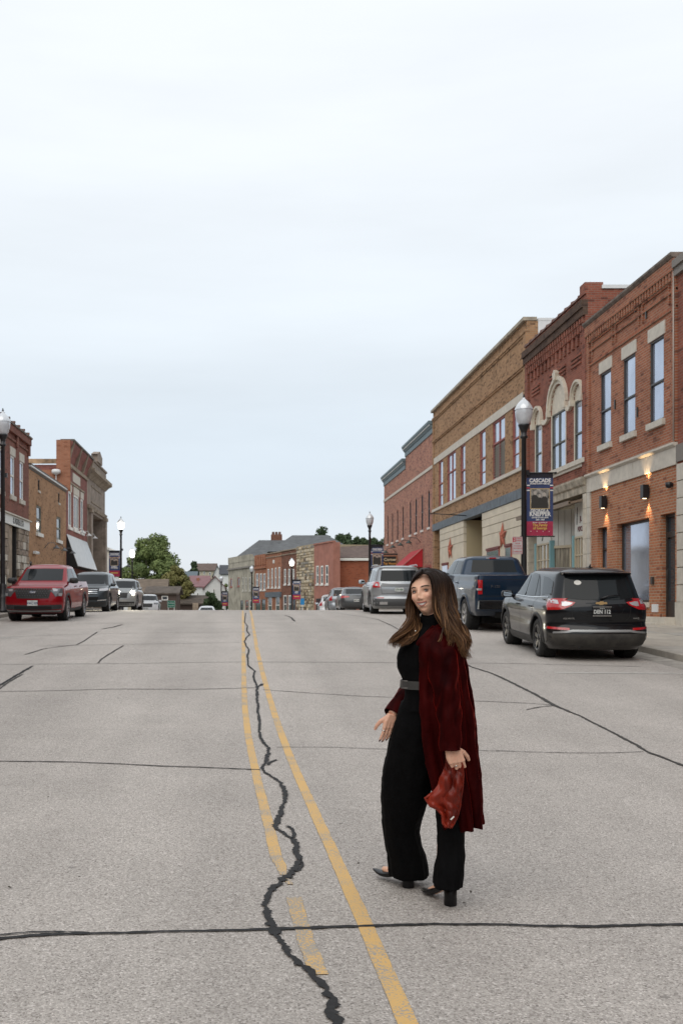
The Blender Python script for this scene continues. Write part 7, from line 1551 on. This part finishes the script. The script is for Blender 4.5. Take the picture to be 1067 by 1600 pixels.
# arms: shoulder, elbow, wrist
shL, elL, wrL = W(690, 1010, 4.98), W(697, 1090, 4.93), W(704, 1168, 4.90)
shR, elR, wrR = W(668, 1005, 5.30), W(650, 1075, 5.36), W(612, 1117, 5.24)
limb([neck0+Vector((0, 0, -.03)), shL, (shL+elL)/2, elL, (elL+wrL)/2, wrL], [.06, .052, .046, .038, .036, .025]); limb([neck0+Vector((0, 0, -.03)), shR, (shR+elR)/2, elR, (elR+wrR)/2, wrR], [.06, .052, .046, .038, .036, .024])
KN = []
def hand(wr, d_palm, d_side, d_norm, curl, tcurl, spread=1.0, L=1.0):
    """wr wrist; d_palm towards the knuckles, d_side towards the thumb, d_norm out of the palm (curl direction)"""
    d_palm = d_palm.normalized(); d_side = (d_side-d_palm*d_side.dot(d_palm)).normalized(); nn = d_palm.cross(d_side); d_norm = nn if nn.dot(d_norm) > 0 else -nn; tips = []
    PL = .078*L
    for k in range(4):   # palm as four merging columns
        off = d_side*(.027-.018*k)*L
        body.tube([wr+off*.45, wr+d_palm*PL*.5+off*.9, wr+d_palm*(PL-.004*k)+off], [.0155*L, .0155*L, .0115*L], 10)
    for k, (ln, wd) in enumerate(((.068, .0082), (.076, .0085), (.070, .0082), (.055, .0073))):
        p = wr+d_palm*(PL-.004*k)*.97+d_side*(.027-.018*k)*L; ang = 0; pts = [p]; dd = d_palm+d_side*(.10-.07*k)*spread; dd.normalize()
        for seg, fr in enumerate((.45, .30, .25)):
            ang += curl[k][seg]; v = dd*math.cos(ang)+d_norm*math.sin(ang); p = p+v*ln*fr*L*1.05; pts.append(p)
            if seg == 0: KN.append((pts[0].lerp(p, .45), v.copy(), wd*L))
        body.tube(pts, [wd*1.08*L, wd*L, wd*.92*L, wd*.7*L], 10); tips.append((pts[-1], v))
    p = wr+d_palm*.018*L+d_side*.022*L; pts = [p]; v = (d_palm*.62+d_side*.62+d_norm*.35).normalized()
    for seg, ln in enumerate((.042, .032, .026)):
        p = p+v*ln*L; pts.append(p); v = (v+(d_palm*.5+d_norm*.35-d_side*.25)*tcurl).normalized()
    body.tube(pts, [.0145*L, .0115*L, .0098*L, .0075*L], 10); tips.append((pts[-1], v)); return tips, d_norm
# near (left) hand: back of the hand to us, fingers closed on a fistful of coat
tipsL, _ = hand(wrL, Vector((.38, -.05, -.92)), Vector((.95, .10, .15)), Vector((.25, .85, -.2)), [(.45, 1.2, .9)]*4, .7, .3, 1.1)
tipsR, _ = hand(wrR, Vector((-.20, -.12, -.93)), Vector((-.80, -.25, .1)), Vector((.45, .6, -.1)), [(.10, .2, .15), (.2, .25, .2), (.22, .3, .25), (.3, .35, .3)], 1.1, .8, 1.0)
bo = body.build('body', skin, None); remesh(bo, .0026, 2)
# tone painted on the skin: lips, blush, brows, lashes
me = bo.data; ca = me.color_attributes.new('tone', 'FLOAT_COLOR', 'POINT'); HI = HM.inverted(); base = Vector((.56, .315, .215)); cols = []
co = np.empty(len(me.vertices)*3); me.vertices.foreach_get('co', co); co = co.reshape(-1, 3)
M4 = np.array(HI); loc = co @ M4[:3, :3].T + M4[:3, 3]
C = np.tile(np.array([.80, .485, .345]), (len(co), 1)); x, y, z = loc[:, 0], loc[:, 1], loc[:, 2]
def blend(mask, c):
    global C
    mask = np.clip(mask, 0, 1)[:, None]; C = C*(1-mask)+np.array(c)*mask
front = (y > .03) & (np.abs(x) < .08) & (z > -.13) & (z < .13)
hand_m = (co[:, 2] < 1.12) & (co[:, 2] > .4); blend(hand_m*.5, (.62, .34, .24))
for sg in (-1, 1):
    blend(front*.45*np.exp(-((x-sg*.045)/.018)**2-((z+.028)/.016)**2), (.78, .36, .26))
    blend(front*.65*np.exp(-((x-sg*.031)/.0185)**4-((z-.001)/.0105)**4), (.36, .17, .11))           # eye shade
    bz = .0235-(np.abs(x)-.033)**2*9; blend(front*1.3*np.exp(-((np.abs(x)-.032)/.0185)**6-((z-bz)/.0036)**4)*(x*sg > 0), (.060, .035, .024))   # brows
blend(front*.2*np.exp(-((x)/.008)**2-((z+.034)/.008)**2), (.62, .25, .18))
lipz = -.066+.9*x*x*8; lo_ = lipz-.0155+9*x*x*.9
up_l = np.exp(-((x)/.027)**8)*np.exp(-((z-(-.0575+x*x*6))/.0034)**4); dn_l = np.exp(-((x)/.022)**8)*np.exp(-((z-(-.0745+x*x*24))/.0040)**4)
blend(front*up_l*1.1, (.36, .085, .07)); blend(front*dn_l*1.1, (.40, .10, .085))
mouth = np.exp(-((x)/.0245)**8)*np.exp(-((z-(-.0655+x*x*14))/.0040)**6); blend(front*mouth*1.4, (.06, .012, .01))
cc = np.ones((len(co), 4)); cc[:, :3] = C; ca.data.foreach_set('color', cc.ravel())
fix_w(bo)
def hpt(x, z, off=0, y0=.12):
    """point on the face at head-space x, z (ray from the front)"""
    o = HM @ Vector((x, .2, z)); d = (HM.to_3x3() @ Vector((0, -1, 0))); h = BV.ray_cast(o, d); return h[0]-d*off if h[0] else HM @ Vector((x, .09, z))
BV = BVHTree.FromPolygons([tuple(v) for v in co], [tuple(p.vertices) for p in me.polygons])
eye_w = mat('eye_white', (.46, .43, .40), .3); iris = mat('iris_brown', (.022, .010, .005), .5, spec=.1); pupil = mat('pupil', (.004, .004, .004), .1); lash = mat('dark_lash', (.010, .007, .006), .8, spec=.1); tooth = mat('teeth', (.78, .75, .69), .25, coat=1); hairbrow = mat('brow_hair', (.05, .03, .02), .8)
camdir = (Vector((0, 0, CAMZ))-HC).normalized()
for sg in (-1, 1):
    surf = hpt(sg*.031, .0, 0); ec = surf+(HM.to_3x3() @ Vector((0, -1, 0)))*.0065
    q = MB(); q.lathe([(.0001, -.0118)]+[(.0118*math.sin(math.pi*k/12), -.0118*math.cos(math.pi*k/12)) for k in range(1, 12)]+[(.0001, .0118)], ec, 20); eo = fix_w(q.build('eye', eye_w))
    dirv = camdir; a_ = dirv.cross(Vector((0, 0, 1))).normalized(); b_ = a_.cross(dirv)
    for r_, h_, m_, nm in ((.0068, .0003, iris, 'iris'), (.0032, .0006, pupil, 'pupil')):
        q = MB(); c0 = ec+dirv*(math.sqrt(.0118**2-r_**2)+h_); q.add([ec+dirv*(.0119+h_)]+[c0+(a_*math.cos(t)+b_*math.sin(t))*r_ for t in [k*math.pi/8 for k in range(16)]], [(0, 1+k, 1+(k+1) % 16) for k in range(16)], 0, True); o = q.build(nm, m_, eo); 
    # lids and lashes
    for nm, zf, m_, rr, yo in (('upper_eyelid', lambda u: .0058*(1-u*u)+.0005*u*sg, lash, .0011, .0075), ('upper_eyelid', lambda u: .0085*(1-u*u*.8), skin, .0022, .005), ('lower_eyelid', lambda u: -.0062*(1-u*u)-.0, mat('lower_lid', (.32, .14, .10), .5), .0009, .006)):
        if m_ is skin: continue
        q = MB(); pts = []
        for k in range(11): u = -1+k/5; xx = sg*.031+u*.0145; p = hpt(xx, 0, 0); p = ec+(HM.to_3x3() @ Vector((u*.0145, 0, zf(u)))); dd = (HM.to_3x3() @ Vector((0, 1, 0))); pts.append(p+dd*(.0118*math.sqrt(max(.05, 1-(u*.85)**2-(zf(u)/.0118)**2))+.0006))
        q.tube(pts, [rr*.8]+[rr*(1.4+.12*k_) for k_ in range(9)]+[rr*1.5], 6); fix_w(q.build(nm, m_))
q = MB(); pts_t, pts_b = [], []   # teeth: curved band behind the lips
for k in range(13):
    u = -1+k/6; xx = u*.0225; dd = HM.to_3x3() @ Vector((0, 1, 0)); y_ = .0955-.013*u*u*1.2
    zt_, zb_ = -.0600+xx*xx*7, -.0725+xx*xx*13; pts_t.append(HM @ Vector((xx, y_, zt_))); pts_b.append(HM @ Vector((xx, y_-.001, zb_)))
def surf_fwd(x, z, off): h = hpt(x, z, off); return h
pts_t = [surf_fwd(-.0232+.0232*k/6, -.0608+(-.0232+.0232*k/6)**2*5, .0012) for k in range(13)]; pts_b = [surf_fwd(-.0232+.0232*k/6, -.0708+(-.0232+.0232*k/6)**2*18, .0012) for k in range(13)]
q.rings([pts_t, pts_b], closed=False, caps=False); fix_w(q.build('teeth', tooth))
lipm = mat('lip_rose', (.42, .13, .11), .4, coat=.2)
for nm, fz_, rr in (('upper_lip', lambda x: -.0588+x*x*5.5, .0019), ('lower_lip', lambda x: -.0742+x*x*23, .0027)):
    q = MB(); pts = [surf_fwd(-.0282+.0047*k, fz_(-.0282+.0047*k), .0002) for k in range(13)]; q.tube(pts, [rr*(.35+.65*(1-abs(k-6)/6)**.5) for k in range(13)], 8); fix_w(q.build(nm, lipm))
for sg in (-1, 1):
    q = MB(); pts = [surf_fwd(sg*(.014+.0042*k), .0205+.0042*math.sin(min(1, k/6)*math.pi*.62)-(.002 if k > 7 else 0)*(k-7), .0006) for k in range(10)]; q.tube(pts, [.0012, .0019, .0021, .0021, .002, .0019, .0017, .0014, .001, .0005], 6); fix_w(q.build('eyebrow', hairbrow))
    q = MB(); q.add([surf_fwd(sg*.0075+.0028*math.cos(t), -.0455+.0016*math.sin(t), .0006) for t in [k*math.pi/4 for k in range(8)]], [tuple(range(8))]); fix_w(q.build('nostril', mat('nostril_shade', (.09, .025, .018), .9)))
# nails and rings
nail = mat('dark_nail_polish', (.05, .008, .012), .2, coat=1); ringm = mat('ring_metal', (.7, .68, .64), .12, 1)
for tp in (tipsR[:4],):
    for p, v in tp: q = MB(); q.tube([p-v*.006+Vector((0, -.004, 0)), p+v*.006+Vector((0, -.003, 0))], [.005, .0035], 8); fix_w(q.build('fingernail', nail))
for c0, ax, wr_ in (KN[2], KN[4]):
    q = MB(); ax.normalize(); a_ = ax.cross(Vector((0, 1, 0))).normalized(); b_ = a_.cross(ax); q.tube([c0+(a_*math.cos(t)+b_*math.sin(t))*(wr_*1.12) for t in [k*math.pi/8 for k in range(17)]], .0018, 6)
    q.lathe([(.001, -.004), (.005, 0), (.001, .004)], c0+Vector((0, -wr_*1.15, 0)), 8); fix_w(q.build('ring', ringm))
# ---------------------------------------------------------------- trousers
def fold_f(k, amp, ph, tw=0):
    return lambda t, z: amp*math.sin(k*t+ph+tw*z)+amp*.6*math.sin((k*2+1)*t-ph+tw*1.7*z)
legR_ = [(1095, 627, 690, 5.15, .12), (1125, 618, 692, 5.17, .125), (1160, 608, 690, 5.20, .13), (1200, 599, 682, 5.24, .13), (1235, 595.5, 672, 5.28, .125), (1262, 596, 664, 5.31, .12), (1285, 597, 657, 5.34, .115), (1300, 599, 655, 5.36, .11), (1320, 602, 659, 5.38, .11), (1340, 606, 665, 5.40, .11), (1356, 607.5, 668, 5.41, .11), (1370, 609, 669, 5.42, .105)]
legL_ = [(1095, 650, 712, 5.12, .10), (1140, 655, 716, 5.12, .10), (1200, 670, 722, 5.11, .10), (1250, 678, 726, 5.08, .105), (1290, 682, 725, 5.05, .10), (1320, 683.5, 724, 5.04, .095), (1350, 680, 722.5, 5.03, .10), (1385, 676, 721, 5.02, .10)]
tr_ = MB()
for lv, ph in ((legR_, .4), (legL_, 1.9)):
    R_ = []
    for l in dense(lv, 6):
        am = .012+.03*max(0, (l[0]-1180)/200); R_.append(el_ring(l[1], l[2], l[0], l[3], l[4], 48, fold_f(5, am, ph, 1.5), 2.1))
    # slanted hem
    tr_.rings(R_)
tops = [(978, 658, 698, 5.13, .06), (988, 647, 702, 5.13, .08), (998, 637, 706, 5.13, .10), (1008, 627.5, 706, 5.12, .105), (1020, 621, 706, 5.125, .11), (1032, 619.5, 706, 5.125, .112), (1044, 621.5, 706, 5.125, .11), (1056, 627, 706, 5.12, .105), (1074, 631.5, 708, 5.115, .105), (1090, 630.5, 710, 5.13, .11), (1110, 626, 712, 5.14, .12)]
for l_ in (dense(tops, 4),): tr_.rings([el_ring(l[1], l[2], l[0], l[3], l[4], 48, fold_f(4, .006, .3, 3), 2.2) for l in l_])
# high neck
tr_.tube([HM @ Vector((0, -.004, -.108)), HM @ Vector((0, -.014, -.125)), W(682, 995, 5.13)], [.053, .060, .078], 28)
jo = tr_.build('jumpsuit', black_cloth); remesh(jo, .0055, 3); fix_w(jo)
tx = bpy.data.textures.new('cloth_wrinkle', 'CLOUDS'); tx.noise_scale = .09; tx.noise_depth = 2
def wrinkle(o, strength): m = o.modifiers.new('d', 'DISPLACE'); m.texture = tx; m.strength = strength; m.mid_level = .5; m.texture_coords = 'GLOBAL'; eval_mesh(o)
wrinkle(jo, .016)
b = MB(); b.rings([el_ring(626.5, 707, py, 5.12, .116, 40, None, 2.2) for py in (1062.5, 1064, 1074, 1075.5)], closed=True, caps=False); bl = fix_w(b.build('belt', belt_m))
q = MB(); c0 = W(629, 1069, 5.05)
for dx, dz in ((0, .018), (0, -.018)): q.tube([c0+Vector((-.012, -.0, dz)), c0+Vector((.02, -.03, dz))], .0025, 6)
q.tube([c0+Vector((-.012, -.0, -.018)), c0+Vector((-.012, 0, .018))], .0025, 6); fix_w(q.build('belt_buckle', mat('dull_buckle', (.18, .17, .16), .35, .8)))
# ---------------------------------------------------------------- shoes
for h, t, fd, lift in ((hL, tL, fdL, 0), (hR, tR, fdR, .03)):
    sd_ = Vector((-fd.y, fd.x, 0)); q = MB(); rs = []
    prof = [(-.035, .098, .022, .045), (-.02, .090, .034, .052), (.02, .078, .036, .04), (.07, .052, .036, .034), (.12, .024, .039, .040), (.16, .009, .042, .034), (.20, .007, .034, .026), (.235, .010, .018, .016), (.262, .014, .005, .007)]
    for (s_, zb_, hw_, hh_) in prof:
        z_l = lift*max(0, (s_-.10)/.15) ; c0 = h+fd*s_; rs.append([c0+sd_*hw_*math.cos(u)+Vector((0, 0, zb_+z_l+hh_*.5*(1+math.sin(u)))) for u in [k*2*math.pi/16 for k in range(16)]])
    q.rings(rs); so = q.build('shoe', leather); fix_w(so); subsurf(so)
    q = MB(); q.lathe([(.001, .001), (.031, .001), (.033, .006), (.032, .05), (.034, .10), (.001, .105)], (h.x-fd.x*.002, h.y-fd.y*.002, 0), 20); ho = q.build('heel', leather, so)
# ---------------------------------------------------------------- coat
coat = MB()
levels = [  # py, px of front edge, px of back edge, centre depth, half depth
    (978, 668, 702, 5.12, .085), (985, 661, 707, 5.11, .12), (993, 652, 713, 5.10, .155), (1003, 646.5, 717, 5.09, .175), (1020, 645, 722, 5.09, .185), (1040, 645, 727, 5.10, .165), (1065, 645.5, 731, 5.10, .16), (1090, 646, 736, 5.10, .165), (1120, 648, 741, 5.10, .17), (1150, 651, 743, 5.11, .165), (1180, 656, 744.5, 5.12, .165), (1210, 665, 745.5, 5.12, .165), (1240, 676, 746.5, 5.12, .165), (1265, 684, 747, 5.12, .16), (1288, 690, 748, 5.12, .155)]
R_ = []; NC = 84
for l in dense(levels, 5):
    a = W(l[1], l[0], l[3]); b_ = W(l[2], l[0], l[3]); cx, rx, z = (a.x+b_.x)/2, (b_.x-a.x)/2, a.z; row = []
    f = max(0, min(1, (l[0]-985)/300)); am = .004+.016*f
    for i in range(NC):
        th = -math.pi*.72+(math.pi*1.5)*i/(NC-1)          # from the front near edge, round the near side and back, to the far front
        w_ = am*1.1*math.sin(8*th+.6+z*1.5)+am*.8*math.sin(14*th+2.1-z*2.4)+am*.45*math.sin(25*th+z*4+math.sin(z*9))+.004*math.sin(th*6+z*26)*(1-f)
        cs_ = math.cos(th); cs_ = cs_/.637 if (cs_ < 0 and th < 0) else cs_; x_ = cs_*(rx-.004+w_*.7); y_ = math.sin(th)*(l[4]+w_)
        hem = (.004*math.sin(5*th)+.003*math.sin(11*th)) if l[0] > 1280 else 0
        row.append(Vector((cx+x_, l[3]+y_, z+hem)))
    R_.append(row)
coat.rings(R_, closed=False, caps=False); co_ = coat.build('coat', velvet, fix=False)
m = co_.modifiers.new('t', 'SOLIDIFY'); m.thickness = .006; m.offset = -1; eval_mesh(co_); subsurf(co_); wrinkle(co_, .014); fix_w(co_)
def sleeve(pts, rad, ph, n=30, name='sleeve', parent=None):
    """pts centres, rad radii; diagonal pull folds"""
    P = []; Rr = []
    for i in range(len(pts)-1):
        k = 9
        for j in range(k): P.append(pts[i].lerp(pts[i+1], j/k)); Rr.append(rad[i]+(rad[i+1]-rad[i])*j/k)
    P.append(pts[-1]); Rr.append(rad[-1]); rows = []
    for i, p in enumerate(P):
        d = (P[min(i+1, len(P)-1)]-P[max(i-1, 0)]).normalized(); a = d.cross(Vector((0, 1, 0))).normalized(); b = a.cross(d); s = i/len(P)
        rows.append([p+(a*math.cos(t)+b*math.sin(t))*(Rr[i]*(1+.07*math.sin(3*t+ph+s*11)+.06*math.sin(2*t-s*26+ph)+.05*math.sin(t*4+s*38)*math.exp(-((s-.62)/.16)**2)*1.6)) for t in [k_*2*math.pi/n for k_ in range(n)]])
    # turned-in cuff
    rows.append([P[-1]+(v-P[-1])*.86+Vector((0, 0, .012)) for v in rows[-1]]); q = MB(); q.rings(rows, closed=True, caps=False); q.rings([rows[0]], caps=False) if 0 else None
    o = q.build(name, velvet); subsurf(o); wrinkle(o, .012); fix_w(o); return o
sleeve([W(684, 990, 5.04), W(686, 1003, 4.99), W(690, 1025, 4.955), W(694, 1055, 4.94), W(698, 1085, 4.925), W(701, 1120, 4.91), W(703, 1150, 4.90), W(704, 1173, 4.90)], [.045, .074, .080, .072, .064, .060, .053, .052], .3)
sleeve([W(672, 995, 5.20), W(662, 1015, 5.27), W(655, 1050, 5.34), W(648, 1075, 5.36), W(633, 1095, 5.31), W(612.5, 1119.5, 5.25)], [.03, .05, .060, .062, .062, .050], 1.3)
# collar / lapel
q = MB(); rows = []
for px, py, y_, w_ in ((690, 962, 5.22, .03), (697, 966, 5.14, .034), (693, 970, 5.05, .036), (684, 974, 4.995, .030), (674, 981, 4.98, .026), (663, 989, 4.97, .024), (654, 997, 4.97, .022), (648, 1006, 4.975, .015)):
    c0 = W(px, py, y_); rows.append([c0+Vector((w_*.05, 0, -.0)), c0+Vector((w_*.55, -.012, -w_*.45)), c0+Vector((w_*1.05, -.006, -w_*1.1))])
q.rings(rows, closed=False, caps=False); cl = q.build('collar', velvet, fix=False); m = cl.modifiers.new('t', 'SOLIDIFY'); m.thickness = .008; m.offset = 0; eval_mesh(cl); subsurf(cl, 2); fix_w(cl)
# gathered front panel held in the near hand, satin side out
q = MB(); rows = []
edgeL = [(697, 1186), (694, 1196), (690, 1210), (685, 1224), (677, 1238), (664, 1247), (672, 1259), (683, 1264), (691, 1273), (692, 1286), (697, 1293)]
edgeR = [(716, 1184), (722, 1196), (723, 1212), (722, 1228), (720.5, 1240), (719, 1250), (718, 1260), (716, 1268), (713, 1278), (709, 1286), (704, 1294)]
for k in range(len(edgeL)):
    a = Vector(edgeL[k]); b_ = Vector(edgeR[k])
    for j in (0, .5):
        if k == len(edgeL)-1 and j: continue
        k2 = min(k+1, len(edgeL)-1); a2 = a.lerp(Vector(edgeL[k2]), j); b2 = b_.lerp(Vector(edgeR[k2]), j); row = []
        for i in range(25):
            u = i/24; p = a2.lerp(b2, u); s = (k+j)/len(edgeL); d_ = (4.925 if k < 2 else 4.905)-.012*math.sin(math.pi*u)+.013*math.sin(11*u+6*s)*(.4+s)+.009*math.sin(19*s+6*u)*s+.008*math.sin(33*s-12*u)
            row.append(W(p.x, p.y, d_))
        rows.append(row)
q.rings(rows, closed=False, caps=False); fl = q.build('coat_lining', satin, fix=False); m = fl.modifiers.new('t', 'SOLIDIFY'); m.thickness = .005; eval_mesh(fl); subsurf(fl); wrinkle(fl, .026); fix_w(fl)
# piped edge of the gathered panel
q = MB(); q.tube([W(a+1, b, 4.895) for a, b in edgeR], .0035, 8); fix_w(q.build('coat_edge', satin))
q = MB(); q.tube([W(a, b, 4.90) for a, b in edgeL[4:]], .007, 8); fix_w(q.build('coat_edge', satin))
q = MB(); c0 = W(706, 1278, 4.865); q.add([c0+Vector((-.010, 0, -.006)), c0+Vector((.008, 0, .010)), c0+Vector((.012, 0, .004)), c0+Vector((-.004, 0, -.011))], [(0, 1, 2, 3)]); fix_w(q.build('care_label', white_paint))
# necklace glint
q = MB(); q.lathe([(.001, -.004), (.006, 0), (.001, .004)], W(649, 986, 5.0), 8); fix_w(q.build('pendant', ringm))
# ---------------------------------------------------------------- hair
hm = bpy.data.materials.new('balayage_hair'); hm.use_nodes = True; t = hm.node_tree; b = t.nodes['Principled BSDF']; vc = t.nodes.new('ShaderNodeVertexColor'); vc.layer_name = 'tone'; t.links.new(vc.outputs[0], b.inputs['Base Color']); b.inputs['Roughness'].default_value = .38; b.inputs['Specular IOR Level'].default_value = .16; b.inputs['Anisotropic'].default_value = .5
dark_h, mid_h, gold_h = np.array([.014, .007, .0045]), np.array([.050, .024, .012]), np.array([.24, .125, .058])
# guide locks: lists of (px, py, depth) root -> tip.  side: R = mass falling over the near shoulder, L = far lock beside the cheek
def GD(*p): return [W(a, b, c) for a, b, c in p]
top = (661, 893, 5.06)
guidesR = [
 GD((663, 896, 5.03), (671, 899, 5.01), (676, 912, 5.00), (678.5, 930, 4.995), (680, 945, 4.99), (684, 960, 4.975), (691, 975, 4.96), (699, 992, 4.95), (706, 1008, 4.945), (711, 1024, 4.945)),
 GD((664, 893, 5.05), (675, 896, 5.01), (682, 910, 4.99), (684, 930, 4.98), (686, 948, 4.97), (691, 965, 4.955), (697, 980, 4.94), (709, 997, 4.93), (710, 1012, 4.93), (714, 1030, 4.93)),
 GD((665, 890.5, 5.07), (680, 894, 5.03), (689, 908, 5.01), (692, 928, 5.00), (694, 948, 4.98), (699, 966, 4.965), (706, 984, 4.95), (716, 1000, 4.94), (717, 1014, 4.94), (735, 1028, 4.94)),
 GD((666, 889.5, 5.10), (685, 893, 5.08), (698, 907, 5.06), (701, 928, 5.04), (703, 948, 5.02), (709, 966, 5.0), (712, 982, 4.99), (721, 998, 4.98), (720, 1012, 4.98), (724, 1030, 4.98)),
 GD((666, 888.5, 5.14), (687, 892, 5.15), (703, 906, 5.14), (708, 926, 5.12), (711, 946, 5.10), (713, 963, 5.08), (720, 978, 5.06), (720, 991, 5.04), (725, 1005, 5.03), (718, 1022, 5.03)),
 GD((665, 888.8, 5.17), (684, 892, 5.22), (699, 908, 5.23), (706, 928, 5.23), (710, 948, 5.21), (713, 966, 5.18), (721, 982, 5.15), (723, 996, 5.12), (722, 1010, 5.10), (735, 1026, 5.08)),
 GD((663, 889.5, 5.18), (676, 894, 5.25), (686, 912, 5.27), (693, 932, 5.27), (698, 952, 5.26), (704, 972, 5.24), (712, 990, 5.21), (718, 1004, 5.19), (716, 1018, 5.17), (722, 1028, 5.15)),
]
guidesL = [
 GD((660, 895, 5.04), (654, 899, 5.05), (646, 908, 5.09), (641.5, 924, 5.13), (639.5, 942, 5.14), (639.5, 958, 5.12), (637, 972, 5.08), (631, 985, 5.05), (624, 996, 5.04), (616, 1007, 5.04)),
 GD((659, 892.5, 5.06), (650, 898, 5.09), (643.5, 910, 5.14), (640.5, 928, 5.17), (639, 946, 5.16), (639, 962, 5.12), (634, 978, 5.09), (628, 990, 5.07), (620, 1000, 5.06), (613, 1014, 5.06)),
 GD((660, 890, 5.10), (649, 896, 5.14), (643.5, 912, 5.19), (642, 932, 5.20), (642, 950, 5.19), (644, 965, 5.15), (642, 980, 5.10), (638, 993, 5.06), (632, 1002, 5.04), (625, 1008, 5.03)),
 GD((661, 889, 5.15), (652, 896, 5.22), (648, 915, 5.25), (648, 935, 5.24), (650, 955, 5.21), (652, 970, 5.17), (649, 984, 5.12), (644, 996, 5.07), (637, 1003, 5.05), (631, 1004, 5.04)),
]
def crv(G, t):
    n = len(G)-1; f = t*n; i = min(int(f), n-1); u = f-i; p0, p1, p2, p3 = G[max(i-1, 0)], G[i], G[i+1], G[min(i+2, n)]
    return .5*((2*p1)+(-p0+p2)*u+(2*p0-5*p1+4*p2-p3)*u*u+(-p0+3*p1-3*p2+p3)*u**3)
hmb = MB(); hcol = []; rnd = random.Random(12)
def strand(G0, G1, w, off, rad, wav, ph, lite, tmax=1, n=26):
    pts = []; cs = []; br = rnd.uniform(.55, 1.5)
    for k in range(n):
        t = tmax*k/(n-1); p = crv(G0, t).lerp(crv(G1, t), w); a = max(0, t-.28)*1.15
        p = p+off*(.35+.65*t)+Vector((math.sin(ph+t*11)*wav*a, math.cos(ph*1.3+t*10)*wav*a, math.sin(ph*2+t*7)*wav*a*.3)); pts.append(p)
        g_ = max(0, min(1, (t-.22)/.5)); c_ = dark_h*(1-g_)+mid_h*g_; c_ = c_*(1-lite*g_)+gold_h*lite*g_; cs.append(c_*br)
    rs = [rad*(.8+.5*math.sin(math.pi*min(1, k/(n-1)*1.05)))*(1 if k < n-4 else (n-k)/4.5) for k in range(n)]
    o = len(hmb.v); hmb.tube(pts, rs, 5, 0, True, True)
    for k in range(n): hcol.extend([cs[k]]*5)
def mass(GS, count, rad, wav, jit, lo=0, hi=1, tr=(.85, 1.0)):
    for _ in range(count):
        s = rnd.random()*(len(GS)-1); i = min(int(s), len(GS)-2); off = Vector((rnd.gauss(0, jit), rnd.gauss(0, jit), rnd.gauss(0, jit*.4)))
        strand(GS[i], GS[i+1], s-i, off, rad*rnd.uniform(.6, 1.3), wav*rnd.uniform(.6, 1.4), s*2.6+rnd.gauss(0, .45), min(1, max(0, rnd.gauss(.30, .34))), rnd.uniform(*tr))
for GS, sc in ((guidesR, 1.0), (guidesL, .5)):
    mass(GS, int(340*sc), .0034, .030, .005)        # body of the hair
    mass(GS, int(800*sc), .0015, .034, .007)        # fine strands
mass(guidesR, 30, .0009, .03, .012, tr=(.8, 1.02)); mass(guidesL, 22, .0009, .03, .010, tr=(.8, 1.02))
# loose curl over the shoulder
GX = [GD((690, 968, 4.95), (694, 978, 4.93), (692, 986, 4.92), (688, 994, 4.915), (686, 1000, 4.915), (683, 1004, 4.915)), GD((692, 970, 4.945), (692, 980, 4.925), (690, 988, 4.915), (690, 995, 4.91), (689, 1001, 4.91), (688, 1006, 4.91))]
mass(GX, 14, .0016, .004, .002)
ho = hmb.build('hair', hm, fix=False); ca = ho.data.color_attributes.new('tone', 'FLOAT_COLOR', 'POINT'); arr = np.ones((len(hcol), 4)); arr[:, :3] = np.array(hcol); ca.data.foreach_set('color', arr.ravel()); fix_w(ho)
# scalp cap under the strands, open at the face
cap = MB(); rows = []
for j in range(0, 40):
    row = []
    v = R(3+j*2.7)
    for i in range(96):
        u = 2*math.pi*i/96; p = head_pt(u, v); edge = abs(((u+math.pi) % (2*math.pi))-math.pi); lim = R(40)+R(14)*(edge/R(70))**2; fc = max(0, min(1, (v-lim)/R(6)))*max(0, min(1, (R(80)-edge)/R(8)))
        q_ = p*(1.075-.03*max(0, math.cos(v))-.16*fc)
        row.append(HM @ (q_+Vector((0, -.004, .004))))
    rows.append(row)
cap.rings(rows, caps=False); cap.add([], []); cpo = cap.build('hair_cap', mat('hair_shade', (.016, .009, .006), .6, n_scale=60, n_amt=.3, n_stretch=(1, 1, .1)), ho)
cpo.matrix_parent_inverse = ho.matrix_world.inverted() if 0 else Matrix.Identity(4)
def world_keep():
    bpy.context.view_layer.update()
world_keep()
